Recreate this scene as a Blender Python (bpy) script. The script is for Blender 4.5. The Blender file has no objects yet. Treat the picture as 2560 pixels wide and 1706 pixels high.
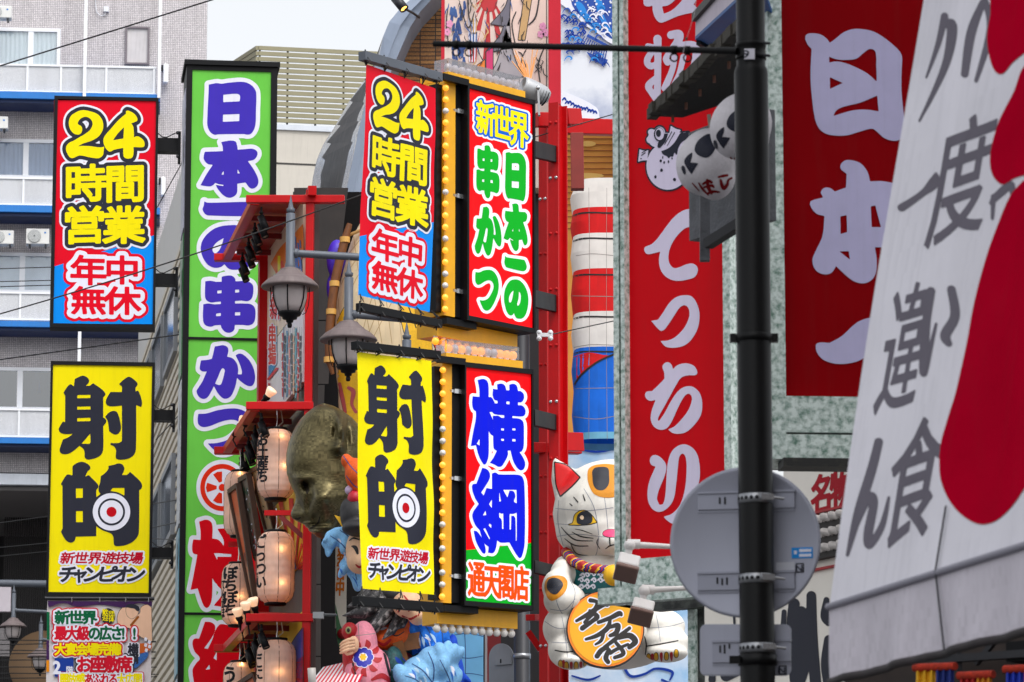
import bpy, math, random
import numpy as np
from mathutils import Vector, Matrix
from mathutils.bvhtree import BVHTree
random.seed(7)
scn = bpy.context.scene
COL = scn.collection
R = math.radians

# ---------------------------------------------------------------- camera, sky, sun, exposure
W0, H0, F = 2560.0, 1706.0, 10000.0       # photograph size and focal length in its pixels
PITCH = R(10.2); EYE = 1.6
cam = bpy.data.objects.new('camera', bpy.data.cameras.new('camera')); COL.objects.link(cam)
cam.location = (0, 0, EYE); cam.rotation_euler = (R(90) + PITCH, 0, 0)
cam.data.sensor_width = 36; cam.data.lens = F / W0 * 36
cam.data.clip_start = 0.5; cam.data.clip_end = 4000
cam.data.dof.use_dof = True; cam.data.dof.focus_distance = 42.0; cam.data.dof.aperture_fstop = 11.0
scn.camera = cam

SUN_EL, SUN_ROT = R(58), R(150)
world = bpy.data.worlds.new('World'); scn.world = world; world.use_nodes = True
wn = world.node_tree; bg = wn.nodes['Background']
sky = wn.nodes.new('ShaderNodeTexSky'); sky.sky_type = 'NISHITA'; sky.sun_disc = False
sky.sun_elevation = SUN_EL; sky.sun_rotation = SUN_ROT; sky.dust_density = 4; sky.ozone_density = 1; sky.air_density = 1.2
hs = wn.nodes.new('ShaderNodeHueSaturation'); hs.inputs['Saturation'].default_value = 0.16
wn.links.new(sky.outputs[0], hs.inputs['Color']); wn.links.new(hs.outputs[0], bg.inputs['Color'])
bg.inputs['Strength'].default_value = 0.15
sun = bpy.data.objects.new('sun', bpy.data.lights.new('sun', 'SUN')); COL.objects.link(sun)
sun.data.energy = 0.6; sun.data.angle = R(25); sun.data.color = (1, 0.97, 0.92)
# light travels from the sky's sun direction: behind the camera and to its right
sd = Vector((math.sin(SUN_ROT) * math.cos(SUN_EL), math.cos(SUN_ROT) * math.cos(SUN_EL), math.sin(SUN_EL)))
sun.rotation_euler = sd.to_track_quat('Z', 'Y').to_euler(); sun.location = sd * 200
scn.view_settings.view_transform = 'Standard'; scn.view_settings.look = 'None'
scn.view_settings.exposure = 0.75; scn.view_settings.gamma = 1

# ---------------------------------------------------------------- camera geometry
CP, SP = math.cos(PITCH), math.sin(PITCH)
EYEV = Vector((0, 0, EYE))
def ray(px, py):
    u = (px - W0 / 2) / F; v = (H0 / 2 - py) / F
    return Vector((u, CP - v * SP, SP + v * CP))
def P(px, py, Y):
    r = ray(px, py)
    return EYEV + r * (Y / r.y)
def S(Y):                                     # metres per photo pixel at distance Y
    return Y / F / CP
class VPlane:                                 # upright plane through two points of the ground plan
    def __init__(s, pxl, YL, pxr, YR, py=853):
        a = P(pxl, py, YL); b = P(pxr, py, YR); a.z = b.z = 0
        s.o = a; s.u = (b - a).normalized(); s.w = Vector((0, 0, 1)); s.n = s.u.cross(s.w).normalized()
        if s.n.dot(-a) < 0: s.n = -s.n
    def at(s, px, py, off=0.0):
        r = ray(px, py)
        t = (s.o - EYEV + s.n * off).dot(s.n) / r.dot(s.n)
        return EYEV + r * t
    def uz(s, px, py, off=0.0):
        p = s.at(px, py, off); return ((p - s.o).dot(s.u), p.z)
    def pt(s, u, z, n=0.0): return s.o + s.u * u + s.w * z + s.n * n
    def rect(s, x0, y0, x1, y1, off=0.0):     # pixel rectangle -> upright rectangle (u0,u1,z0,z1)
        ym = (y0 + y1) / 2; xm = (x0 + x1) / 2
        u0 = s.uz(x0, ym, off)[0]; u1 = s.uz(x1, ym, off)[0]
        return u0, u1, s.uz(xm, y1, off)[1], s.uz(xm, y0, off)[1]
class QPlane(VPlane):                         # a leaning plane through three points
    def __init__(s, o, pu, pw):
        s.o = o; s.u = (pu - o).normalized(); s.n = s.u.cross(pw - o).normalized()
        if s.n.dot(EYEV - o) < 0: s.n = -s.n
        s.w = s.n.cross(s.u); 
        if s.w.z < 0: s.w = -s.w
    def uz(s, px, py, off=0.0):
        p = s.at(px, py, off) - s.o; return (p.dot(s.u), p.dot(s.w))

# ---------------------------------------------------------------- materials
MATS = {}
def lin(c): c = c / 255.0; return c / 12.92 if c <= 0.04045 else ((c + 0.055) / 1.055) ** 2.4
def L3(c): return (lin(c[0]), lin(c[1]), lin(c[2]), 1)
def nd(nt, t, **kw):
    n = nt.nodes.new('ShaderNode' + t)
    for k, v in kw.items():
        if k in n.inputs: n.inputs[k].default_value = v
        else: setattr(n, k, v)
    return n
def M(name, rgb, rough=0.5, metal=0.0, var=0.08, scale=3.0, bump=0.0, streak=0.0, em=0.0, emc=None, spec=0.5, alpha=1.0, trans=0.0, rgb2=None, thr=(0.45, 0.6), coat=0.0, bscale=None, sheen=0.0, stc=None):
    """painted / printed / metal surface: base colour with soft mottling, rain streaks, roughness variation and bump"""
    if name in MATS: return MATS[name]
    if name.startswith('print_'):
        spec = min(spec, 0.1); streak = max(streak, 0.09)
    m = bpy.data.materials.new(name); m.use_nodes = True; nt = m.node_tree; b = nt.nodes['Principled BSDF']
    lk = nt.links.new
    uv = nd(nt, 'UVMap')
    nz = nd(nt, 'TexNoise', Scale=scale, Detail=6.0, Roughness=0.6); lk(uv.outputs[0], nz.inputs['Vector'])
    c = L3(rgb)
    mx = nd(nt, 'Mix', data_type='RGBA', blend_type='MIX')
    if rgb2 is not None:
        rp = nd(nt, 'ValToRGB'); rp.color_ramp.elements[0].position = thr[0]; rp.color_ramp.elements[1].position = thr[1]
        rp.color_ramp.elements[0].color = c; rp.color_ramp.elements[1].color = L3(rgb2)
        lk(nz.outputs['Fac'], rp.inputs[0]); col = rp.outputs[0]
    else:
        mr = nd(nt, 'MapRange'); mr.inputs['From Min'].default_value = 0.3; mr.inputs['From Max'].default_value = 0.7
        mr.inputs['To Min'].default_value = 1 - var; mr.inputs['To Max'].default_value = 1 + var * 0.6
        lk(nz.outputs['Fac'], mr.inputs[0])
        hsv = nd(nt, 'HueSaturation', Color=c); lk(mr.outputs[0], hsv.inputs['Value']); col = hsv.outputs[0]
    if streak > 0:
        mp = nd(nt, 'Mapping'); mp.inputs['Scale'].default_value = (9, 0.5, 1); lk(uv.outputs[0], mp.inputs[0])
        n2 = nd(nt, 'TexNoise', Scale=2.0, Detail=5.0, Roughness=0.65); lk(mp.outputs[0], n2.inputs['Vector'])
        r2 = nd(nt, 'MapRange'); r2.inputs['From Min'].default_value = 0.5; r2.inputs['From Max'].default_value = 0.78
        r2.inputs['To Min'].default_value = 0; r2.inputs['To Max'].default_value = streak; lk(n2.outputs['Fac'], r2.inputs[0])
        mx = nd(nt, 'Mix', data_type='RGBA'); lk(r2.outputs[0], mx.inputs[0]); lk(col, mx.inputs[6])
        mx.inputs[7].default_value = L3(stc or (70, 62, 55)); col = mx.outputs[2]
    lk(col, b.inputs['Base Color'])
    b.inputs['Metallic'].default_value = metal; b.inputs['Specular IOR Level'].default_value = spec
    rr = nd(nt, 'MapRange'); rr.inputs['To Min'].default_value = max(0.02, rough - 0.08); rr.inputs['To Max'].default_value = min(1, rough + 0.1)
    lk(nz.outputs['Fac'], rr.inputs[0]); lk(rr.outputs[0], b.inputs['Roughness'])
    if bump > 0:
        n3 = nd(nt, 'TexNoise', Scale=bscale or scale * 6, Detail=4.0); lk(uv.outputs[0], n3.inputs['Vector'])
        bp = nd(nt, 'Bump', Strength=bump, Distance=0.02); lk(n3.outputs['Fac'], bp.inputs['Height']); lk(bp.outputs[0], b.inputs['Normal'])
    if em > 0:
        b.inputs['Emission Strength'].default_value = em
        if emc: b.inputs['Emission Color'].default_value = L3(emc)
        else: lk(col, b.inputs['Emission Color'])
    if trans: b.inputs['Transmission Weight'].default_value = trans
    if coat: b.inputs['Coat Weight'].default_value = coat
    b.inputs['Alpha'].default_value = alpha
    MATS[name] = m; return m
def glass(name, tint=(200, 215, 220), gl=0.2, rough=0.02):
    if name in MATS: return MATS[name]
    m = bpy.data.materials.new(name); m.use_nodes = True; nt = m.node_tree; nt.nodes.remove(nt.nodes['Principled BSDF'])
    out = nt.nodes['Material Output']; t = nd(nt, 'BsdfTransparent', Color=L3(tint)); g = nd(nt, 'BsdfGlossy', Roughness=rough)
    fr = nd(nt, 'LayerWeight', Blend=0.25); ad = nd(nt, 'Math', operation='MULTIPLY_ADD', use_clamp=True); ad.inputs[1].default_value = 0.6; ad.inputs[2].default_value = gl
    mx = nd(nt, 'MixShader'); lk = nt.links.new
    lk(fr.outputs['Facing'], ad.inputs[0]); lk(ad.outputs[0], mx.inputs[0]); lk(t.outputs[0], mx.inputs[1]); lk(g.outputs[0], mx.inputs[2]); lk(mx.outputs[0], out.inputs[0])
    MATS[name] = m; return m
def emit(name, rgb, s):
    if name in MATS: return MATS[name]
    m = bpy.data.materials.new(name); m.use_nodes = True; b = m.node_tree.nodes['Principled BSDF']
    b.inputs['Base Color'].default_value = L3(rgb); b.inputs['Emission Color'].default_value = L3(rgb); b.inputs['Emission Strength'].default_value = s
    MATS[name] = m; return m
def paper(name, rgb, tl=0.5, var=0.1, scale=10):        # lantern paper / stretched cloth: diffuse and translucent
    if name in MATS: return MATS[name]
    m = bpy.data.materials.new(name); m.use_nodes = True; nt = m.node_tree; b = nt.nodes['Principled BSDF']; out = nt.nodes['Material Output']
    lk = nt.links.new; uv = nd(nt, 'UVMap'); nz = nd(nt, 'TexNoise', Scale=scale, Detail=8.0); lk(uv.outputs[0], nz.inputs['Vector'])
    mr = nd(nt, 'MapRange'); mr.inputs['From Min'].default_value = .3; mr.inputs['From Max'].default_value = .7
    mr.inputs['To Min'].default_value = 1 - var; mr.inputs['To Max'].default_value = 1 + var * .5; lk(nz.outputs['Fac'], mr.inputs[0])
    hsv = nd(nt, 'HueSaturation', Color=L3(rgb)); lk(mr.outputs[0], hsv.inputs['Value']); lk(hsv.outputs[0], b.inputs['Base Color'])
    b.inputs['Roughness'].default_value = 0.75; t = nd(nt, 'BsdfTranslucent'); lk(hsv.outputs[0], t.inputs['Color'])
    mx = nd(nt, 'MixShader'); mx.inputs[0].default_value = tl; lk(b.outputs[0], mx.inputs[1]); lk(t.outputs[0], mx.inputs[2]); lk(mx.outputs[0], out.inputs[0])
    MATS[name] = m; return m
def gridmat(name, tile, grout, w, h, mortar, rough=0.35, var=0.15, offset=0.0, bump=0.3, stain=0.25, tile2=None):
    """tiles or bricks in metres, with stains"""
    if name in MATS: return MATS[name]
    m = bpy.data.materials.new(name); m.use_nodes = True; nt = m.node_tree; b = nt.nodes['Principled BSDF']; lk = nt.links.new
    uv = nd(nt, 'UVMap'); br = nd(nt, 'TexBrick', Scale=1.0); br.offset = offset; br.offset_frequency = 2
    br.inputs['Brick Width'].default_value = w; br.inputs['Row Height'].default_value = h; br.inputs['Mortar Size'].default_value = mortar
    br.inputs['Mortar Smooth'].default_value = 0.1; br.inputs['Bias'].default_value = 0
    t2 = tile2 or tuple(x * (1 - var) for x in tile)
    br.inputs['Color1'].default_value = L3(tile); br.inputs['Color2'].default_value = L3(t2); br.inputs['Mortar'].default_value = L3(grout)
    lk(uv.outputs[0], br.inputs['Vector'])
    mp = nd(nt, 'Mapping'); mp.inputs['Scale'].default_value = (1.2, 0.12, 1); lk(uv.outputs[0], mp.inputs[0])
    nz = nd(nt, 'TexNoise', Scale=1.5, Detail=7.0, Roughness=0.65); lk(mp.outputs[0], nz.inputs['Vector'])
    r2 = nd(nt, 'MapRange'); r2.inputs['From Min'].default_value = .45; r2.inputs['From Max'].default_value = .75; r2.inputs['To Max'].default_value = stain; lk(nz.outputs['Fac'], r2.inputs[0])
    n4 = nd(nt, 'TexNoise', Scale=40.0, Detail=3.0); lk(uv.outputs[0], n4.inputs['Vector'])
    r4 = nd(nt, 'MapRange'); r4.inputs['From Min'].default_value = .3; r4.inputs['From Max'].default_value = .7; r4.inputs['To Min'].default_value = 1 - var; r4.inputs['To Max'].default_value = 1 + var; lk(n4.outputs['Fac'], r4.inputs[0])
    hsv = nd(nt, 'HueSaturation'); lk(br.outputs['Color'], hsv.inputs['Color']); lk(r4.outputs[0], hsv.inputs['Value'])
    mx = nd(nt, 'Mix', data_type='RGBA'); lk(r2.outputs[0], mx.inputs[0]); lk(hsv.outputs[0], mx.inputs[6]); mx.inputs[7].default_value = L3((60, 52, 50))
    lk(mx.outputs[2], b.inputs['Base Color']); b.inputs['Roughness'].default_value = rough
    bp = nd(nt, 'Bump', Strength=bump, Distance=0.01, invert=True); lk(br.outputs['Fac'], bp.inputs['Height']); lk(bp.outputs[0], b.inputs['Normal'])
    MATS[name] = m; return m

# ---------------------------------------------------------------- objects
def tag(o, label=None, cat=None, group=None, kind=None):
    if label: o['label'] = label
    if cat: o['category'] = cat
    if group: o['group'] = group
    if kind: o['kind'] = kind
    return o
def thing(name, loc, label, cat, group=None, kind=None):
    o = bpy.data.objects.new(name, None); COL.objects.link(o); o.location = loc; o.empty_display_size = 0.2
    return tag(o, label, cat, group, kind or 'thing')
def wloc(o):
    v = Vector((0, 0, 0))
    while o: v = v + Vector(o.location); o = o.parent
    return v
def dup(o, parent=None):
    c = o.copy(); COL.objects.link(c)
    if parent: c.parent = parent
    for ch in list(o.children): dup(ch, c)
    return c

class MB:
    def __init__(s): s.v = []; s.f = []; s.mi = []; s.sm = []; s.mats = []
    def _m(s, m):
        if m not in s.mats: s.mats.append(m)
        return s.mats.index(m)
    def add(s, vs, fs, m, smooth=False):
        k = len(s.v); i = s._m(m); s.v.extend([tuple(p) for p in vs])
        for f in fs: s.f.append([q + k for q in f]); s.mi.append(i); s.sm.append(smooth)
        return s
    def hexa(s, p, m):                      # 8 corners: 0-3 one face, 4-7 the opposite, same order
        c = sum((Vector(q) for q in p), Vector()) / 8
        fs = [(0, 1, 2, 3), (7, 6, 5, 4), (0, 4, 5, 1), (1, 5, 6, 2), (2, 6, 7, 3), (3, 7, 4, 0)]
        a, b, d = (Vector(p[i]) for i in (0, 1, 2)); n = (b - a).cross(d - a)
        if n.dot(a - c) < 0: fs = [tuple(reversed(f)) for f in fs]
        return s.add(p, fs, m)
    def obox(s, pl, u0, u1, z0, z1, n0, n1, m):
        p = [pl.pt(u, z, n) for n in (n1, n0) for (u, z) in ((u0, z0), (u1, z0), (u1, z1), (u0, z1))]
        return s.hexa(p, m)
    def pbox(s, pl, x0, y0, x1, y1, n0, n1, m):   # pixel rect on a plane, from n0 to n1 off the plane
        return s.obox(pl, *pl.rect(x0, y0, x1, y1, n1), n0, n1, m)
    def frame(s, pl, u0, u1, z0, z1, t, n0, n1, m):
        s.obox(pl, u0, u0 + t, z0, z1, n0, n1, m); s.obox(pl, u1 - t, u1, z0, z1, n0, n1, m)
        s.obox(pl, u0 + t, u1 - t, z0, z0 + t, n0, n1 - 0.002, m); s.obox(pl, u0 + t, u1 - t, z1 - t, z1, n0, n1 - 0.002, m)
        return s
    def beam(s, a, b, w, h, m, up=(0, 0, 1)):
        a = Vector(a); b = Vector(b); d = (b - a).normalized(); sx = d.cross(Vector(up)).normalized() * w / 2; sy = sx.cross(d).normalized() * h / 2
        return s.hexa([a - sx - sy, a + sx - sy, a + sx + sy, a - sx + sy, b - sx - sy, b + sx - sy, b + sx + sy, b - sx + sy], m)
    def tube(s, pts, r, m, n=10, cap=True):
        pts = [Vector(p) for p in pts]; rs = r if isinstance(r, (list, tuple)) else [r] * len(pts); vs = []; fs = []
        up = Vector((0, 0, 1)); pd = None; sx = None
        for i, p in enumerate(pts):
            d = (pts[min(i + 1, len(pts) - 1)] - pts[max(i - 1, 0)]).normalized()
            if sx is None:
                sx = d.cross(up) if abs(d.z) < 0.95 else d.cross(Vector((1, 0, 0)))
            sx = (sx - d * sx.dot(d)).normalized(); sy = d.cross(sx)
            for k in range(n):
                a = 2 * math.pi * k / n; vs.append(p + (sx * math.cos(a) + sy * math.sin(a)) * rs[i])
        for i in range(len(pts) - 1):
            for k in range(n): fs.append((i * n + k, i * n + (k + 1) % n, (i + 1) * n + (k + 1) % n, (i + 1) * n + k))
        s.add(vs, fs, m, n > 6)
        if cap:
            s.add(vs[:n], [tuple(reversed(range(n)))], m); s.add(vs[-n:], [tuple(range(n))], m)
        return s
    def lathe(s, c, prof, m, n=24, ax=(0, 0, 1), sx=1.0, smooth=True, a0=0, a1=360):   # prof: (radius, height along ax)
        ax = Vector(ax).normalized(); x = ax.cross(Vector((0, 0, 1))) if abs(ax.z) < 0.95 else ax.cross(Vector((0, 1, 0)))
        x.normalize(); y = ax.cross(x); vs = []; fs = []; c = Vector(c)
        for (r, h) in prof:
            for k in range(n):
                a = R(a0) + R(a1 - a0) * k / n; vs.append(c + ax * h + x * (r * math.cos(a)) + y * (r * math.sin(a) * sx))
        for i in range(len(prof) - 1):
            for k in range(n): fs.append((i * n + k, i * n + (k + 1) % n, (i + 1) * n + (k + 1) % n, (i + 1) * n + k))
        return s.add(vs, fs, m, smooth)
    def ball(s, c, r, m, n=12, k=8, ax=(0, 0, 1)):
        return s.lathe(c, [(max(1e-4, r * math.sin(math.pi * i / k)), -r * math.cos(math.pi * i / k)) for i in range(k + 1)], m, n, ax)
    def prism(s, poly, ext, m, smooth=False):    # 3-D polygon pushed along ext
        n = len(poly); a = [Vector(p) for p in poly]; b = [p + Vector(ext) for p in a]
        nn = Vector()
        for i in range(n): nn += a[i].cross(a[(i + 1) % n])
        fs = [tuple(range(n)), tuple(reversed(range(n, 2 * n)))] + [(i + n, (i + 1) % n + n, (i + 1) % n, i) for i in range(n)]
        if nn.dot(Vector(ext)) > 0: fs = [tuple(reversed(f)) for f in fs]
        return s.add(a + b, fs, m)
    def sheet(s, fn, nu, nv, m, smooth=True):    # grid surface
        vs = [fn(i / nu, j / nv) for j in range(nv + 1) for i in range(nu + 1)]
        fs = [(j * (nu + 1) + i, j * (nu + 1) + i + 1, (j + 1) * (nu + 1) + i + 1, (j + 1) * (nu + 1) + i) for j in range(nv) for i in range(nu)]
        return s.add(vs, fs, m, smooth)
    def build(s, name, parent=None, label=None, cat=None, group=None, kind=None, bevel=0.0):
        me = bpy.data.meshes.new(name); o3 = wloc(parent) if parent else Vector((0, 0, 0))
        if not parent and s.v:
            a = np.array(s.v); lo = a.min(0); hi = a.max(0); o3 = Vector(((lo[0] + hi[0]) / 2, (lo[1] + hi[1]) / 2, lo[2]))
        if not s.v: s.v = [(0, 0, 0)]
        va = np.array(s.v, dtype=np.float64); ctr = va - np.array(o3)
        me.from_pydata(ctr.tolist(), [], s.f)
        for m in s.mats: me.materials.append(m)
        me.polygons.foreach_set('material_index', s.mi); me.polygons.foreach_set('use_smooth', s.sm)
        uvl = me.uv_layers.new(name='UVMap')
        nl = len(me.loops); li = np.empty(nl, dtype=np.int32); me.loops.foreach_get('vertex_index', li)
        npol = len(me.polygons); ls = np.empty(npol, dtype=np.int32); lt = np.empty(npol, dtype=np.int32); nr = np.empty(npol * 3)
        me.polygons.foreach_get('loop_start', ls); me.polygons.foreach_get('loop_total', lt); me.polygons.foreach_get('normal', nr); nr = nr.reshape(-1, 3)
        fi = np.repeat(np.arange(npol), lt); pv = va[li]; n = nr[fi]
        flat = np.abs(n[:, 2]) > 0.75
        tl = np.hypot(n[:, 0], n[:, 1]) + 1e-9
        u = np.where(flat, pv[:, 0], (-n[:, 1] * pv[:, 0] + n[:, 0] * pv[:, 1]) / tl); v = np.where(flat, pv[:, 1], pv[:, 2])
        uvl.data.foreach_set('uv', np.stack([u, v], 1).ravel())
        me.update()
        o = bpy.data.objects.new(name, me); COL.objects.link(o)
        if parent: o.parent = parent
        else: o.location = o3
        if bevel:
            b = o.modifiers.new('bevel', 'BEVEL'); b.width = bevel; b.segments = 2; b.limit_method = 'ANGLE'; b.angle_limit = R(40)
        return tag(o, label, cat, group, kind)

def blob(ells, voxel, smooth=6, extra=None):
    """ellipsoids (centre, radii, optional rotation) merged into one smooth skin; returns verts, faces"""
    b = MB(); m = M('tmp', (128, 128, 128))
    for e in ells:
        c, r = Vector(e[0]), e[1]; rot = Matrix.Rotation(0, 3, 'Y')
        if len(e) > 2: rot = Matrix.Rotation(R(e[2][2]), 3, 'Z') @ Matrix.Rotation(R(e[2][1]), 3, 'Y') @ Matrix.Rotation(R(e[2][0]), 3, 'X')
        t = MB(); t.ball((0, 0, 0), 1.0, m, 20, 12)
        b.add([c + rot @ Vector((v[0] * r[0], v[1] * r[1], v[2] * r[2])) for v in t.v], t.f, m)
    if extra:
        for (vs, fs) in extra: b.add(vs, fs, m)
    me = bpy.data.meshes.new('tmp'); me.from_pydata([tuple(v) for v in b.v], [], b.f)
    o = bpy.data.objects.new('tmp', me); COL.objects.link(o)
    rm = o.modifiers.new('r', 'REMESH'); rm.mode = 'VOXEL'; rm.voxel_size = voxel
    sm = o.modifiers.new('s', 'SMOOTH'); sm.factor = 0.5; sm.iterations = smooth
    dg = bpy.context.evaluated_depsgraph_get(); e = o.evaluated_get(dg).to_mesh()
    vs = [tuple(v.co) for v in e.vertices]; fs = [tuple(p.vertices) for p in e.polygons]
    o.evaluated_get(dg).to_mesh_clear(); bpy.data.objects.remove(o); bpy.data.meshes.remove(me)
    return vs, fs

# ---------------------------------------------------------------- painted shapes and lettering (signed distance -> flat inlays)
def pts(s, x0=0, y0=0, k=1.0):
    out = []
    for t in s.split():
        sh = t.endswith('*'); a = t.rstrip('*').split(',')
        out.append((x0 + float(a[0]) * k, y0 + float(a[1]) * k, sh))
    return out
def curve(p, n=5):
    m = len(p); q = []
    for i in range(m):
        a, b, c, d = p[i - 1], p[i], p[(i + 1) % m], p[(i + 2) % m]
        B = np.array(b[:2]); C = np.array(c[:2]); A = np.array(a[:2]); D = np.array(d[:2]); L = np.linalg.norm(C - B) + 1e-9
        def tan(pv, me, nx, sharp):
            if sharp: return C - B
            t = nx - pv; ln = np.linalg.norm(t) + 1e-9; return t / ln * L
        t0 = tan(A, B, C, b[2]); t1 = tan(B, C, D, c[2])
        k = 1 if (b[2] and c[2]) else n
        for j in range(k):
            s = j / k; q.append((2*s**3 - 3*s*s + 1) * B + (s**3 - 2*s*s + s) * t0 + (-2*s**3 + 3*s*s) * C + (s**3 - s*s) * t1)
    return np.array(q)
def segs(loop): return np.concatenate([loop, np.roll(loop, -1, 0)], 1)
GL = {}
def glyph(ch):
    if ch in GL: return GL[ch]
    cu = bpy.data.curves.new('g', 'FONT'); cu.body = ch; cu.resolution_u = 3; cu.fill_mode = 'FRONT' if hasattr(cu, 'fill_mode') else cu.fill_mode
    o = bpy.data.objects.new('g', cu); COL.objects.link(o)
    dg = bpy.context.evaluated_depsgraph_get(); me = o.evaluated_get(dg).to_mesh()
    v = np.array([q.co[:2] for q in me.vertices]); cnt = {}
    for p in me.polygons:
        vv = list(p.vertices)
        for i in range(len(vv)):
            e = (min(vv[i], vv[(i + 1) % len(vv)]), max(vv[i], vv[(i + 1) % len(vv)])); cnt[e] = cnt.get(e, 0) + 1
    ed = np.array([e for e, c in cnt.items() if c == 1])
    sg = np.concatenate([v[ed[:, 0]], v[ed[:, 1]]], 1) if len(ed) else np.zeros((0, 4))
    o.evaluated_get(dg).to_mesh_clear(); bpy.data.objects.remove(o); bpy.data.curves.remove(cu)
    GL[ch] = sg; return sg
class Field:
    """distance field over a pixel window; shapes are united with min, holes cut with max"""
    def __init__(s, x0, y0, x1, y1, cell=1.5, pad=30):
        s.x0, s.y0, s.c, s.pad = x0 - pad, y0 - pad, cell, pad
        s.nx = int((x1 - x0 + 2 * pad) / cell) + 2; s.ny = int((y1 - y0 + 2 * pad) / cell) + 2
        s.f = np.full((s.ny, s.nx), 1e3, dtype=np.float32)
    def _win(s, lo, hi):
        i0 = max(0, int((lo[0] - s.pad - s.x0) / s.c)); i1 = min(s.nx, int((hi[0] + s.pad - s.x0) / s.c) + 2)
        j0 = max(0, int((lo[1] - s.pad - s.y0) / s.c)); j1 = min(s.ny, int((hi[1] + s.pad - s.y0) / s.c) + 2)
        if i1 <= i0 or j1 <= j0: return None
        X, Y = np.meshgrid(s.x0 + np.arange(i0, i1) * s.c, s.y0 + np.arange(j0, j1) * s.c)
        return (slice(j0, j1), slice(i0, i1)), X.astype(np.float32), Y.astype(np.float32)
    def _sd(s, sg, X, Y):
        d2 = np.full(X.shape, 1e12, dtype=np.float32); ins = np.zeros(X.shape, dtype=bool)
        for (ax, ay, bx, by) in sg:
            dx, dy = bx - ax, by - ay; l2 = dx * dx + dy * dy
            if l2 < 1e-12: continue
            t = np.clip(((X - ax) * dx + (Y - ay) * dy) / l2, 0, 1)
            np.minimum(d2, (X - ax - t * dx) ** 2 + (Y - ay - t * dy) ** 2, out=d2)
            if ay != by: ins ^= ((ay > Y) != (by > Y)) & (X < dx * (Y - ay) / dy + ax)
        d = np.sqrt(d2); return np.where(ins, -d, d)
    def seg(s, sg, grow=0.0):
        if not len(sg): return s
        a = np.concatenate([sg[:, :2], sg[:, 2:]]); w = s._win(a.min(0), a.max(0))
        if w is None: return s
        sl, X, Y = w; s.f[sl] = np.minimum(s.f[sl], s._sd(sg, X, Y) - grow); return s
    def poly(s, p, holes=(), grow=0.0, n=5):
        sg = np.concatenate([segs(curve(q, n)) for q in [p] + list(holes)]); return s.seg(sg, grow)
    def cut(s, p, n=5):
        q = curve(p, n); w = s._win(q.min(0), q.max(0))
        if w is None: return s
        sl, X, Y = w; s.f[sl] = np.maximum(s.f[sl], -s._sd(segs(q), X, Y)); return s
    def stroke(s, p):                        # [(x,y,r)...] brush stroke of varying width
        p = [np.array(q, dtype=float) for q in p]; a = np.array([q[:2] for q in p]); rm = max(q[2] for q in p); w = s._win(a.min(0) - rm, a.max(0) + rm)
        if w is None: return s
        sl, X, Y = w; q = []
        for i in range(len(p) - 1):
            A, B, C, D = p[max(i - 1, 0)], p[i], p[i + 1], p[min(i + 2, len(p) - 1)]
            for j in range(6):
                t = j / 6; q.append(0.5 * (2 * B + (C - A) * t + (2*A - 5*B + 4*C - D) * t*t + (3*B - A - 3*C + D) * t**3))
        q.append(p[-1]); f = s.f[sl]
        for i in range(len(q) - 1):
            ax, ay, ar = q[i]; bx, by, b_r = q[i + 1]; dx, dy = bx - ax, by - ay; l2 = dx*dx + dy*dy + 1e-9
            t = np.clip(((X - ax) * dx + (Y - ay) * dy) / l2, 0, 1)
            np.minimum(f, np.sqrt((X - ax - t*dx)**2 + (Y - ay - t*dy)**2) - (ar + t * (b_r - ar)), out=f)
        s.f[sl] = f; return s
    def circ(s, x, y, r, ry=None):
        ry = ry or r; w = s._win((x - r, y - ry), (x + r, y + ry))
        if w is None: return s
        sl, X, Y = w; d = (np.sqrt(((X - x) / r) ** 2 + ((Y - y) / ry) ** 2) - 1) * min(r, ry); s.f[sl] = np.minimum(s.f[sl], d); return s
    def text(s, txt, x0, y0, x1, y1, bold=0.0, skx=0.0, sky_=0.0, vert=False, fill=0.96):
        """characters fitted into equal cells of a pixel box; skx: italic shear, sky_: rows sloping down to the right"""
        ref = glyph('国'); lo = np.minimum(ref[:, :2].min(0), ref[:, 2:].min(0)); hi = np.maximum(ref[:, :2].max(0), ref[:, 2:].max(0))
        n = len(txt); xc = (x0 + x1) / 2; yc = (y0 + y1) / 2
        for i, ch in enumerate(txt):
            if ch == ' ': continue
            if vert: cx0, cx1, cy0, cy1 = x0, x1, y0 + (y1 - y0) * i / n, y0 + (y1 - y0) * (i + 1) / n
            else: cx0, cx1, cy0, cy1 = x0 + (x1 - x0) * i / n, x0 + (x1 - x0) * (i + 1) / n, y0, y1
            g = glyph(ch).copy()
            if not len(g): continue
            out = np.empty_like(g)
            for k in (0, 2):
                nx = (g[:, k] - lo[0]) / (hi[0] - lo[0]); ny = (g[:, k + 1] - lo[1]) / (hi[1] - lo[1])
                mx = (1 - fill) / 2; X = cx0 + (cx1 - cx0) * (mx + nx * fill); Y = cy1 - (cy1 - cy0) * (mx + ny * fill)
                out[:, k] = X - skx * (Y - yc); out[:, k + 1] = Y + sky_ * (X - xc)
            s.seg(out, bold)
        return s
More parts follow.
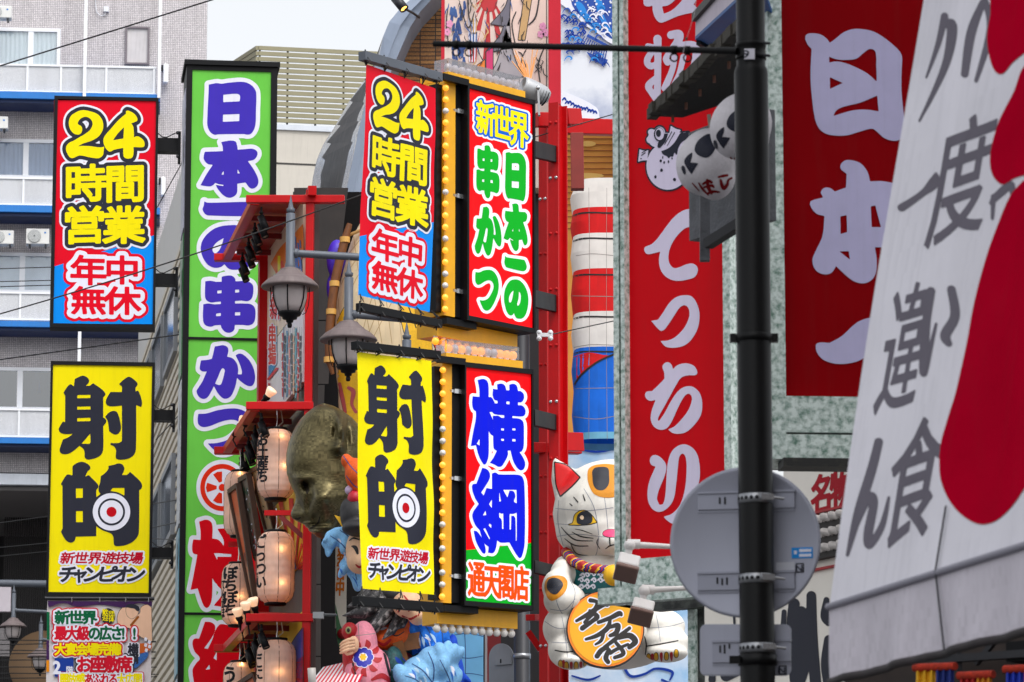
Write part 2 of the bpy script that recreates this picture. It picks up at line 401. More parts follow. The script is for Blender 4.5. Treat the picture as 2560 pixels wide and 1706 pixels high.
    def iso(s, level, run=8):
        f = s.f - level; ins = f < 0; vs = []; fs = []; vid = {}
        a, b, c, d = ins[:-1, :-1], ins[:-1, 1:], ins[1:, 1:], ins[1:, :-1]
        full = a & b & c & d; anyv = (a | b | c | d) & ~full
        def V(key, x, y):
            k = vid.get(key)
            if k is None: k = vid[key] = len(vs); vs.append((s.x0 + x * s.c, s.y0 + y * s.c))
            return k
        for j in range(full.shape[0]):
            row = full[j]; xs = np.flatnonzero(row)
            if len(xs):
                br = np.flatnonzero(np.diff(xs) > 1); st = np.concatenate([[0], br + 1]); en = np.concatenate([br, [len(xs) - 1]])
                for p, q in zip(st, en):
                    i = int(xs[p]); e = int(xs[q]) + 1
                    while i < e:
                        k = min(e, i + run)
                        fs.append((V((0, i, j), i, j), V((0, i, j + 1), i, j + 1), V((0, k, j + 1), k, j + 1), V((0, k, j), k, j))); i = k
        js, is_ = np.nonzero(anyv)
        for j, i in zip(js.tolist(), is_.tolist()):
            cs = ((i, j), (i, j + 1), (i + 1, j + 1), (i + 1, j)); poly = []
            for k in range(4):
                x, y = cs[k]; x2, y2 = cs[(k + 1) % 4]; va = float(f[y, x]); vb = float(f[y2, x2])
                if va < 0: poly.append(V((0, x, y), x, y))
                if (va < 0) != (vb < 0):
                    t = va / (va - vb); key = (1, min((x, y), (x2, y2)), max((x, y), (x2, y2)))
                    poly.append(V(key, x + (x2 - x) * t, y + (y2 - y) * t))
            if len(poly) > 2: fs.append(tuple(poly))
        return np.array(vs) if vs else np.zeros((0, 2)), fs
def ink(mb, field, level, mat, mapper, off, run=8, flat=False):
    """lay the area inside `level` on a surface; mapper(px, py, off) -> world point or None"""
    vs, fs = field.iso(level, run)
    if not len(vs): return
    off *= 0.5
    p = [mapper(x, y, off) for x, y in vs]
    if any(q is None for q in p):
        ok = [q is not None for q in p]; fs = [f for f in fs if all(ok[i] for i in f)]
        idx = {}; q2 = []
        for i, q in enumerate(p):
            if ok[i]: idx[i] = len(q2); q2.append(q)
        fs = [tuple(idx[i] for i in f) for f in fs]; p = q2
    mb.add(p, fs, mat, flat)
def onto(vs, fs, back=False):                 # painting on a curved body: nearest surface seen along the photograph's line
    t = BVHTree.FromPolygons([Vector(v) for v in vs], fs)
    def mp(px, py, off):
        r = ray(px, py).normalized(); h = t.ray_cast(EYEV, r)
        if h[0] is None: return None
        n = h[1] if h[1].dot(r) < 0 else -h[1]
        if n.dot(r) > -0.12: return None
        return h[0] + n * off
    return mp
def rectpoly(x0, y0, x1, y1): return [(x0, y0, True), (x1, y0, True), (x1, y1, True), (x0, y1, True)]

# common finishes
BLACKF = M('black_frame_paint', (13, 14, 18), 0.5, var=.2, spec=.2)
DARKMET = M('dark_steel', (46, 47, 52), 0.45, 0.3, var=.2, streak=.15)
REDST = M('red_steel_paint', (190, 6, 14), 0.4, spec=.25, var=.16, scale=2, bump=.06, streak=.12, stc=(90, 10, 14))
DKRED = M('dark_red_paint', (120, 12, 16), 0.45, var=.2)
WHITEP = M('white_paint', (226, 228, 234), 0.45, var=.05, streak=.12)
STEEL = M('brushed_steel', (150, 152, 156), 0.35, 0.8, var=.12, bump=.05)
CHROME = M('bright_metal', (190, 192, 196), 0.25, 0.9)
CABLE = M('black_cable', (14, 14, 16), 0.6)
SW = M('print_white', (228, 230, 244), 0.35, var=.03)
SK = M('print_black', (44, 46, 58), 0.4, var=.05)
# ================================================================ ground
g = MB(); g.add([(-900, -300, 0), (900, -300, 0), (900, 1800, 0), (-900, 1800, 0)], [(0, 1, 2, 3)], M('asphalt', (88, 88, 90), 0.85, var=.25, scale=4, bump=.2))
g.build('ground', kind='structure')

# ================================================================ tiled hotel block, far left
HP = VPlane(0, 100, 507, 100.45)
TILE = gridmat('grey_mosaic_tile', (224, 218, 220), (122, 116, 124), 0.047, 0.047, 0.0045, var=.1, stain=.3)
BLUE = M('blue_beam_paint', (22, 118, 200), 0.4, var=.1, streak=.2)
DKBLUE = M('shaded_beam_underside', (14, 44, 92), 0.5)  # darker copy of the beam blue: shade painted on the underside
PERF = gridmat('perforated_panel', (230, 232, 236), (176, 178, 184), 0.03, 0.03, 0.005, rough=.5, var=.05, stain=.2)
SASH = M('white_aluminium_sash', (236, 238, 242), 0.35, var=.04)
CURT = M('pale_curtain', (232, 236, 236), 0.8, var=.06)
CURB = M('grey_blue_curtain', (150, 162, 186), 0.8, var=.06)
DARKIN = M('dark_interior', (22, 24, 30), 0.7)
GLS = glass('window_glass', (246, 249, 251), 0.05); GLD = glass('dark_window_glass', (120, 145, 165), 0.22)
hotel = thing('hotel_building', HP.pt(-8, 0, -4), 'tall grey mosaic tiled block with blue beams and white balconies', 'building')
w = MB()
u0 = HP.uz(-700, 600)[0]; u1 = HP.uz(507, 850)[0]; zf = HP.uz(150, 1183)[1]; zt = HP.uz(250, -350)[1]
w.obox(HP, u0, u1, zf, zt, -14, 0, TILE)
du0, du1, dz0, dz1 = HP.rect(318, 73, 369, 163)
w.build('wall', hotel)
b = MB(); b.obox(HP, du0, du1, dz0, dz1, 0.0, 0.02, M('cream_steel_door', (206, 202, 204), .45, var=.08, streak=.2)); b.frame(HP, du0 - .05, du1 + .05, dz0, dz1 + .05, .05, 0, .07, M('tile_shadow_reveal', (120, 112, 118), .6)); b.build('service_door', hotel)
for (ya, yb, yl) in ((228, 245, 258), (512, 529, 541), (802, 816, 826), (1094, 1108, 1118)):
    b = MB(); r0, r1, za, zb = HP.rect(-400, ya, 400, yb, 1.1); zc = HP.rect(-400, ya, 400, yl, 1.1)[2]
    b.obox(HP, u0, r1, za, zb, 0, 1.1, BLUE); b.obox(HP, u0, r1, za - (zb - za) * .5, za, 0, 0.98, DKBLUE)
    b.build('balcony_beam', hotel)
for (ya, yb, sx) in ((159, 230, 69), (442, 513, 59), (729, 800, 51), (1021, 1093, 48)):
    r0, r1, za, zb = HP.rect(-400, ya, 391, yb, 1.0); us = HP.uz(sx, ya, 1.0)[0]; up = HP.uz(212, ya, 1.0)[0]
    b = MB(); b.obox(HP, u0, r1, za + .06, zb - .04, .95, .98, PERF); b.build('balcony_railing', hotel)
    b = MB(); b.obox(HP, u0, r1, zb - .05, zb, .93, 1.01, SASH); b.obox(HP, u0, r1, za, za + .05, .93, 1.01, SASH)
    for q in (us - 2.8, us, us + .85, up + .55, r1 - .06): b.obox(HP, q - .025, q + .025, za + .05, zb - .05, .94, 1.005, SASH)
    b.build('railing_frame', hotel)
for i, (ya, yb, ms, xr) in enumerate(((69, 168, 78, 151), (347, 446, 66, 146), (631, 733, 57, 142), (918, 1026, 51, 139))):
    r0, r1, za, zb = HP.rect(-300, ya, xr, yb, 0); um = HP.uz(ms, ya)[0]
    b = MB(); b.frame(HP, r0, r1, za, zb, .09, 0.0, .08, SASH); b.obox(HP, um - .07, um + .07, za + .09, zb - .09, 0.0, .07, SASH); b.obox(HP, um - 2.3, um - 2.18, za + .09, zb - .09, 0.0, .07, SASH)
    wi = b.build('window', hotel)
    b = MB(); b.obox(HP, r0 + .09, r1 - .09, za + .09, zb - .09, 0.045, .05, GLD if i == 3 else GLS); b.build('pane', wi)
    b = MB(); cm = (CURT, CURB, M('white_blind', (216, 220, 226), .8), DARKIN)[i]
    if i < 2: b.sheet(lambda s, t: HP.pt(r0 + .1 + (r1 - r0 - .2) * s, za + .1 + (zb - za - .2) * t, .02 + .012 * math.sin(s * 240) + .006 * math.sin(s * 97)), 300, 1, cm)
    else: b.obox(HP, r0 + .1, r1 - .1, za + .1, zb - .1, .005, .02, cm)
    b.build('curtain' if i < 3 else 'dark_room', wi)
    if i == 3:
        b = MB(); q0 = HP.uz(90, 960)[0]; b.lathe(HP.pt(q0, za + .45, .035), [(.01, 0), (.14, 0), (.1, .3), (.02, .55)], M('blue_shirt', (60, 140, 190), .8), 10, sx=.05); b.build('hanging_cloth', wi)
for (x0, x1, ya, yb) in ((211, 219, -300, 860), (397, 405, -300, 245)):
    pa = HP.at(x0 + 4, 0, 1.15); b = MB(); uu = HP.uz(x0 + 4 - 1.5, 100, 1.15)[0]
    zb2 = HP.uz(x0, yb, 1.15)[1]
    if yb > 300: zb2 = HP.uz(x0, 1180, 1.15)[1]
    b.obox(HP, uu - .04, uu + .04, zb2, zt, 1.08, 1.16, SASH); b.build('downpipe', hotel)
for (x0, y0, x1, y1) in ((406, 159, 421, 207), (400, 442, 414, 489)):
    b = MB(); b.pbox(HP, x0 + 2, y0, x1, y1, .06, .24, M('lamp_cover_white', (235, 236, 238), .3)); b.pbox(HP, x0 - 3, y0 + 2, x0 + 3, y0 + 18, 0, .12, DARKMET); b.build('wall_lamp', hotel, bevel=.03)
b = MB(); b.pbox(HP, 259, 16, 272, 29, 0, .1, WHITEP); b.tube([HP.at(264, 29, .05), HP.at(262, 38, .05), HP.at(252, 40, .05), HP.at(242, 32, .05), HP.at(239, 12, .05), HP.at(238, -60, .05)], .012, WHITEP, 6); b.build('junction_box', hotel)
b = MB(); r0, r1, za, zb = HP.rect(-400, 1183, 112, 1210, .4); b.obox(HP, u0, u1, za, zb, -14, .45, M('white_fascia', (214, 220, 230), .4, streak=.15)); b.build('fascia', hotel)
# dark entrance hall under the block
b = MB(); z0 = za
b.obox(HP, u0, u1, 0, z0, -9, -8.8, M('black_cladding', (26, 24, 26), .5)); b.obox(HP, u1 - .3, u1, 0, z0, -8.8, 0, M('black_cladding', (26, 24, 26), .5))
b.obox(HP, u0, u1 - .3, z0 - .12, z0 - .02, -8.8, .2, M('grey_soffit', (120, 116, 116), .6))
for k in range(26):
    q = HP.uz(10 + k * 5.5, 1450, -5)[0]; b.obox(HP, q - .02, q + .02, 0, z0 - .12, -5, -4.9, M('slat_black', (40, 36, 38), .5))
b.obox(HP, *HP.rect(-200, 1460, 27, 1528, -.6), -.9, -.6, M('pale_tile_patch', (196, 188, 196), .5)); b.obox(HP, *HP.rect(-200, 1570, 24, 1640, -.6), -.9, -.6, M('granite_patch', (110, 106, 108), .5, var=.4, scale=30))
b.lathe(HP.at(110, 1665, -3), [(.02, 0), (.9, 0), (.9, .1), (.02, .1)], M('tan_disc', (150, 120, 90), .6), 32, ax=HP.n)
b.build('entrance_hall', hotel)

def aircon(px0, py0, px1, py1, label):
    r0, r1, za, zb = HP.rect(px0, py0, px1, py1, .9); W = r1 - r0; Hh = zb - za
    t = thing('air_conditioner', HP.pt((r0 + r1) / 2, za, .7), label, 'air conditioner', 'air conditioner units on the tiled hotel wall')
    b = MB(); b.obox(HP, r0, r1, za + .06, zb, .55, .9, M('ac_casing', (222, 222, 220), .45, streak=.15)); b.build('casing', t, bevel=.015)
    b = MB(); c = HP.pt(r0 + W * .36, za + .06 + (Hh - .06) * .5, .905); rr = (Hh - .06) * .42
    b.lathe(c, [(.01, 0), (rr, 0), (rr, .012), (rr * .96, .018), (.01, .014)], M('ac_grille_dark', (84, 90, 92), .5), 28, ax=HP.n)
    for k in range(1, 6): b.lathe(c, [(rr * k / 6, .019), (rr * k / 6 + .01, .024), (rr * k / 6 + .02, .019)], M('ac_grille_wire', (196, 198, 198), .5), 24, ax=HP.n)
    b.build('fan_grille', t)
    b = MB(); b.obox(HP, r0 + W * .12, r0 + W * .2, za, za + .06, .6, .88, DARKMET); b.build('foot', t)
    b = MB(); b.obox(HP, r1 - W * .2, r1 - W * .12, za, za + .06, .6, .88, DARKMET); b.build('foot', t)
    b = MB(); b.obox(HP, r0 + W * .78, r0 + W * .86, zb - .12, zb - .08, .9, .905, M('ac_badge', (70, 130, 200), .4)); b.build('badge', t)
aircon(-30, 14, 29, 50, 'pale air conditioner above the top window, upper left corner of the photo')
aircon(-38, 291, 20, 327, 'pale air conditioner left of the red sign, on the second balcony down')
aircon(-24, 576, 34, 616, 'pale air conditioner on the third balcony, left one of a pair')
aircon(65, 572, 123, 616, 'pale air conditioner with round fan grille, right one of the pair beside the red sign')

# ================================================================ beige siding building behind the left signs
BP = VPlane(352, 79, 458, 66)
SID = M('beige_siding', (206, 196, 178), .5, var=.06, streak=.12); SIDL = M('pale_panel', (202, 200, 196), .5, var=.05, streak=.15)
sb = thing('siding_building', BP.pt(6, 0, -2), 'narrow beige building with horizontal ribbed siding behind the green sign pylon', 'building')
b = MB(); uL = BP.uz(345, 900)[0]; uR = BP.uz(462, 900)[0]; zT = BP.uz(452, 430)[1]
b.obox(BP, uL, uR, 0, zT, -1.2, 0, SIDL); b.build('wall', sb)
b = MB(); z1 = BP.uz(437, 700)[1]; z = BP.uz(400, 1900)[1]
while z < z1:
    b.obox(BP, uL, uR, z, z + .1, .0, .09, SID); z += .19
b.build('ribbed_siding', sb)
zc = [BP.uz(425, 800)[1], BP.uz(425, 985)[1]]
for k, (ya, yb) in enumerate(((790, 960), (1195, 1385))):
    zA, zB = BP.uz(425, yb)[1], BP.uz(425, ya)[1]
    for q in range(4):
        ua = uL + .3 + q * 3.6; f = MB(); f.frame(BP, ua, ua + 2.9, zA, zB, .1, .0, .16, M('grey_window_frame', (120, 124, 130), .4)); wi = f.build('window', sb)
        f = MB(); f.obox(BP, ua + .1, ua + 2.8, zA + .1, zB - .1, .1, .12, M('window_pane_grey', (112, 122, 134), .12, var=.1)); f.build('pane', wi)

# ================================================================ left signs on brackets
LP = VPlane(137, 48, 397, 48.11)
def lightbox(name, pl, ox, face, depth, label, cat, frame_mat=None, t=None, proud=.02):
    """rectangular sign box: ox = outer pixel box, face = inner pixel box"""
    fm = frame_mat or BLACKF
    u0, u1, z0, z1 = pl.rect(*ox); a0, a1, b0, b1 = pl.rect(*face)
    t = t or thing(name, pl.pt((u0 + u1) / 2, z0, -depth / 2), label, cat)
    b = MB(); b.obox(pl, u0, a0, z0, z1, -depth, proud, fm); b.obox(pl, a1, u1, z0, z1, -depth, proud, fm)
    b.obox(pl, a0, a1, z0, b0, -depth, proud - .002, fm); b.obox(pl, a0, a1, b1, z1, -depth, proud - .002, fm); b.obox(pl, a0, a1, b0, b1, -depth, -.05, fm)
    b.build('frame', t)
    return t, (a0, a1, b0, b1)
PY = M('print_yellow', (242, 226, 0), .35, var=.03); PR = M('print_red', (222, 0, 34), .35, var=.04); PB = M('print_sky_blue', (0, 140, 240), .35, var=.04)
S1, _ = lightbox('hanging_sign', LP, (130, 243, 392, 820), (139, 251, 386, 811), .28, 'red and blue hanging sign with yellow outlined 24, upper left', 'sign')
def bracket(par, px0, py0, px1, py1):
    b = MB(); b.pbox(LP, px0, py0, px1, py1, -.3, -.1, BLACKF); b.pbox(LP, px1 - 3, py0 - 16, px1 + 4, py1 + 22, -.32, -.06, BLACKF)
    b.tube([LP.at(px0, py0 - 14, -.1), LP.at(px0 + 14, py0 - 2, -.1), LP.at(px0 + 24, py0 - 1, -.1), LP.at(px1, py0 - 16, -.1)], .007, CABLE, 6)
    for q in (py0 - 12, py1 + 14): b.lathe(LP.at(px1 - 4, q, -.05), [(.002, .0), (.02, .0), (.02, .03), (.002, .03)], DARKMET, 8, ax=LP.n)
    b.build('bracket', par)
bracket(S1, 392, 345, 448, 378); bracket(S1, 386, 684, 441, 711)
# --- artwork of the 24-hour sign
T24 = dict(x0=130, y0=240, k=.1148)
G2 = pts('700,312 860,345 990,400 1080,500 1115,610 1110,720 1060,830 970,920 840,985 700,1030 560,1098* 660,1090 820,1095 960,1115 1060,1122 1138,1105* 1125,1200 1110,1290 1030,1355 950,1360 800,1335 690,1310 600,1300 540,1320 440,1358 380,1330 320,1230 303,1150 320,1080 380,1020 480,970 600,900 720,830 830,740 880,640 875,560 820,490 740,458 650,480 590,530 560,600 575,625* 630,655 655,700 655,760 625,820 570,845 500,835 430,780 385,700 365,610 380,500 430,420 520,360 610,322', **T24)
G4 = pts('1610,345 1640,320 1720,345 1800,400 1850,470 1860,530 1830,560 1725,600* 1765,660 1780,750 1785,905* 1850,880 1920,905 1990,965 2018,1040 2005,1105 1960,1120 1775,1115* 1775,1250 1750,1340 1700,1365 1620,1365 1570,1335 1552,1260 1552,1135* 1440,1155 1340,1180 1260,1215 1200,1180 1150,1100 1118,1000 1130,910 1190,820 1280,720 1390,590 1500,480 1612,390*', **T24)
H4 = pts('1568,683* 1555,930* 1330,968* 1380,890 1470,780', **T24)
def art24(mapper, run=8):
    mb = MB()
    bgf = Field(134, 247, 392, 815, 4, 8).poly(rectpoly(-500, -500, 900, 1500)); 
    f = Field(140, 255, 380, 615, 1.25, 22)
    f.poly(G2); f.poly(G4, [H4])
    for ch, x0, y0, x1, y1 in (('時', 167, 416, 260, 504), ('間', 267, 416, 358, 505), ('営', 163, 520, 258, 609), ('業', 262, 520, 357, 609)):
        f.text(ch, x0, y0, x1, y1, bold=3.3, sky_=-.03)
    ink(mb, f, 14.2, SW, mapper, .006, run); ink(mb, f, 9.2, SK, mapper, .009, run); ink(mb, f, 0, PY, mapper, .012, run)
    h = Field(170, 640, 350, 790, 1.25, 24)
    for ch, x0, y0, x1, y1 in (('年', 180, 642, 262, 713), ('中', 266, 643, 345, 711), ('無', 182, 720, 260, 786), ('休', 264, 720, 347, 787)):
        h.text(ch, x0, y0, x1, y1, bold=2.4, sky_=.02)
    ink(mb, h, 17.5, PR, mapper, .006, run); ink(mb, h, 10.5, SW, mapper, .009, run); ink(mb, h, 0, PR, mapper, .012, run)
    return mb
def panel24(mapper, nx=1, ny=1):
    mb = MB()
    c = [(139, 251), (386, 252.5), (380, 811), (133, 809)]
    q = [(134.8, 668), (386, 587)]
    L = lambda a, b, t: (a[0] + (b[0] - a[0]) * t, a[1] + (b[1] - a[1]) * t)
    for (A, B, C, D, m) in ((c[0], c[1], q[1], q[0], PR), (q[0], q[1], c[2], c[3], PB)):
        mb.sheet(lambda s, t: mapper(*L(L(D, C, s), L(A, B, s), t), 0.0), nx, ny, m)
    return mb
mp = lambda x, y, o: LP.at(x, y, o)
panel24(lambda x, y, o: LP.at(x + (4 if x > 260 else -4), y, o)).build('face', S1); art24(mp).build('lettering', S1)

# --- shooting gallery sign
S2, _ = lightbox('hanging_sign', LP, (121, 905, 383, 1490), (127, 914, 376, 1482), .28, 'yellow hanging sign with two large black characters and a target, lower left', 'sign')
bracket(S2, 383, 1025, 434, 1051); bracket(S2, 380, 1369, 430, 1394)
b = MB(); b.pbox(LP, 127, 914, 376, 1482, -.03, 0.0, PY); b.build('face', S2)
TA = dict(x0=120, y0=910, k=.16585); TB = dict(x0=120, y0=1140, k=.16585)
SHA = [(pts('404,228* 460,200 525,178 590,205 620,250 610,290 565,330* 630,328 680,292* 760,345 830,400 865,450 855,480 832,503* 832,812* 865,832 880,862 865,900 832,940* 832,1290 800,1370 730,1415 640,1440 590,1440 555,1410 552,1340 535,1285 475,1235* 400,1300 320,1350 250,1363 195,1345 175,1295 225,1140* 300,1110 375,1055* 250,1058 185,1035 162,990 175,950 222,870* 258,880* 260,480* 235,435* 260,390 300,335 340,308 390,340*', **TA),
        [pts(q, **TA) for q in ('440,470* 640,465* 640,515* 440,520*', '440,645* 640,640* 640,687* 440,690*', '440,817* 640,810* 640,863* 440,868*', '637,1050* 640,1180 620,1208* 505,1203*')]),
       (pts('1070,305* 1140,240 1215,195 1280,225 1340,280 1350,315 1320,360* 1320,415* 1358,402* 1390,470 1415,560 1418,610 1405,650* 1330,620* 1325,1290 1295,1370 1230,1420 1140,1443 1050,1440 1022,1415 1025,1300 990,1240 942,1222* 942,1193* 1060,1193 1115,1165* 1115,628* 950,642 890,620 870,570 890,510 940,425* 1115,425* 1112,340', **TA), []),
       (pts('862,798* 910,740 970,712 1030,720 1065,780 1090,880 1100,970 1080,1030 1030,1065 980,1055 922,1015* 912,930 895,850', **TA), []),
       (pts('370,155* 430,110 510,90 580,112 635,160 635,200 600,230 560,312* 615,290* 690,365 750,430 760,470 728,515* 728,1210* 420,1218* 400,1280 350,1308 290,1290 240,1230 195,1145* 220,1095* 218,455* 195,425* 230,360 280,290 320,282 368,297*', **TB),
        [pts(q, **TB) for q in ('420,490* 525,490* 525,632* 422,636*', '422,832* 525,830* 525,1000* 422,1000*')]),
       (pts('912,150* 990,135 1060,115 1120,130 1150,180 1145,225 1115,288* 1190,285 1235,240* 1310,305 1385,380 1418,440 1410,490 1375,518* 1370,1150 1340,1230 1270,1300 1170,1345 1080,1360 1010,1355 992,1320 985,1230 960,1180 900,1150* 800,1110 720,1040 700,850 728,625* 790,575* 765,530 765,470 785,400 797,305* 860,260 910,195', **TB), [pts('975,483* 1152,482* 1152,600* 1050,550 940,530*', **TB)])]
def artshoot(mapper, run=8):
    mb = MB(); f = Field(140, 930, 365, 1370, 1.25, 6)
    for p, h in SHA: f.poly(p, h)
    cx, cy = 120 + 957 * .16585, 1140 + 845 * .16585
    ink(mb, f, 0, SK, mapper, .006, run)
    for r, m, o in ((46.8, SW, .009), (33.9, SK, .012), (28.8, SW, .015), (12.6, M('print_dark_red', (190, 0, 22), .35), .018)):
        c = Field(cx - 50, cy - 50, cx + 50, cy + 50, 1.25, 3).circ(cx, cy, r); ink(mb, c, 0, m, mapper, o, run)
    f = Field(148, 1378, 360, 1413, .8, 7).text('新世界遊技場', 152, 1381, 357, 1411, bold=.9, skx=.2, fill=.9)
    ink(mb, f, 4.2, SW, mapper, .006, run); ink(mb, f, 0, M('print_crimson', (186, 6, 40), .35), mapper, .009, run)
    f = Field(148, 1418, 360, 1457, .8, 7)
    x = 152
    for ch, wd, sc in (('チ', 36, 1), ('ャ', 27, .95), ('ン', 37, 1), ('ピ', 37, 1), ('オ', 37, 1), ('ン', 36, 1)):
        f.text(ch, x - 3, 1417, x + wd + 3, 1456, bold=1.7, skx=.2, fill=1.0); x += wd - 1
    ink(mb, f, 4.2, SW, mapper, .0105, run); ink(mb, f, 0, SK, mapper, .0135, run)
    return mb
artshoot(mp).build('lettering', S2)

# --- vinyl poster below
S3 = thing('vinyl_poster', LP.at(250, 1860, 0), 'white vinyl poster with red green and yellow headline writing below the yellow sign', 'poster')
b = MB(); VW = M('vinyl_white', (214, 208, 210), .4, var=.06)
b.sheet(lambda s, t: LP.at(118 + 262 * s - 5 * (1 - t), 1880 - 380 * t, -.02 + .01 * math.sin(s * 9 + t * 3)), 40, 40, VW); b.build('sheet', S3)
b = MB(); b.tube([LP.at(112, 1496, 0), LP.at(386, 1497, 0)], .022, DARKMET, 10)
for q in (180, 250, 315, 372): b.tube([LP.at(q, 1494, .02), LP.at(q, 1506, .02)], .006, CHROME, 6)
b.build('hanging_rod', S3)
PG = M('print_deep_green', (10, 98, 62), .35); PCR = M('print_poster_red', (206, 20, 46), .35); PPU = M('print_purple', (66, 36, 84), .35); PNV = M('print_navy', (28, 60, 150), .35)
PSK = M('print_skin', (232, 190, 160), .4); PBR = M('print_brown', (150, 84, 30), .4)
mb = MB(); U = 1130; k3 = .3674
def q3(x, y): return (x * k3, U + y * k3)
f = Field(116, 1498, 384, 1540, 1.5, 4).poly(pts('325,1015* 1035,1018* 1034,1052* 940,1030 850,1058 680,1040 520,1052 430,1030 330,1058*', 0, U, k3)); ink(mb, f, 0, PPU, mp, .012)
f = Field(116, 1530, 132, 1880, 1.5, 3).poly(rectpoly(117, 1530, 124, 1600)); ink(mb, f, 0, PG, mp, .013)
f = Field(116, 1600, 132, 1880, 1.5, 3).poly(rectpoly(116, 1601, 123, 1650)); ink(mb, f, 0, PPU, mp, .013)
f = Field(116, 1650, 132, 1880, 1.5, 3).poly(rectpoly(116, 1651, 123, 1680)); ink(mb, f, 0, M('print_orange', (226, 140, 20), .35), mp, .013)
# wrestler at the right: body, head, hair, limb lines
f = Field(285, 1505, 382, 1700, 1.2, 4).poly(pts('800,1160 810,1090 850,1060 900,1110 950,1100 960,1060 1000,1040 1030,1060* 1035,1290* 960,1260 880,1200 830,1190', 0, U, k3)); ink(mb, f, 1.2, SK, mp, .012); ink(mb, f, 0, PSK, mp, .014)
f = Field(300, 1505, 360, 1560, 1.0, 4).poly(pts('862,1060 900,1050 940,1080 935,1110 900,1135 870,1120 858,1090', 0, U, k3)); ink(mb, f, .8, SK, mp, .015); ink(mb, f, 0, PSK, mp, .017)
f = Field(300, 1500, 360, 1540, 1.0, 4).poly(pts('855,1052 890,1035 940,1050 950,1075 935,1085 915,1068 880,1062', 0, U, k3)); ink(mb, f, 0, SK, mp, .019)
f = Field(310, 1535, 360, 1580, 1.0, 3).stroke([(345, 1543, 3), (328, 1563, 3)]); ink(mb, f, 0, PBR, mp, .019)
f = Field(310, 1590, 382, 1660, 1.0, 3).poly(pts('905,1305* 1032,1300* 1030,1340 960,1370 900,1350', 0, U, k3)); ink(mb, f, 0, M('print_orange_belt', (206, 100, 40), .35), mp, .015)
f = Field(330, 1590, 382, 1690, 1.0, 3)
for (x, y) in ((985, 1260), (1010, 1280), (985, 1300), (1012, 1310), (990, 1335)): f.poly(pts('0,0* 18,8* 12,30* -6,22*', x * k3, U + y * k3, k3))
ink(mb, f, 0, SW, mp, .02)
f = Field(325, 1630, 382, 1700, 1.0, 3).poly(pts('905,1430 950,1380 1010,1370 960,1440 905,1475', 0, U, k3)); ink(mb, f, 0, M('print_wave_blue', (60, 110, 180), .35, var=.5, scale=60), mp, .015)
f = Field(318, 1605, 352, 1650, .9, 3).text('横', 321, 1610, 345, 1640, bold=1.2); ink(mb, f, 3, SW, mp, .017); ink(mb, f, 0, SK, mp, .021)
f = Field(330, 1635, 345, 1660, .9, 3).text('綱', 325, 1636, 345, 1660, bold=.8); ink(mb, f, 0, SK, mp, .021)
f = Field(248, 1515, 292, 1572, 1, 3).circ(270, 1541, 18, 20); f.stroke([(266, 1555, 3), (261, 1568, 3)]); ink(mb, f, 0, SK, mp, .012)
f = Field(248, 1515, 292, 1572, .8, 3).text('歓迎', 256, 1523, 270, 1553, bold=.3, vert=True).text('団体', 272, 1528, 286, 1556, bold=.3, vert=True); ink(mb, f, 0, PY, mp, .016)
def headline(txt, x0, y0, x1, y1, cols, bold=1.2, o1=4.5, o2=7.5, c1=SW, c2=PCR, skx=0.0):
    x0, y0 = q3(x0, y0); x1, y1 = q3(x1, y1); n = len(txt); f = Field(x0, y0, x1, y1, .9, 10).text(txt, x0, y0, x1, y1, bold=bold, skx=skx)
    if o2: ink(mb, f, o2, c2, mp, .022)
    ink(mb, f, o1, c1, mp, .025)
    for i, c in enumerate(cols):
        if c is None: continue
        g = Field(x0, y0, x1, y1, .9, 10); a = x0 + (x1 - x0) * i / n; bb = x0 + (x1 - x0) * (i + 1) / n
        g.text(txt[i], a, y0, bb, y1, bold=bold, skx=skx); ink(mb, g, 0, c, mp, .028)
headline('新世界', 378, 1085, 655, 1172, [PG] * 3, 1.6)
headline('最大級の広さ!!', 375, 1190, 985, 1282, [PCR] * 3 + [PG] * 3 + [PG] * 2, 1.5)
headline('大宴会場完備!', 375, 1305, 885, 1385, [PY] * 7, 1.2, o1=3.5, o2=6, c1=PCR, c2=SW)
f = Field(136, 1644, 186, 1694, 1.5, 3).poly(rectpoly(*q3(372, 1403), *q3(500, 1530))); ink(mb, f, 0, PNV, mp, .022)
f = Field(136, 1644, 186, 1694, .9, 3).text('2', *q3(365, 1412), *q3(462, 1520), bold=1.8); f.text('階', *q3(452, 1460), *q3(496, 1508), bold=.3); ink(mb, f, 0, SW, mp, .026)
headline('お座敷席', 525, 1395, 895, 1502, [PCR] * 4, 1.8, o1=3.2, o2=6.5, c1=SW, c2=SK)
headline('開放感あふれる大広間', 410, 1510, 965, 1590, [PY] * 3 + [PCR] * 4 + [PY] * 3, 1.0, o1=3, o2=5, c1=SW, c2=PCR)
headline('宴会承ります', 410, 1620, 965, 1710, [PG] * 6, 1.2)
mb.build('lettering', S3)

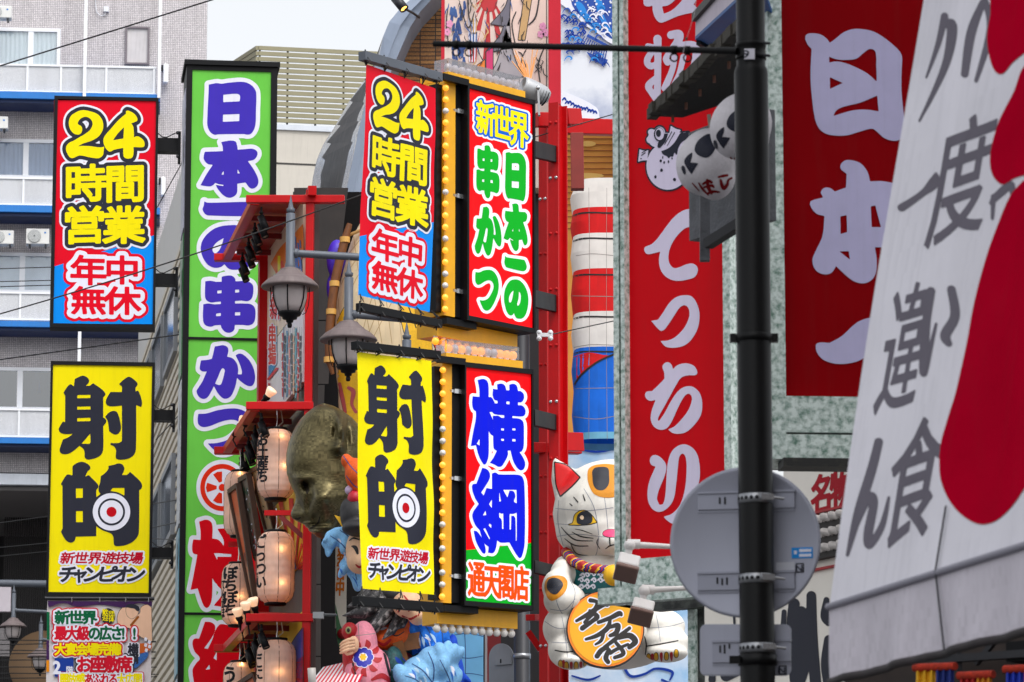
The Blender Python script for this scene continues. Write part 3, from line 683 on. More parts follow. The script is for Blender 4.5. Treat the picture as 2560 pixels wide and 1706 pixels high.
# ================================================================ tall green sign pylon
GP = VPlane(460, 48.0, 692, 48.14)
GRN = M('print_green', (102, 190, 72), .3, var=.05, em=.06); PUR = M('print_violet', (66, 50, 178), .3, var=.05)
pyl = thing('sign_pylon', GP.pt(.5, 0, -.5), 'tall green illuminated sign pylon with violet and red characters outlined in white', 'sign')
u0 = GP.uz(459, 700)[0]; u1 = GP.uz(688, 700)[0]; zt = GP.uz(570, 166)[1]; a0 = GP.uz(473.5, 700)[0] ; a1 = GP.uz(672, 700)[0]; zb1 = GP.uz(570, 178)[1]
dv = [GP.uz(570, 848)[1], GP.uz(570, 1536)[1]]
b = MB(); D = .9
b.obox(GP, u0, a0, 0, zt, -D, .02, BLACKF); b.obox(GP, a1, u1, 0, zt, -D, .02, BLACKF); b.obox(GP, a0, a1, zb1, zt, -D, .018, BLACKF)
b.obox(GP, u0 - .03, u1 + .03, zt, zt + .06, -D - .03, .05, BLACKF)
for z in dv: b.obox(GP, a0, a1, z - .015, z + .015, -.1, .016, BLACKF)
b.obox(GP, a0, a1, 0, zb1, -D, -.1, BLACKF)
b.build('frame', pyl)
zz = [zb1, dv[0] + .015, dv[0] - .015, dv[1] + .015, dv[1] - .015, 1.5]
for k in range(3):
    b = MB(); b.obox(GP, a0, a1, zz[2 * k + 1], zz[2 * k], -.08, 0, GRN); b.build('face', pyl)
# printed panels on its left flank
b = MB()
cols = [(60, 150, 200), (196, 210, 222), (120, 170, 190), (210, 214, 220), (40, 120, 60), (190, 190, 210)]
zz2 = np.linspace(2.5, zt - .25, 7)
for k in range(6): b.hexa([GP.pt(u0 - .012, z, n) for (z, n) in ((zz2[k] + .03, -.06), (zz2[k + 1] - .03, -.06), (zz2[k + 1] - .03, -D + .06), (zz2[k] + .03, -D + .06))] + [GP.pt(u0 - .001, z, n) for (z, n) in ((zz2[k] + .03, -.06), (zz2[k + 1] - .03, -.06), (zz2[k + 1] - .03, -D + .06), (zz2[k] + .03, -D + .06))], M('flank_print_%d' % k, cols[k], .4, var=.4, scale=9))
b.build('side_panel', pyl)
A4 = dict(x0=460, y0=180, k=.2168); A5 = dict(x0=460, y0=490, k=.22967); A6 = dict(x0=460, y0=840, k=.2168); A7 = dict(x0=450, y0=1130, k=.3671)
K = {}
K['日'] = (pts('285,147* 380,130 430,137 520,125 650,115 730,128 800,175 832,240 830,440 825,600 805,670 770,715 730,725 690,718 400,720 350,725 300,690 270,620 270,520 280,300 285,200', **A4), [pts(q, **A4) for q in ('453,265* 610,253 645,275 642,340* 453,350*', '450,493* 640,485* 637,568* 448,577*')])
K['本'] = (pts('428,810* 480,800 540,792 595,805 612,850 620,898* 700,892 790,888 840,915 845,960 810,1010 735,1030* 800,1120 850,1220 857,1280 830,1330 770,1345 708,1275* 615,1290* 612,1390 585,1430 530,1452 470,1435 400,1365 365,1303* 455,1318* 455,1303* 400,1295 362,1280* 330,1310 290,1322 190,1308* 260,1180 333,1072* 270,1060 230,1010 228,970 240,922* 450,915* 445,860', **A4), [pts(q, **A4) for q in ('458,1140* 458,1187* 430,1185*', '617,1120* 645,1172* 617,1172*')])
K['一'] = (pts('220,60* 260,75 700,65 740,75 790,145 770,190 720,215 650,222 300,215 240,205 203,150 215,105', **A5), [])
K['の'] = (pts('510,318 600,325 700,365 780,440 815,530 800,640 740,740 660,790 560,805 490,795 440,745* 400,775 330,783 260,750 205,670 182,580 200,490 270,400 370,340', **A5), [pts(q, **A5) for q in ('432,460* 415,520 385,590 340,625 312,600 320,550 365,500', '565,465* 600,475 620,520 600,600 540,645 522,622* 555,560 567,500')])
K['串'] = (pts('410,880* 470,868 520,870 555,900 560,930* 640,928 710,938 750,975 755,1040 740,1110 700,1145 625,1140* 555,1145* 555,1172* 650,1172 730,1180 770,1220 778,1300 760,1380 710,1410 640,1405* 553,1405* 545,1460 500,1490 450,1482 410,1440 400,1405* 335,1410* 290,1425 230,1405 207,1350 210,1180* 270,1172 330,1182* 402,1178* 402,1150* 345,1155* 290,1160 240,1130 228,1060 232,930* 290,925 350,937* 410,935*', **A5), [pts(q, **A5) for q in ('362,1033* 410,1028* 408,1060* 362,1062*', '557,1022* 600,1020* 602,1050* 557,1055*', '350,1282* 402,1275* 400,1308* 348,1311*', '555,1268* 612,1266* 612,1300* 553,1303*')])
K['か'] = (pts('355,122* 400,115 450,108 495,125 512,165 497,240* 560,260 610,320 625,390 620,445* 665,445* 668,410 640,320 595,225* 635,205 680,215 750,280 800,370 820,470 810,540 780,578 730,575 660,530 612,485* 590,590 545,690 500,722 450,720 390,660 345,580* 310,650 270,710 220,728 170,700 145,640 165,600 210,530 262,412* 215,410 185,390 182,360 195,283* 260,278 322,265* 340,190', **A6), [pts('440,375 468,390 465,430 445,510 425,560 400,567 358,552* 390,480', **A6)])
K['つ'] = (pts('165,900* 260,895 380,860 500,840 600,838 690,865 760,920 790,1000 770,1100 700,1200 600,1300 500,1350 400,1350 340,1310 275,1242* 380,1235 500,1200 600,1120 650,1050 640,1000 580,970 500,972 400,1000 300,1040 220,1052 170,1025 157,970', **A6), [])
gp = lambda x, y, o: GP.at(x, y, o)
mb = MB(); f = Field(478, 195, 665, 1150, 1.5, 14)
for c in '日本一の串かつ': f.poly(*K[c])
ink(mb, f, 10.5, SW, gp, .006); ink(mb, f, 0, PUR, gp, .009)
RD = M('print_vermilion', (224, 44, 16), .35, var=.04); RD2 = M('print_scarlet', (212, 0, 22), .35, var=.05)
cx, cy = 450 + 288 * .3671, 1130 + 243 * .3671
for r, m, o in ((65, SW, .0075), (55, RD, .0105), (43.5, SW, .0135)):
    c = Field(cx - 66, cy - 72, cx + 66, cy + 72, 1.5, 4).circ(cx, cy, r, r * 1.07); ink(mb, c, 0, m, gp, o)
c = Field(cx - 50, cy - 50, cx + 50, cy + 50, 1.2, 4).circ(cx, cy, 9)
for k in range(5):
    a = R(72 * k + 0); ca, sa = math.cos(a), math.sin(a)
    q = [(14, -4), (38, -12), (41, 0), (38, 12), (14, 4)]
    c.poly([(cx - (x * ca - y * sa), cy - (x * sa + y * ca), True) for x, y in q])
ink(mb, c, 0, RD, gp, .0165)
f = Field(455, 1290, 680, 1720, 1.5, 14)
f.poly(pts('130,475* 185,463 218,490 220,590* 262,600 295,640 300,690* 230,690* 255,740* 290,800 290,900* 250,900 220,860* 220,960 210,1030 185,1063 160,1045 120,930* 72,940* 100,800 118,700* 90,690 82,650 90,597* 140,600* 140,540', **A7))
f.poly(pts('255,525* 440,510* 560,520* 570,1060* 440,1080* 230,1047* 290,955 250,900 255,715* 350,715* 350,697* 260,690* 300,620', **A7))
f.poly(pts('170,1157* 215,1162 240,1190 225,1250 165,1338* 190,1342* 215,1290* 265,1180 330,1180 560,1200* 570,1640* 110,1640* 85,1490 110,1440 135,1407 100,1360 85,1310 95,1275 130,1272*', **A7), [pts('250,1360* 250,1420* 228,1405*', **A7), pts('200,1450* 205,1480* 172,1485*', **A7)])
ink(mb, f, 10.5, SW, gp, .0075); ink(mb, f, 0, RD2, gp, .0105)
mb.build('lettering', pyl)
# ================================================================ louvred building behind
VP = VPlane(645, 85, 940, 85.5)
KHA = M('khaki_louvre', (142, 136, 108), .5, var=.08); PAN = M('warm_grey_panel', (196, 190, 180), .5, var=.05, streak=.14)
lb = thing('louvred_building', VP.pt(1.5, 0, -3), 'beige panel building with khaki louvred screen on its roof', 'building')
u0 = VP.uz(645, 250)[0]; u1 = VP.uz(1010, 250)[0]; zr = VP.uz(780, 329)[1]; zc2 = VP.uz(780, 316)[1]; zt = VP.uz(780, 124)[1]
b = MB(); b.obox(VP, u0 - .2, u1, 0, zr, -8, 0, PAN); b.build('wall', lb)
b = MB()
for z in (VP.uz(700, 409)[1], VP.uz(700, 520)[1], VP.uz(700, 640)[1]): b.obox(VP, u0 - .2, u1, z - .02, z + .02, 0, .006, M('panel_joint', (60, 58, 56), .7))
b.build('panel_joint', lb)
b = MB(); b.obox(VP, u0 - .25, u1, zr, zc2, -8, .05, M('pale_coping', (206, 212, 222), .4, streak=.1)); b.build('coping', lb)
n = 14; b = MB(); pit = (zt - zc2) / n
for k in range(n):
    z = zc2 + .05 + k * pit
    b.obox(VP, u0, u1, z, z + pit * .72, 0, .04, KHA)
    b.hexa([VP.pt(u0 - d * .1, z + q, -d) for d in (0, 3.2) for (q) in (0, pit * .72)][:0] or [VP.pt(u0, z, .02), VP.pt(u0, z + pit * .72, .02), VP.pt(u0 - .06, z + pit * .72, .02), VP.pt(u0 - .06, z, .02), VP.pt(u0 - .6, z, -2.6), VP.pt(u0 - .6, z + pit * .72, -2.6), VP.pt(u0 - .66, z + pit * .72, -2.6), VP.pt(u0 - .66, z, -2.6)], KHA)
b.build('louvre_screen', lb)
b = MB()
for k in range(5):
    q = u0 + .03 + k * .62; b.obox(VP, q - .02, q + .02, zc2, zt, -.06, -.02, DARKMET)
b.build('louvre_post', lb)

# ================================================================ barrel-fronted building: silver arch, brick gable, dark flank
ab = thing('arch_building', P(1000, 850, 60) * 1.0, 'building with silver arched rim brown brick gable and dark metal flank', 'building')
ab.location.z = 0
SILV = M('silver_cladding', (150, 162, 182), .32, .25, var=.08, streak=.08); SILV2 = M('silver_roof_panel', (186, 192, 200), .22, .3, var=.1)
BRK = gridmat('brown_brick', (168, 118, 66), (52, 42, 36), .24, .0655, .008, rough=.7, var=.3, offset=0.0, bump=1.0, stain=.3, tile2=(120, 76, 40))
outer = [(1110, -110), (1062, -45), (1025, 0), (1000, 22), (973, 55), (958, 91), (949, 134), (934, 180), (914, 255), (896, 327), (866, 476), (846, 640), (830, 800), (815, 960), (806, 1150), (802, 1347), (801, 1637), (801, 1900)]
inner = [(1160, -90), (1110, -35), (1078, 0), (1051, 29), (1025, 69), (1003, 120), (978, 178), (962, 230), (945, 300), (926, 370), (898, 500), (876, 650), (860, 800), (842, 960), (834, 1150), (829, 1347), (828, 1637), (828, 1900)]
mid = [((a[0] * .45 + c[0] * .55), (a[1] * .45 + c[1] * .55)) for a, c in zip(outer, inner)]
def strip(A, B, Y1, Y2, m, sm=False):
    mb = MB(); vs = [P(*a, Y1) for a in A] + [P(*q, Y2) for q in B]; n = len(A)
    mb.add(vs, [(i, i + 1, n + i + 1, n + i) for i in range(n - 1)], m, sm); return mb
b = strip(outer, mid, 60.0, 59.8, SILV); t = strip(mid, inner, 59.85, 59.9, SILV); b.add(t.v, t.f, SILV)
n = len(inner); b.add([P(*q, 59.9) for q in inner] + [P(*q, 59.9) + Vector((0, 1.2, 0)) for q in inner], [(i, i + 1, n + i + 1, n + i) for i in range(n - 1)], SILV)
b.build('arch_rim', ab)
b = MB(); gp_ = VPlane(950, 60.9, 1200, 60.9); poly = [gp_.at(*q) for q in inner[1:9]] + [gp_.at(945, 620), gp_.at(1260, 620), gp_.at(1260, -35)]
b.prism(poly, (0, 1, 0), BRK); b.build('brick_gable', ab)
# curved roof skin running back from the rim
back = [(1010, 5), (985, 60), (955, 120), (930, 170), (909, 204), (872, 255), (836, 318), (808, 362), (792, 400), (782, 445), (776, 490), (772, 700), (770, 1000), (769, 1900)]
front = [(1010, 12), (975, 52), (958, 91), (947, 140), (930, 196), (914, 255), (902, 300), (890, 352), (880, 405), (868, 470), (860, 520), (840, 700), (812, 1000), (801, 1900)]
mb = MB(); m = len(back)
for k in range(4):
    A = [tuple(np.array(f) + (np.array(q) - np.array(f)) * (k / 4 + .003)) for f, q in zip(front, back)]; B = [tuple(np.array(f) + (np.array(q) - np.array(f)) * ((k + 1) / 4 - .003)) for f, q in zip(front, back)]
    t = strip(A, B, 60.1 + k * 2.5, 60.1 + (k + 1) * 2.5, SILV2, True); mb.add(t.v, t.f, SILV2, True)
mb.build('roof_skin', ab)
mb = strip(front, back, 60.25, 70.4, BLACKF); mb.build('roof_seam_backing', ab)
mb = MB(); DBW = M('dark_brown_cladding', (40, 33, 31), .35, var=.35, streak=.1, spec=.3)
dp = VPlane(760, 58.5, 870, 58.9)
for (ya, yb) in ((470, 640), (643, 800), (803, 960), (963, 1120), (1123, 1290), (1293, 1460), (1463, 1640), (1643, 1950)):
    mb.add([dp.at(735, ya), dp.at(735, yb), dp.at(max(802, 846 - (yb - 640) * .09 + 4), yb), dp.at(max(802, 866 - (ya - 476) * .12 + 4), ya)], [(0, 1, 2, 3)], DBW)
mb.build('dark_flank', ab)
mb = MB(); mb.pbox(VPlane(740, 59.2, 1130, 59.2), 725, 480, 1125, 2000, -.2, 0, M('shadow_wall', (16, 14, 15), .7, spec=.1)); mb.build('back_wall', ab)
# spotlight on the arch
t = thing('arch_spotlight', P(1035, 25, 59), 'grey cylinder spotlight lit on an arm at the top of the silver arch', 'spotlight')
mb = MB(); mb.lathe(P(1000, 10, 59), [(.02, -.14), (.075, -.14), (.075, .12), (.06, .12), (.05, .08), (.01, .08)], DARKMET, 16, ax=P(1013, 26, 58.9) - P(985, -8, 59)); mb.build('housing', t)
mb = MB(); mb.lathe(P(1000, 10, 59), [(.055, .1), (.001, .1)], emit('warm_lamp', (255, 190, 90), 2.0), 12, ax=P(1013, 26, 58.9) - P(985, -8, 59)); mb.build('lens', t)
mb = MB(); mb.tube([P(1012, 22, 59), P(1034, 34, 59.6), P(1048, 44, 60)], .02, DARKMET, 8); mb.build('arm', t)

# ================================================================ red steel canopy building with posters
WP = VPlane(667, 46.2, 764, 43.0)
YN, YF = 43.0, 46.2
rs = thing('red_steel_building', P(720, 1000, 44.5), 'red steel framed shop front with three canopy levels and posters on its side wall', 'building'); rs.location.z = 0
uF = WP.uz(667, 850)[0]; uN = WP.uz(760, 850)[0]
mb = MB(); mb.obox(WP, uF, uN, 0, WP.uz(750, 510)[1], -.16, -.05, M('dark_back_board', (60, 44, 42), .5, var=.1)); mb.build('wall', rs)
mb = MB(); cpl = VPlane(758, YN, 777, YN)
mb.pbox(cpl, 757, 474, 777, 2200, -.25, .06, REDST); mb.build('column', rs, bevel=.008)
mb = MB(); mb.obox(WP, uF - .1, uF + .06, 0, WP.uz(672, 620)[1], -.3, .1, REDST); mb.build('column', rs)
def canopy(y_front, y_back, xr, nm):
    zN = P(700, y_front, YN).z; zf = zN
    a = P(616, y_front, YN); a2 = P(xr, y_front, YN); c = P(536, y_back, YF); c.z = zN; d = P(590, y_back, YF); d.z = zN; e = P(622, y_front, YN); e.z = zN; q = P(565, y_back, YF); q.z = zN
    h = .085
    mb = MB(); mb.beam(a + Vector((0, -.035, 0)), a2 + Vector((0, -.035, 0)), .1, h, REDST); mb.build('front_beam', rs, bevel=.006)
    mb = MB(); mb.beam(c, P(720, y_back, YF) * 0 + Vector((WP.pt(uF, 0).x + .2, YF, zN)), .12, h, REDST); mb.build('rear_beam', rs, bevel=.006)
    mb = MB(); mb.beam(e + Vector((.06, .07, 0)), q + Vector((.02, -.07, 0)), .1, h - .004, REDST); mb.build('side_beam', rs, bevel=.006)
    mb = MB(); w1 = WP.pt(uN - .1, zN); w2 = WP.pt(uF + .1, zN)
    up = Vector((0, 0, .06)); t = Vector((0, 0, .02))
    p = [e + up + Vector((.1, .1, 0)), Vector((w1.x, w1.y, zN + .06)), Vector((w2.x, w2.y, zN + .06)), q + up + Vector((.08, -.1, 0))]
    mb.hexa(p + [x + t for x in p], M('canopy_board_red', (150, 30, 20), .45, rgb2=(190, 96, 30), thr=(.5, .62), scale=1.3)); mb.build('canopy_board', rs)
    for k in range(3):
        mb = MB(); s = .3 + k * .3; mb.beam(e.lerp(q, s) + Vector((.1, 0, .0)), Vector((WP.pt(uN + (uF - uN) * s, 0).x, WP.pt(uN + (uF - uN) * s, 0).y, zN)), .05, .06, DKRED); mb.build('canopy_rib', rs)
    return e, q, zN
CAN = [canopy(501, 642, 862, 'a'), canopy(1017, 1122, 784, 'b'), canopy(1546, 1605, 784, 'c')]
mb = MB(); mb.beam(P(781, 476, 42.8), P(772, 500, YN + .6), .09, .1, REDST); mb.build('beam_end', rs)
for (x0, x1, y) in ((661, 726, 1283), (571, 611, 1361)):
    mb = MB(); Y = 43.1 if x0 > 640 else 46
    mb.beam(P(x0, y, Y), P(x1 + 30, y, Y), .06, .055, REDST); 
    if x0 > 640: mb.beam(P(700, y + 8, Y), P(765, y + 66, Y), .05, .05, DKRED)
    mb.build('lantern_arm', rs)
# posters on the side wall (picture area by picture area, generic prints)
wp = lambda x, y, o: WP.at(x, y, o + .007)
def wallposter(x0, y0, x1, y1, base, label, draws, seed):
    rnd = random.Random(seed); t = thing('wall_poster', WP.at((x0 + x1) / 2, y1, 0), label, 'poster')
    r = WP.rect(x0, y0, x1, y1); mb = MB(); mb.obox(WP, *r, -.045, .006, M('print_' + base[0], base[1], .3, var=.06)); mb.build('sheet', t)
    mb = MB(); draws(mb, rnd); 
    if mb.v: mb.build('print', t)
def dr1(mb, rnd):
    f = Field(668, 560, 760, 760, 1.2, 3).poly(pts('676,660* 700,620 735,585 757,560* 757,640 735,690 720,730 700,700')); ink(mb, f, 0, M('print_orange2', (236, 120, 30), .35), wp, .012)
    f = Field(668, 560, 760, 760, 1.2, 3).poly(pts('678,740* 690,680 705,650* 716,700 722,790* 700,790')); ink(mb, f, 0, RD, wp, .016)
    f = Field(668, 560, 760, 830, 1.0, 3).text('串新', 676, 690, 700, 800, bold=1, vert=True); ink(mb, f, 2, SW, wp, .018); ink(mb, f, 0, RD2, wp, .021)
    f = Field(690, 560, 760, 700, 1.2, 3).poly(rectpoly(694, 640, 701, 720)); ink(mb, f, 0, PY, wp, .018)
    f = Field(736, 560, 760, 860, 1.0, 3)
    for k in range(40): x = 732 + rnd.random() * 20; y = 590 + rnd.random() * 120; f.stroke([(x, y, 1.6), (x + 2, y + 16 + rnd.random() * 14, 1.2)])
    ink(mb, f, 0, M('print_strong_blue', (40, 110, 190), .35), wp, .02)
wallposter(669, 560, 758, 815, ('pale_peach', (236, 214, 190)), 'upper peach poster with orange and blue brush shapes on the red building side wall', dr1, 3)
def dr2(mb, rnd):
    f = Field(668, 800, 700, 960, 1.2, 3).poly(pts('670,815* 692,815* 692,910* 671,945*')); ink(mb, f, 0, M('print_cyan', (20, 140, 200), .35), wp, .012)
    f = Field(668, 800, 700, 960, 1.0, 3).text('串揚', 672, 812, 689, 912, bold=1, vert=True); ink(mb, f, 2.2, SW, wp, .015); ink(mb, f, 0, RD2, wp, .018)
    f = Field(668, 800, 700, 960, 1.2, 3).stroke([(671, 948, 3), (692, 922, 3)]); f.stroke([(672, 960, 2), (676, 1000, 3)]); ink(mb, f, 0, PCR, wp, .02)
    for k in range(9):
        x = 706 + k * 5.6; c = ((200, 60, 60), (60, 80, 90), (90, 150, 190), (226, 150, 150), (70, 90, 100), (230, 190, 160), (100, 180, 200), (200, 40, 60), (60, 60, 80))[k]
        f = Field(x - 3, 815, x + 6, 1005, 1.0, 3)
        y = 822 + rnd.random() * 20
        while y < 985:
            l = 5 + rnd.random() * 16; f.stroke([(x + rnd.uniform(-1, 1), y, 1.9), (x + rnd.uniform(-1.5, 1.5), y + l, 1.5)]); y += l + 3 + rnd.random() * 5
        ink(mb, f, 0, M('print_line%d' % k, c, .4), wp, .012)
        f = Field(x - 3, 815, x + 6, 1005, 1.2, 3).stroke([(x + 3, 818, .6), (x + 3, 1000, .6)]); ink(mb, f, 0, SK if k % 3 else PNV, wp, .011)
wallposter(669, 818, 758, 1006, ('paper_white', (228, 226, 232)), 'lower white poster with columns of small writing on the red building side wall', dr2, 5)
def dr3(mb, rnd):
    for k in range(10):
        a = R(250 + k * 8); f = Field(690, 1240, 762, 1420, 1.3, 3)
        f.poly([(735, 1440, True), (735 + 240 * math.cos(a), 1440 + 240 * math.sin(a), True), (735 + 240 * math.cos(a + .06), 1440 + 240 * math.sin(a + .06), True)])
        ink(mb, f, 0, RD2, lambda x, y, o: WP.at(x, y, o + .007) if 672 < x < 757 and 1245 < y < 1425 else None, .012)
    f = Field(690, 1390, 762, 1420, 1.3, 3).poly(pts('706,1430* 715,1395* 724,1425* 735,1390* 742,1430*')); ink(mb, f, 0, M('print_strong_blue', (40, 110, 190), .35), wp, .016)
wallposter(672, 1240, 757, 1440, ('sun_yellow', (236, 190, 60)), 'yellow poster with red sun rays between the lanterns', dr3, 6)
def dr4(mb, rnd):
    for (q, m) in (('700,1706 715,1640 735,1600 757,1570* 757,1720*', PNV), ('720,1720 730,1670 745,1650 757,1640* 757,1720*', PCR)):
        f = Field(690, 1560, 762, 1720, 1.3, 3).poly(pts(q)); ink(mb, f, 2, SK, wp, .012); ink(mb, f, 0, m, wp, .016)
wallposter(672, 1562, 757, 1760, ('sun_yellow', (236, 190, 60)), 'yellow poster with blue and red wave shapes under the lowest canopy', dr4, 8)

# spotlights along the canopies
def spot_proto():
    t = thing('canopy_spotlight', (0, 0, 0), 'x', 'spotlight', 'black spotlights under the red canopies')
    mb = MB(); mb.lathe((0, 0, 0), [(.005, -.075), (.036, -.075), (.038, .085), (.032, .085), (.03, .07), (.002, .07)], BLACKF, 14, ax=(.35, -.25, -.85)); mb.build('housing', t)
    mb = MB(); mb.lathe((0, 0, 0), [(.03, .079), (.001, .08)], M('unlit_lens', (70, 60, 50), .15), 10, ax=(.35, -.25, -.85)); mb.build('lens', t)
    mb = MB(); mb.tube([(0, 0, .02), (-.02, 0, .1), (-.02, .0, .16)], .012, BLACKF, 7); mb.ball((-.02, 0, .1), .022, BLACKF, 8, 6); mb.build('yoke', t)
    return t
sp0 = None
for ci, (e, q, z) in enumerate(CAN):
    for k in range(8):
        o = spot_proto() if sp0 is None else dup(sp0); sp0 = sp0 or o
        o.location = e.lerp(q, .03 + k * .132) + Vector((.17 + .03 * (k % 2), 0, -.23)); o.scale = (1.1,) * 3
        o['label'] = ('black cylinder spotlight in the row under the top red canopy', 'black cylinder spotlight in the row under the middle red canopy', 'black cylinder spotlight in the row under the lowest red canopy')[ci]
def flood(px, py, Y, d, label):
    t = thing('clip_floodlight', P(px, py, Y), label, 'floodlight'); c = P(px, py, Y); d = Vector(d).normalized()
    mb = MB(); mb.lathe(c, [(.01, -.15), (.03, -.14), (.028, -.03), (.04, -.02), (.042, .0), (.036, .02)], BLACKF, 12, ax=d); mb.build('holder', t)
    mb = MB(); mb.lathe(c, [(.03, .01), (.055, .07), (.062, .1), (.055, .11), (.001, .115)], M('frosted_bulb', (232, 210, 190), .3, em=.35, emc=(255, 200, 150)), 14, ax=d); mb.build('bulb', t)
    mb = MB(); mb.tube([c - d * .1, c - d * .16 + Vector((0, 0, -.03)), c - d * .12 + Vector((.02, 0, -.14))], .01, BLACKF, 6); mb.build('clamp', t)
flood(667, 993, 43.1, (.5, -.3, .6), 'reflector floodlight standing on the right of the middle canopy beam')
flood(627, 1040, 44.0, (.4, -.3, .6), 'reflector floodlight on the middle canopy side beam, nearer the poster wall')
flood(600, 1065, 44.8, (.4, -.3, .6), 'reflector floodlight on the middle canopy side beam, at its far end')
flood(637, 1520, 43.1, (-.2, -.3, .8), 'grey reflector floodlight on the lowest canopy beam below the lanterns')
flood(617, 1530, 43.0, (-.1, -.3, .8), 'lit reflector floodlight at the left tip of the lowest canopy beam')
flood(598, 1545, 44.0, (-.2, -.3, .8), 'reflector floodlight on the lowest canopy side beam')

# ================================================================ paper lanterns
PAP = paper('lantern_paper', (236, 206, 190), .3); LINK = M('print_ink', (30, 34, 40), .6); BULB = emit('lantern_bulb', (255, 190, 110), 5)
def lantern(px, py0, py1, wpx, Y, label, texts, lights=((.35, .3), (-.15, .7))):
    s = S(Y); r = wpx / 2 * s; zt = P(px, py0, Y).z; zb = P(px, py1, Y).z; c = P(px, (py0 + py1) / 2, Y); H = zt - zb
    t = thing('paper_lantern', Vector((c.x, c.y, zb)), label, 'lantern', 'white paper lanterns under the red canopies')
    prof = [(.55, .03), (.74, .06), (.9, .11), (.98, .18), (1, .28), (1, .4), (1, .5), (1, .6), (1, .72), (.98, .82), (.9, .89), (.74, .94), (.55, .97)]
    mb = MB(); fine = []
    for i in range(len(prof) - 1):
        for k in range(5):
            a = k / 5; fine.append((r * (prof[i][0] * (1 - a) + prof[i + 1][0] * a) + r * .008 * math.sin(k / 5 * 2 * math.pi), H * (prof[i][1] * (1 - a) + prof[i + 1][1] * a)))
    fine.append((r * .55, H * .97))
    mb.lathe((c.x, c.y, zb), fine, PAP, 32); sv, sf = list(mb.v), list(mb.f); sh = mb.build('paper_shade', t)
    mb = MB()
    for k in range(8):
        a = R(45 * k + 12); mb.tube([Vector((c.x + math.cos(a) * (q[0] + .001), c.y + math.sin(a) * (q[0] + .001), zb + q[1])) for q in fine[::4]], .0035, M('lantern_seam', (120, 84, 66), .7), 4)
    mb.build('seam', sh)
    if texts:
        mp_ = onto(sv, sf); mb = MB()
        for (tx, x0, y0, x1, y1, bo) in texts:
            f = Field(x0, y0, x1, y1, .8, 4).text(tx, x0, y0, x1, y1, bold=bo, vert=True, fill=1.0); ink(mb, f, 0, LINK, mp_, .004, 3)
        mb.build('lettering', sh)
    for (za, zb_, nm) in ((.96, 1.0, 'top_ring'), (0, .045, 'bottom_ring')):
        mb = MB(); mb.lathe((c.x, c.y, zb), [(.01, H * za), (r * .56, H * za), (r * .58, H * (za + zb_) / 2), (r * .56, H * zb_), (.01, H * zb_)], BLACKF, 24); mb.build(nm, t)
    mb = MB(); mb.tube([Vector((c.x, c.y, zb + H)), Vector((c.x + .01, c.y, zb + H + .1)), Vector((c.x, c.y, zb + H + .24))], .007, CHROME, 5)
    mb.tube([Vector((c.x, c.y, zb + H)), Vector((c.x + .07, c.y, zb + H + .06)), Vector((c.x + .05, c.y, zb + H + .2))], .006, M('pale_wire', (200, 190, 170), .6), 5); mb.build('chain', t)
    mb = MB(); mb.tube([Vector((c.x, c.y, zb + H * .02)), Vector((c.x, c.y, zb + H * .9))], .008, DARKMET, 6)
    for (dx, hz) in lights: mb.ball((c.x + r * dx, c.y - r * .62, zb + H * hz), .022, BULB, 10, 6)
    mb.build('bulb_string', t)
    for (dx, hz) in lights:
        l = bpy.data.lights.new('bulb_glow', 'POINT'); l.energy = .3; l.color = (1, .62, .28); l.shadow_soft_size = .03
        lo = bpy.data.objects.new('bulb_glow', l); COL.objects.link(lo); lo.parent = t; lo.location = Vector((c.x + r * dx, c.y - r * .8, zb + H * hz)) - Vector(t.location)
    return t
lantern(690, 1070, 1252, 95, 43.4, 'paper lantern hanging highest, right under the middle canopy beside the bronze face', [('お土産ち', 646, 1084, 669, 1206, 1.3), ('あらかし', 640, 1095, 648, 1240, .6)], ((.45, .45), (.3, .85)))
lantern(598, 1176, 1345, 76, 45.6, 'paper lantern without visible writing in front of the wheel emblem on the green pylon', [], ((.1, .93), (.3, .4)))
lantern(689, 1326, 1514, 94, 43.4, 'glowing paper lantern between the middle and the lowest red canopy, kana down its left side', [('ごっつい', 641, 1338, 664, 1472, 1.2), ('にと', 640, 1380, 646, 1470, .6)], ((.3, .73), (.35, .28)))
lantern(594, 1406, 1568, 80, 45.4, 'paper lantern with four bold kana at left, overlapping the red character of the pylon', [('ぼちぼち', 560, 1418, 592, 1540, 1.4), ('てんかま', 555, 1450, 562, 1545, .8)], ((.2, .45), (.1, .1)))
lantern(690, 1596, 1790, 98, 43.4, 'paper lantern below the lowest red canopy, right column', [('ここに', 638, 1612, 656, 1700, 1.2)], ((.2, .55), (.3, .2)))
lantern(597, 1652, 1820, 78, 45.4, 'paper lantern cut off by the bottom edge with one large kana', [('う', 560, 1668, 590, 1708, 1.8)], ((.2, .93), (.3, .5)))
# framed painted boards hung between the lanterns
BRW = M('dark_brown_wood', (74, 48, 34), .55, var=.3, scale=14, bump=.2)
def board(tl, tr, br, bl, Y, m, label, paint, backY=.5):
    a, b_, c, d = P(*tl, Y + backY), P(*tr, Y), P(*br, Y), P(*bl, Y + backY)
    t = thing('framed_board', d, label, 'board'); n = (b_ - a).cross(d - a).normalized()
    if n.dot(-a) < 0: n = -n
    L = lambda s, v: a.lerp(b_, s).lerp(d.lerp(c, s), v)
    mb = MB()
    for (p, q) in ((a, b_), (b_, c), (c, d), (d, a)): mb.beam(p, q, .05, .06, BRW, up=n)
    mb.build('frame', t)
    mb = MB(); mb.hexa([a, b_, c, d] + [x - n * .03 for x in (a, b_, c, d)], m); mb.build('panel', t)
    mb = MB(); paint(mb, lambda s, v, o: L(s, v) + n * o)
    if mb.v: mb.build('painting', t)
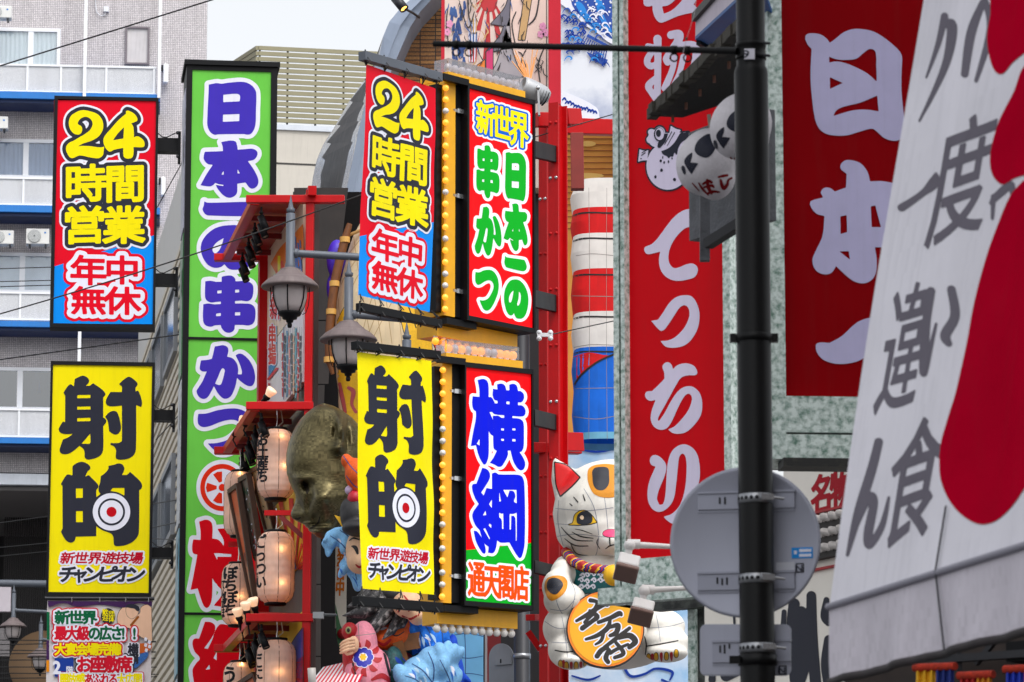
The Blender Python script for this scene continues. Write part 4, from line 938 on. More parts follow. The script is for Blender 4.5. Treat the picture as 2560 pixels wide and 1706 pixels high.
def flatpaint(seed, cols):
    def fn(mb, at):
        rnd = random.Random(seed)
        for (m, v0, v1, k, ln) in cols:
            for _ in range(k):
                s = .18 + rnd.random() * .64; v = v0 + rnd.random() * (v1 - v0); f = Field(s * 100, v * 600, s * 100, v * 600, 3, 30)
                f.stroke([(s * 100, v * 600, 6), (s * 100 + rnd.uniform(-14, 14), v * 600 + ln * rnd.uniform(.3, 1), 3)])
                ink(mb, f, 0, m, lambda x, y, o: at(min(.92, max(.08, x / 100)), min(.97, max(.03, y / 600)), o), .006 + .0006 * _)
    return fn
board((575, 1229), (596, 1213), (640, 1508), (631, 1504), 44.6, M('board_sunset', (196, 178, 150), .5, rgb2=(206, 90, 40), thr=(.4, .6), scale=1.1), 'narrow wooden framed board with sunset painting, leaning left of the lantern column', flatpaint(4, [(M('paint_maroon', (90, 16, 20), .5), .55, .75, 5, 60)]))
board((601, 1200), (622, 1188), (655, 1400), (640, 1395), 44.2, M('board_grey', (120, 106, 92), .5), 'wooden framed board painted with a dark leafy tree and red dots beside the lanterns', flatpaint(5, [(M('paint_green', (36, 74, 48), .5), .1, .4, 12, 30), (SW, .12, .9, 18, 10), (M('paint_crimson', (176, 20, 40), .5), .6, .95, 14, 12)]))
board((628, 1178), (652, 1165), (690, 1330), (668, 1330), 45.2, M('board_cream', (176, 164, 136), .5), 'cream wooden framed board half hidden behind the top lantern', flatpaint(6, [(LINK, .2, .9, 6, 24)]))
board((590, 1716), (637, 1685), (660, 1760), (600, 1790), 44.6, M('board_sunset', (196, 178, 150), .5), 'wooden framed board at the bottom edge in front of the lowest lantern', flatpaint(7, [(LINK, .2, .9, 4, 24)]))

# ================================================================ street lamps
LGREY = M('lamp_grey_paint', (86, 92, 102), .5, .1, var=.2, streak=.2); LBR = M('lamp_brown_shade', (104, 92, 92), .6, var=.25, streak=.25, stc=(150, 140, 135))
LGL = M('ribbed_lamp_glass', (176, 168, 168), .35, var=.06, spec=.5)
def street_lamp(px, ytop, ybrim, Y, arm, label, group):
    s = S(Y); c = P(px, ybrim, Y); z = c.z; k = 73 * s if Y < 60 else 33 * s; u = k / .30; fin = P(px, ytop, Y).z
    t = thing('street_lamp', (c.x, c.y, z - .5 * u), label, 'street lamp', group)
    ribs = []; rr = .09
    for i in range(7): a = i / 7; r0 = .09 + .11 * a ** 1.2; ribs += [(r0 * u, (.19 - .1 * a) * u), ((r0 + .012) * u, (.185 - .1 * a) * u)]
    mb = MB(); mb.lathe((c.x, c.y, z), [(.05 * u, .205 * u)] + ribs + [(.24 * u, .07 * u), (.29 * u, .02 * u), (.3 * u, .0), (.29 * u, -.012 * u), (.12 * u, .0)], LBR, 32); mb.build('shade', t)
    mb = MB(); mb.lathe((c.x, c.y, z), [(.17 * u, 0), (.178 * u, -.04 * u), (.172 * u, -.12 * u), (.15 * u, -.2 * u), (.118 * u, -.262 * u), (.01, -.265 * u)], LGL, 28); mb.build('glass', t)
    mb = MB()
    for q in range(6):
        a = R(60 * q + 25); mb.tube([Vector((c.x + math.cos(a) * r0 * u, c.y + math.sin(a) * r0 * u, z + h * u)) for r0, h in ((.185, .0), (.186, -.05), (.179, -.13), (.155, -.205), (.12, -.27))], .007 * u, BLACKF, 6)
    for q in (0, 180): mb.tube([Vector((c.x + math.cos(R(q)) * r0 * u, c.y, z + h * u)) for r0, h in ((.2, .0), (.2, -.1), (.19, -.2), (.165, -.27), (.13, -.29))], .005 * u, BLACKF, 6)
    mb.build('cage', t)
    mb = MB(); mb.lathe((c.x, c.y, z), [(.118 * u, -.26 * u), (.125 * u, -.275 * u), (.11 * u, -.3 * u), (.08 * u, -.31 * u), (.075 * u, -.335 * u), (.04 * u, -.345 * u), (.035 * u, -.37 * u), (.02 * u, -.375 * u), (.026 * u, -.4 * u), (.02 * u, -.425 * u), (.001, -.43 * u)], BLACKF, 20); mb.build('bottom_cap', t)
    mb = MB(); rt = .047 * u; fb = fin - .2 * u
    mb.lathe((c.x, c.y, 0), [(rt * 1.15, z + .2 * u), (rt * 1.15, z + .24 * u), (rt, z + .25 * u), (rt, fb), (.001, fb + .001)], LGREY, 20); mb.build('hanger', t)
    mb = MB(); mb.lathe((c.x, c.y, fb), [(rt * .5, 0), (rt * .9, .02 * u), (rt * .95, .05 * u), (rt * .6, .06 * u), (.001, .2 * u)], LGREY, 4); mb.build('finial', t)
    mb = MB(); ra = .04 * u; za = P(px, arm[0], Y).z; e = Vector((P(arm[1], arm[2], arm[3]))); mb.tube([Vector((c.x, c.y, za)), e], ra, LGREY, 16); mb.lathe((c.x, c.y, za), [(ra * 1.25, .04 * u), (ra * 1.25, .075 * u), (ra, .08 * u)], LGREY, 16, ax=e - Vector((c.x, c.y, za))); mb.build('arm', t)
LG = 'grey pointed street lamps'
street_lamp(725, 487, 718, 41.0, (633, 1305, 668, 41.5), 'grey street lamp with brown bell shade in front of the red canopy', LG)
street_lamp(871, 647, 851, 41.0, (786, 1305, 822, 41.5), 'grey street lamp half hidden by the yellow banner', LG)
street_lamp(1016, 803, 1010, 41.0, (940, 1305, 965, 41.5), 'street lamp with only its pointed finial showing between the two banners', LG)
street_lamp(33, 1461, 1567, 92, (1526, 420, 1545, 92.5), 'small far street lamp in the lower left corner, left one of two', LG)
street_lamp(101, 1538, 1643, 92, (1600, 420, 1612, 92.5), 'small far street lamp beside the poster, darker of the two in the lower left corner', LG)
mb = MB(); mb.tube([P(-300, 1455, 93), P(420, 1464, 93)], .085, LGREY, 14); tag(mb.build('lamp_crossbar'), 'grey horizontal pipe crossing above the small far lamps', 'pipe')
t = thing('lamp_post', Vector((P(1305, 1600, 41.5).x, 41.5, 0)), 'dark grey round post at the bottom between the blue wall and the cat', 'post')
mb = MB(); x = P(1305, 1600, 41.5).x; mb.lathe((x, 41.5, 0), [(.1, 0), (.085, 2), (.083, P(1305, 640, 41.5).z), (.001, P(1305, 638, 41.5).z)], DARKMET, 20); mb.build('shaft', t)
mb = MB(); zb = P(1305, 1647, 41.5).z; mb.lathe((x, 41.5, zb), [(.084, 0), (.092, 0), (.092, .05), (.084, .05)], STEEL, 20); mb.build('band', t)
# ================================================================ banners hung from the centre sign
def cloth_banner(name, c4, Y4, src, art, panel, label, poles, seed, amp):
    """c4: pixel corners TL TR BR BL with distances Y4; src: design rectangle (x0,y0,x1,y1) in photo pixels of the flat sign"""
    q = [P(*a, y) for a, y in zip(c4, Y4)]; rnd = random.Random(seed); ph = [rnd.uniform(0, 6) for _ in range(6)]
    n = (q[1] - q[0]).cross(q[3] - q[0]).normalized()
    if n.dot(-q[0]) < 0: n = -n
    def mp_(x, y, o):
        s = (x - src[0]) / (src[2] - src[0]); t = (y - src[1]) / (src[3] - src[1])
        p = q[0].lerp(q[1], s).lerp(q[3].lerp(q[2], s), t)
        e = amp * (math.sin(s * 5 + t * 3 + ph[0]) + .6 * math.sin(s * 11 - t * 7 + ph[1]) + .45 * math.sin(t * 17 + s * 9 + ph[2]) * (s) + .5 * math.sin(s * 14 + t * 22 + ph[3]) * max(0, t - .35))
        edge = .012 * math.sin(s * math.pi * 4 + .5) * (1 - abs(2 * t - 1)) 
        return p + n * (e * math.sin(math.pi * min(1, max(0, t)) * .9 + .15) + o) + Vector((0, 0, edge * .2))
    t = thing(name, q[3].lerp(q[2], .5), label, 'banner')
    fb = panel(mp_, 40, 70); fb.build('cloth', t)
    art(mp_, 3).build('lettering', t)
    k = 0
    for (a, ya, b, yb, w, ties, up) in poles:
        A = P(*a, ya); B = P(*b, yb); mb = MB(); mb.beam(A, B, w, w, LGREY if seed == 3 and up else BLACKF); mb.build('pole', t, bevel=.005)
        for s in ties:
            mb = MB(); p = A.lerp(B, s); cp = (q[0].lerp(q[1], (s - ties[0]) / (ties[-1] - ties[0])) if up else q[3].lerp(q[2], (s - ties[0]) / (ties[-1] - ties[0]))) + Vector((0, 0, -.01 if up else .02))
            h = w * .62
            mb.tube([p + Vector((-.012, -h, -h)), p + Vector((-.012, -h, h)), p + Vector((-.012, h, h)), p + Vector((-.012, h, -h)), p + Vector((-.012, -h, -h))], .008, CABLE, 5)
            mb.tube([p + Vector((0, -h, -h if up else h)), cp], .006, CABLE, 5); mb.tube([p + Vector((.02, -h, -h if up else h)), cp], .005, CABLE, 5)
            mb.tube([p + Vector((0, -h, 0)), p + Vector((.035, -h - .02, -.05))], .004, CABLE, 4); mb.tube([p + Vector((0, -h, 0)), p + Vector((-.035, -h - .02, -.06))], .004, CABLE, 4); mb.build('tie', t)
        k += 1
    return t
cloth_banner('cloth_banner', [(915, 161), (1089, 220), (1078, 782), (900, 741)], [34.9, 35.75, 35.75, 34.9], (139, 251, 386, 811), art24, lambda m, a, b: panel24(m, a, b),
             'red and blue cloth banner with yellow outlined 24, tied between poles', [((905, 140), 34.85, (1098, 195), 35.8, .085, [.06, .3, .56, .8, .98], True), ((897, 768), 34.85, (1098, 811), 35.8, .075, [.03, .28, .53, .78, .98], False)], 3, .011)
def panely(m, a, b):
    mb = MB(); mb.sheet(lambda s, t: m(127 + 249 * s, 1482 - 568 * t, 0), a, b, PY); return mb
cloth_banner('cloth_banner', [(892, 880), (1078, 903), (1086, 1487), (905, 1472)], [34.9, 35.5, 35.5, 34.9], (127, 914, 376, 1482), artshoot, panely,
             'yellow cloth banner with two large black characters and a target, creased', [((884, 864), 34.85, (1096, 889), 35.6, .075, [.06, .3, .55, .79, .98], True), ((888, 1503), 34.85, (1100, 1520), 35.6, .085, [.06, .28, .53, .77, .95], False)], 9, .016)

# ================================================================ twin marquee signs with bulbs
YEL = M('marquee_yellow', (232, 168, 0), .45, var=.1, bump=.15, streak=.1)
BLIT = M('lit_bulb_glass', (255, 186, 84), .1, em=.7, emc=(255, 150, 20)); BOFF = M('clear_bulb_glass', (226, 222, 218), .08, var=.1, spec=.8); ACR = glass('clear_acrylic', (236, 234, 238), .07)
MRED = M('print_lit_red', (236, 0, 12), .3, var=.03, em=.18); MGRN = M('print_lit_green', (0, 166, 32), .3, var=.04, em=.1); MBLU = M('print_lit_blue', (0, 20, 210), .3, var=.03, em=.1); MWHT = M('print_lit_white', (236, 238, 248), .3, var=.02, em=.06); MYEL = M('print_lit_yellow', (244, 226, 0), .3, em=.08); MORG = M('print_lit_orange', (250, 74, 0), .3, em=.1); MSKY = M('print_lit_azure', (0, 96, 210), .3, em=.06)
def bulb(mb, p, ax, r, lit):
    ax = Vector(ax).normalized()
    mb.lathe(p, [(r * .5, 0), (r * .55, r * .5), (r * .9, r * .9), (r * 1.0, r * 1.4), (r * .85, r * 1.95), (r * .5, r * 2.3), (.001, r * 2.4)], BLIT if lit else BOFF, 12, ax=ax)
    mb.lathe(p, [(r * .62, 0), (r * .62, r * .45), (r * .5, r * .5)], WHITEP, 10, ax=ax)
def marquee(pl, x, ytl, ybl, label, top_cover, nb, rnd, under):
    """pl: oblique plane; x: pixel columns [left, yellow0, yellow1, face_frame0, face0, face1, right]; ytl/ybl: top/bottom pixel rows at the face's left edge"""
    ym = (ytl + ybl) / 2; U = [pl.uz(q, ym, o)[0] for q, o in zip(x, (0, .03, .03, .1, .098, .098, .1))]; zt = pl.uz(x[3], ytl, .1)[1]; zb = pl.uz(x[3], ybl, .1)[1]
    t = thing('marquee_sign', pl.pt((U[0] + U[-1]) / 2, zb, -.2), label, 'sign')
    mb = MB(); mb.obox(pl, U[0], U[1], zb + .05, zt - .05, -.1, .0, BLACKF); mb.obox(pl, U[1] - .0, U[2], zb + .02, zt - .01, -.34, .03, YEL); mb.obox(pl, U[2], U[3], zb + .03, zt - .02, -.34, .01, BLACKF)
    mb.build('cabinet', t)
    mb = MB(); a0, a1 = U[4], U[5]; m1 = pl.uz(x[4], ytl)[1]; f = .045; D1 = -.34
    mb.obox(pl, U[3], a0, zb, zt, D1, .1, BLACKF); mb.obox(pl, a1, U[6], zb, zt, D1, .1, BLACKF); mb.obox(pl, a0, a1, zb, zb + f, D1, .098, BLACKF); mb.obox(pl, a0, a1, zt - f, zt, D1, .098, BLACKF); mb.obox(pl, a0, a1, zb + f, zt - f, D1, .05, BLACKF); mb.build('frame', t)
    mb = MB(); mb.obox(pl, a0, a1, zb + f, zt - f, .05, .075, MRED); mb.build('face', t)
    for k, fr in enumerate((.12, .48, .88)):
        mb = MB(); z = zt - (zt - zb) * fr; mb.obox(pl, U[3] - .075, U[3] + .005, z - .02, z + .02, .02, .045, CHROME); mb.obox(pl, U[3] - .12, U[3] - .07, z - .012, z + .014, .015, .03, CHROME); mb.build('latch', t)
    for k in range(nb):
        mb = MB(); z = zt - .09 - (zt - zb - .16) * k / (nb - 1); bulb(mb, pl.pt(U[1] + .012, z, .03), pl.n * .9 - pl.u * .75, .03, rnd.random() < .72); mb.build('bulb', t)
    # top board with its row of bulbs under clear acrylic
    if top_cover:
        mb = MB(); mb.obox(pl, U[1] + .02, U[5] - .08, zt + .002, zt + .075, -.3, .06, YEL); mb.obox(pl, U[0] - .02, U[2] + .1, zt - .03, zt + .03, .061, .11, BLACKF); mb.build('top_board', t); zt0 = zt; zt = zt + .03
        c0 = U[1] + .05; c1 = U[5] - .12
        for k in range(11):
            mb = MB(); bulb(mb, pl.pt(c0 + .03 + (c1 - c0 - .06) * k / 10, zt + .045, -.0), (0, 0, 1), .04, False if top_cover == 1 else rnd.random() < .5); mb.build('bulb', t)
        mb = MB(); h = .17
        for (n0, n1) in ((.056, .06), (-.13, -.126)): mb.obox(pl, c0 - .02, c1, zt + .052, zt + h, n0, n1, ACR)
        mb.obox(pl, c0 - .02, c1, zt + h, zt + h + .004, -.13, .06, ACR); mb.obox(pl, c0 - .024, c0 - .02, zt + .052, zt + h, -.126, .03, ACR); mb.build('bulb_cover', t); zt = zt0
    if under:
        mb = MB(); mb.obox(pl, U[1] + .01, U[5] - .06, zb - .16, zb - .005, -.32, -.06, YEL); mb.build('under_board', t)
        mb = MB(); mb.obox(pl, U[1] + .02, U[3] + .18, zb - .06, zb, -.06, .05, BLACKF); mb.build('under_trim', t)
        c0 = U[1] + .03; c1 = U[5] - .1
        for k in range(11):
            mb = MB(); bulb(mb, pl.pt(c0 + (c1 - c0) * k / 10, zb - .155, -.1), (0, 0, -1), .035, under == 1 and rnd.random() < .75); mb.build('bulb', t)
    return t, (a0, a1, zb + f, zt - f), U
rnd = random.Random(11)
MP1 = VPlane(1091, 36.0, 1340, 37.0); MP2 = VPlane(1085, 36.0, 1345, 36.62)
m1, fb1, U1 = marquee(MP1, [1091, 1110, 1138, 1169, 1173.5, 1335, 1339], 207, 800, 'upper bulb framed red sign with green characters and small yellow heading', 1, 20, rnd, 1)
m2, fb2, U2 = marquee(MP2, [1085, 1105, 1129, 1162, 1165.5, 1331, 1335], 905, 1514, 'lower bulb framed red and green sign with two large blue characters', 2, 20, rnd, 2)
p1 = lambda x, y, o: MP1.at(x, y, .075 + o); p2 = lambda x, y, o: MP2.at(x, y, .075 + o)
def place(f, ch, box, sk):
    p, h = K[ch]; a = np.array([q[:2] for q in p]); lo, hi = a.min(0), a.max(0); xc = (box[0] + box[2]) / 2
    def tr(q):
        o = []
        for x, y, s in q:
            X = box[0] + (x - lo[0]) / (hi[0] - lo[0]) * (box[2] - box[0]); Y = box[1] + (y - lo[1]) / (hi[1] - lo[1]) * (box[3] - box[1])
            o.append((X, Y + sk * (X - xc), s))
        return o
    f.poly(tr(p), [tr(q) for q in h])
mb = MB(); f = Field(1185, 340, 1325, 810, 1.0, 10)
for ch, bx in (('串', (1191, 364, 1249, 496)), ('か', (1187, 518, 1254, 640)), ('つ', (1188, 674, 1247, 776)), ('日', (1263, 381, 1315, 500)), ('本', (1259, 509, 1319, 628)), ('一', (1261, 645, 1317, 675)), ('の', (1260, 699, 1321, 796))):
    place(f, ch, bx, .2)
ink(mb, f, 7.6, MWHT, p1, .004); ink(mb, f, 0, MGRN, p1, .008)
f = Field(1190, 250, 1320, 375, .9, 14)
for ch, bx in (('新', (1193, 257, 1234, 338)), ('世', (1233, 270, 1276, 352)), ('界', (1274, 282, 1319, 368))): f.text(ch, *bx, bold=1.9, sky_=.27)
ink(mb, f, 9.2, MWHT, p1, .0055); ink(mb, f, 4.6, MSKY, p1, .0085); ink(mb, f, 0, MYEL, p1, .0115)
mb.build('lettering', m1)
B1 = dict(x0=1160, y0=930, k=.1594); B2 = dict(x0=1160, y0=1160, k=.22947)
mb = MB()
f = Field(1150, 1360, 1350, 1540, 2, 4).poly([(1163, 1376, True), (1334, 1357, True), (1334, 1530, True), (1163, 1530, True)])
fz = fb2
def p2c(x, y, o):
    u, z = MP2.uz(x, y, .075); u = min(fz[1], max(fz[0], u)); z = min(fz[3], max(fz[2], z)); return MP2.pt(u, z, .075 + o)
ink(mb, f, 0, MGRN, p2c, .003)
f = Field(1165, 935, 1330, 1400, 1.0, 12)
f.poly(pts('215,128* 300,112 360,140 385,220 388,397* 430,400 465,450 485,495* 527,495* 527,452* 480,440 450,370 455,265* 525,278* 520,195* 590,185 640,215 665,290* 713,290* 710,203* 770,187 825,215 848,302* 890,305 935,350 940,420 900,475 848,477* 848,523* 910,530 955,575 965,640 930,695 760,693* 758,725* 850,732 915,765 938,830 940,1000 935,1180 905,1245 873,1262* 930,1350 960,1440 940,1520 890,1545 830,1500 770,1390 730,1235* 685,1235* 690,1300 640,1410 590,1480 540,1490 480,1455 405,1428* 460,1350 515,1240* 470,1205 460,1150 458,1005* 420,980 388,930* 388,1290 365,1400 325,1455 285,1420 230,1310 188,1150* 108,1165* 140,970 185,740 188,620* 150,590 128,500 135,385* 243,393* 240,270', **B1),
       [pts(q, **B1) for q in ('400,632* 440,628* 480,665 632,680* 632,722* 580,718 540,690 450,690* 455,755*', '665,465* 715,465* 715,510* 665,507*', '583,885* 627,888* 627,922* 583,918*', '758,885* 808,888* 808,920* 758,917*', '585,1047* 627,1050* 627,1085* 585,1082*', '758,1053* 808,1053* 808,1092* 758,1090*', '243,1050* 245,1155* 200,1130*')])
f.poly(pts('200,43* 250,60 280,100 280,160 235,240 188,312* 215,345* 245,262* 305,275* 305,105* 345,95 380,115 590,120 640,150 660,260 662,850 640,980 612,1027 580,1000 530,920 495,855* 400,858 362,835* 350,910 320,970 262,968* 270,905* 225,870 190,790 172,725* 120,660 92,550 160,437* 120,370 90,280 95,225 135,217*', **B2),
       [pts(q, **B2) for q in ('305,385* 303,483* 273,440*', '235,510* 243,558* 205,562*', '278,650* 298,665* 297,700* 268,672*', '210,708* 232,700* 282,810* 278,825*', '384,290* 403,410* 384,410*', '427,283* 572,283* 575,430* 545,410 560,350 540,300 495,293* 473,367*', '384,530* 405,542 428,540* 430,710* 415,708* 410,610 384,580*', '497,545* 540,545 575,532* 574,830 565,842* 560,600 545,570 515,565* 512,715* 497,715*')])
f.poly(pts('105,728* 140,735 190,800 225,880 237,950 220,980 180,940 130,840', **B2))
ink(mb, f, 7.6, MWHT, p2, .006); ink(mb, f, 0, MBLU, p2, .009)
f = Field(1170, 1405, 1325, 1512, .9, 10)
for ch, bx in (('通', (1172, 1405, 1211, 1494)), ('天', (1211, 1413, 1247, 1496)), ('閣', (1247, 1414, 1284, 1500)), ('店', (1286, 1418, 1321, 1504))): f.text(ch, *bx, bold=2.0, sky_=.1, fill=.93)
ink(mb, f, 5.4, MWHT, p2, .012); ink(mb, f, 0, MORG, p2, .015)
mb.build('lettering', m2)
# grey floodlight on top of the upper sign
t = thing('floodlight', P(1338, 300, 37.2), 'round grey metal floodlight clamped above the upper bulb sign', 'floodlight')
c = P(1332, 228, 37.2); ax = Vector((-.75, -.3, .25)).normalized(); mb = MB(); GR = M('floodlight_grey', (176, 178, 182), .4, .2, var=.1)
mb.lathe(c, [(.01, -.17), (.06, -.165), (.09, -.12), (.1, -.02), (.105, .09), (.098, .12), (.092, .12), (.09, .09), (.01, .05)], GR, 24, ax=ax); mb.build('housing', t)
mb = MB()
for k in range(4): mb.lathe(c + ax * (-.14 + k * .03), [(.075, 0), (.1, .004), (.075, .008)], BLACKF, 20, ax=ax, a0=60, a1=200)
mb.build('cooling_slot', t)
mb = MB(); mb.beam(c + Vector((.05, -.11, .02)), c + Vector((.06, -.11, -.27)), .06, .02, GR); mb.lathe(c + Vector((.05, -.13, .0)), [(.001, 0), (.02, 0), (.02, .015), (.001, .015)], CHROME, 10, ax=(0, -1, 0)); mb.build('bracket', t)
mb = MB()
for k in range(12):
    a = random.Random(k).uniform(-.6, .6); mb.tube([c + Vector((-.03, .02, .08)), c + Vector((-.09 + a * .25, .02, .26 + .16 * random.Random(k + 50).random()))], .005, M('amber_reed', (226, 160, 100), .5, em=.15), 4)
mb.build('reed_fan', t)
t = thing('cable_clamp', P(1360, 838, 37.3), 'white porcelain cable clamp on the red column beside the upper bulb sign', 'clamp')
mb = MB()
for (dx, dy) in ((-14, -6), (14, -6), (-14, 8), (14, 8)): mb.ball(P(1362 + dx, 838 + dy, 37.3), .026, WHITEP, 10, 6)
mb.beam(P(1343, 838, 37.3), P(1382, 838, 37.3), .035, .035, WHITEP); mb.build('insulator', t)

# ================================================================ red steel frame carrying the signs
sf = thing('red_steel_tower', P(1385, 1300, 38.2), 'tall red steel girder tower behind the bulb signs', 'steel tower'); sf.location.z = 0
zt = P(1380, 262, 38).z
def girder(px, Y, w, d, zt, nm='girder'):
    x = P(px, 900, Y).x; t_ = .018; mb = MB()
    c = R(-28); ux = Vector((math.cos(c), math.sin(c), 0)); uy = Vector((-ux.y, ux.x, 0)); o = Vector((x, Y, 0))
    def bx(a0, a1, b0, b1): mb.hexa([o + ux * a + uy * q + Vector((0, 0, z)) for z in (0, zt) for (a, q) in ((a0, b0), (a1, b0), (a1, b1), (a0, b1))], REDST)
    bx(-w / 2, w / 2, -d / 2, -d / 2 + t_); bx(-w / 2, w / 2, d / 2 - t_, d / 2); bx(-t_ / 2, t_ / 2, -d / 2 + t_, d / 2 - t_)
    for k in range(14):
        z = zt - .2 - k * .55
        for a in (-w * .3, w * .3): mb.lathe(o + ux * a + uy * (-d / 2) + Vector((0, 0, z)), [(.001, .012), (.014, .012), (.016, 0)], CHROME if k % 4 == 1 else REDST, 8, ax=-uy)
    mb.build(nm, sf)
girder(1396, 38.0, .105, .2, zt); girder(1368, 38.5, .09, .18, zt - .1)
for (ya, yb) in ((360, 402), (733, 776), (1032, 1072), (1409, 1440)):
    mb = MB(); Y = 37.4; ym = (ya + yb) / 2; mb.beam(P(1330, ym - 8, 37.1), P(1390, ym + 6, 38.0), .06, (yb - ya) * S(Y), BLACKF); mb.build('sign_arm', sf, bevel=.004)
for (x0, x1, y, h, Y) in ((1340, 1420, 300, .14, 38.2), (1411, 1445, 292, .16, 38.3), (1405, 1830, 316, .16, 39.6), (1330, 1450, 1120, .1, 38.4), (1408, 1450, 1105, .18, 38.2), (1325, 1352, 1544, .06, 38.6)):
    mb = MB(); mb.beam(P(x0, y, Y), P(x1, y + (x1 - x0) * .03, Y + .2), .1, h, REDST); mb.build('cross_beam', sf, bevel=.006)
mb = MB(); mb.beam(P(1320, 1580, 38.6), P(1352, 1625, 38.6), .05, .06, REDST); mb.build('brace', sf)
mb = MB(); mb.beam(P(1442, 335, 39.2), P(1444, 475, 39.2), .13, .13, M('primer_red', (136, 50, 44), .7, var=.2), up=(0, 1, 0)); mb.build('stub_post', sf, bevel=.005)

# ================================================================ painted wall and murals behind
WB = VPlane(1000, 43.5, 1900, 43.5)
mw = thing('mural_building', WB.pt(2, 0, -2), 'building with painted mural walls behind the signs and the cat', 'building')
mb = MB(); mb.pbox(WB, 1104, -200, 1375, 470, -3, -.1, M('mural_cream', (226, 206, 196), .5, var=.05)); mb.build('upper_wall', mw)
mb = MB(); mb.pbox(WB, 1375, 465, 1900, 1120, -3, -.3, M('timber_orange', (222, 156, 66), .55, rgb2=(206, 128, 44), thr=(.35, .65), scale=1.5)); 
for k in range(16): mb.pbox(WB, 1376, 346 + k * 15, 1900, 347.6 + k * 15, -.3, -.29, M('plank_joint', (150, 84, 30), .6))
mb.pbox(WB, 1375, 320, 1900, 465, -3, -.3, M('timber_orange', (222, 156, 66), .55)); mb.build('timber_wall', mw)
mb = MB(); mb.pbox(WB, 1100, 470, 1375, 2300, -3, -.4, M('black_shop_wall', (24, 22, 26), .5, var=.3)); mb.pbox(WB, 1375, 1120, 1420, 2300, -3, -.4, M('black_shop_wall', (24, 22, 26), .5)); mb.build('shop_wall', mw)
mb = MB(); SKYM = M('mural_sky_paint', (150, 190, 226), .5, rgb2=(226, 232, 240), thr=(.42, .62), scale=.9); mb.pbox(WB, 1420, 1105, 1900, 2300, -3, -.25, SKYM); mb.pbox(WB, 1560, 300, 1900, 1105, -.29, -.2, SKYM); mb.build('sky_wall', mw)
wb = lambda x, y, o: WB.at(x, y, -.1 + o)
mb = MB(); f = Field(1106, -80, 1372, 300, 1.6, 4)
LINE = M('mural_ink', (50, 44, 46), .5); PEA = M('mural_peach', (236, 208, 196), .5, var=.05); MRD = M('mural_red', (190, 40, 46), .5, var=.1); MTA = M('mural_tan', (206, 166, 112), .5, var=.1); MBL = M('mural_blue', (36, 66, 128), .5, rgb2=(60, 100, 160), scale=6)
def mpoly(s, m, o, grow=0.0, ln=0.0, mapper=None, wn=(1106, -80, 1372, 300), cell=1.5):
    f = Field(*wn, cell, 4).poly(pts(s))
    if ln: ink(mb, f, ln, LINE, mapper or wb, o - .003)
    ink(mb, f, grow, m, mapper or wb, o)
for k in range(9):                                                         # sun rays
    a = R(60 + k * 14); b2 = a + R(7); f = Field(1180, -60, 1262, 190, 1.6, 4).poly([(1222, -20, True), (1222 + 240 * math.cos(a), -20 + 240 * math.sin(a), True), (1222 + 240 * math.cos(b2), -20 + 240 * math.sin(b2), True)])
    ink(mb, f, 0, MRD, lambda x, y, o: wb(x, y, o) if 1190 < x < 1262 and y < 150 else None, .005)
mpoly('1196,-60* 1248,-60* 1240,20 1222,30 1204,18', MRD, .009)
for k in range(40):                                                        # blue scale pattern
    r_ = random.Random(k); x = 1128 + r_.random() * 34; y = 10 + r_.random() * 150; f = Field(x - 8, y - 12, x + 8, y + 12, 1.2, 3).stroke([(x, y - 7, 2.5), (x + r_.uniform(-3, 3), y + 8, 4)]); ink(mb, f, 0, MBL, wb, .006 + k * .0003)
for (s, m) in (('1225,190* 1245,150 1262,80 1275,40* 1300,90 1330,170* 1310,190 1270,195', M('mural_grey', (170, 164, 170), .5)), ('1215,130* 1250,90 1262,60* 1275,95 1300,120* 1260,125', M('mural_slate', (110, 108, 122), .5)), ('1228,60* 1262,20 1275,-20* 1300,30 1320,60* 1275,66', M('mural_slate', (110, 108, 122), .5))): mpoly(s, m, .022, 0, 2.2)
for k in range(14):
    r_ = random.Random(k + 7); x = 1236 + r_.random() * 60; y = 20 + r_.random() * 150; f = Field(x - 12, y - 12, x + 12, y + 12, 1.2, 3).stroke([(x, y, 1.3), (x + r_.uniform(-4, 4), y + 12, 1.1)]); ink(mb, f, 0, LINE, wb, .026 + k * .0002)
mpoly('1282,-60* 1365,-60* 1365,220* 1330,210 1290,150 1276,60', PEA, .034, 0, 2)
mpoly('1318,-60* 1338,-60* 1312,100* 1296,100*', MTA, .042, 0, 2)
for q in ([(1350, -20, 1.5), (1340, 40, 2), (1322, 62, 1.6)], [(1290, 30, 1.3), (1280, 60, 1.6), (1288, 110, 1.4)], [(1360, 120, 1.3), (1346, 160, 1.8), (1350, 205, 1.4)], [(1150, 10, 1.2), (1170, 70, 1.8), (1186, 30, 1.2)], [(1168, -30, 1.4), (1172, 40, 1.8), (1180, 60, 1)], [(1120, 20, 1.2), (1116, 60, 1.6), (1122, 120, 1.2)], [(1296, 130, 1.2), (1306, 140, 1.8), (1300, 170, 1.2)]):
    f = Field(min(a[0] for a in q) - 4, min(a[1] for a in q) - 4, max(a[0] for a in q) + 4, max(a[1] for a in q) + 4, 1.1, 4).stroke(q); ink(mb, f, 0, LINE, wb, .05)
for (x, y) in ((1357, 66), (1364, 82), (1352, 86), (1118, 80), (1124, 60)):
    f = Field(x - 10, y - 10, x + 10, y + 10, 1.1, 3)
    for k in range(5): f.circ(x + 5 * math.cos(k * 1.257), y + 6 * math.sin(k * 1.257), 4)
    ink(mb, f, 0, M('mural_pink', (228, 150, 190), .5), wb, .052)
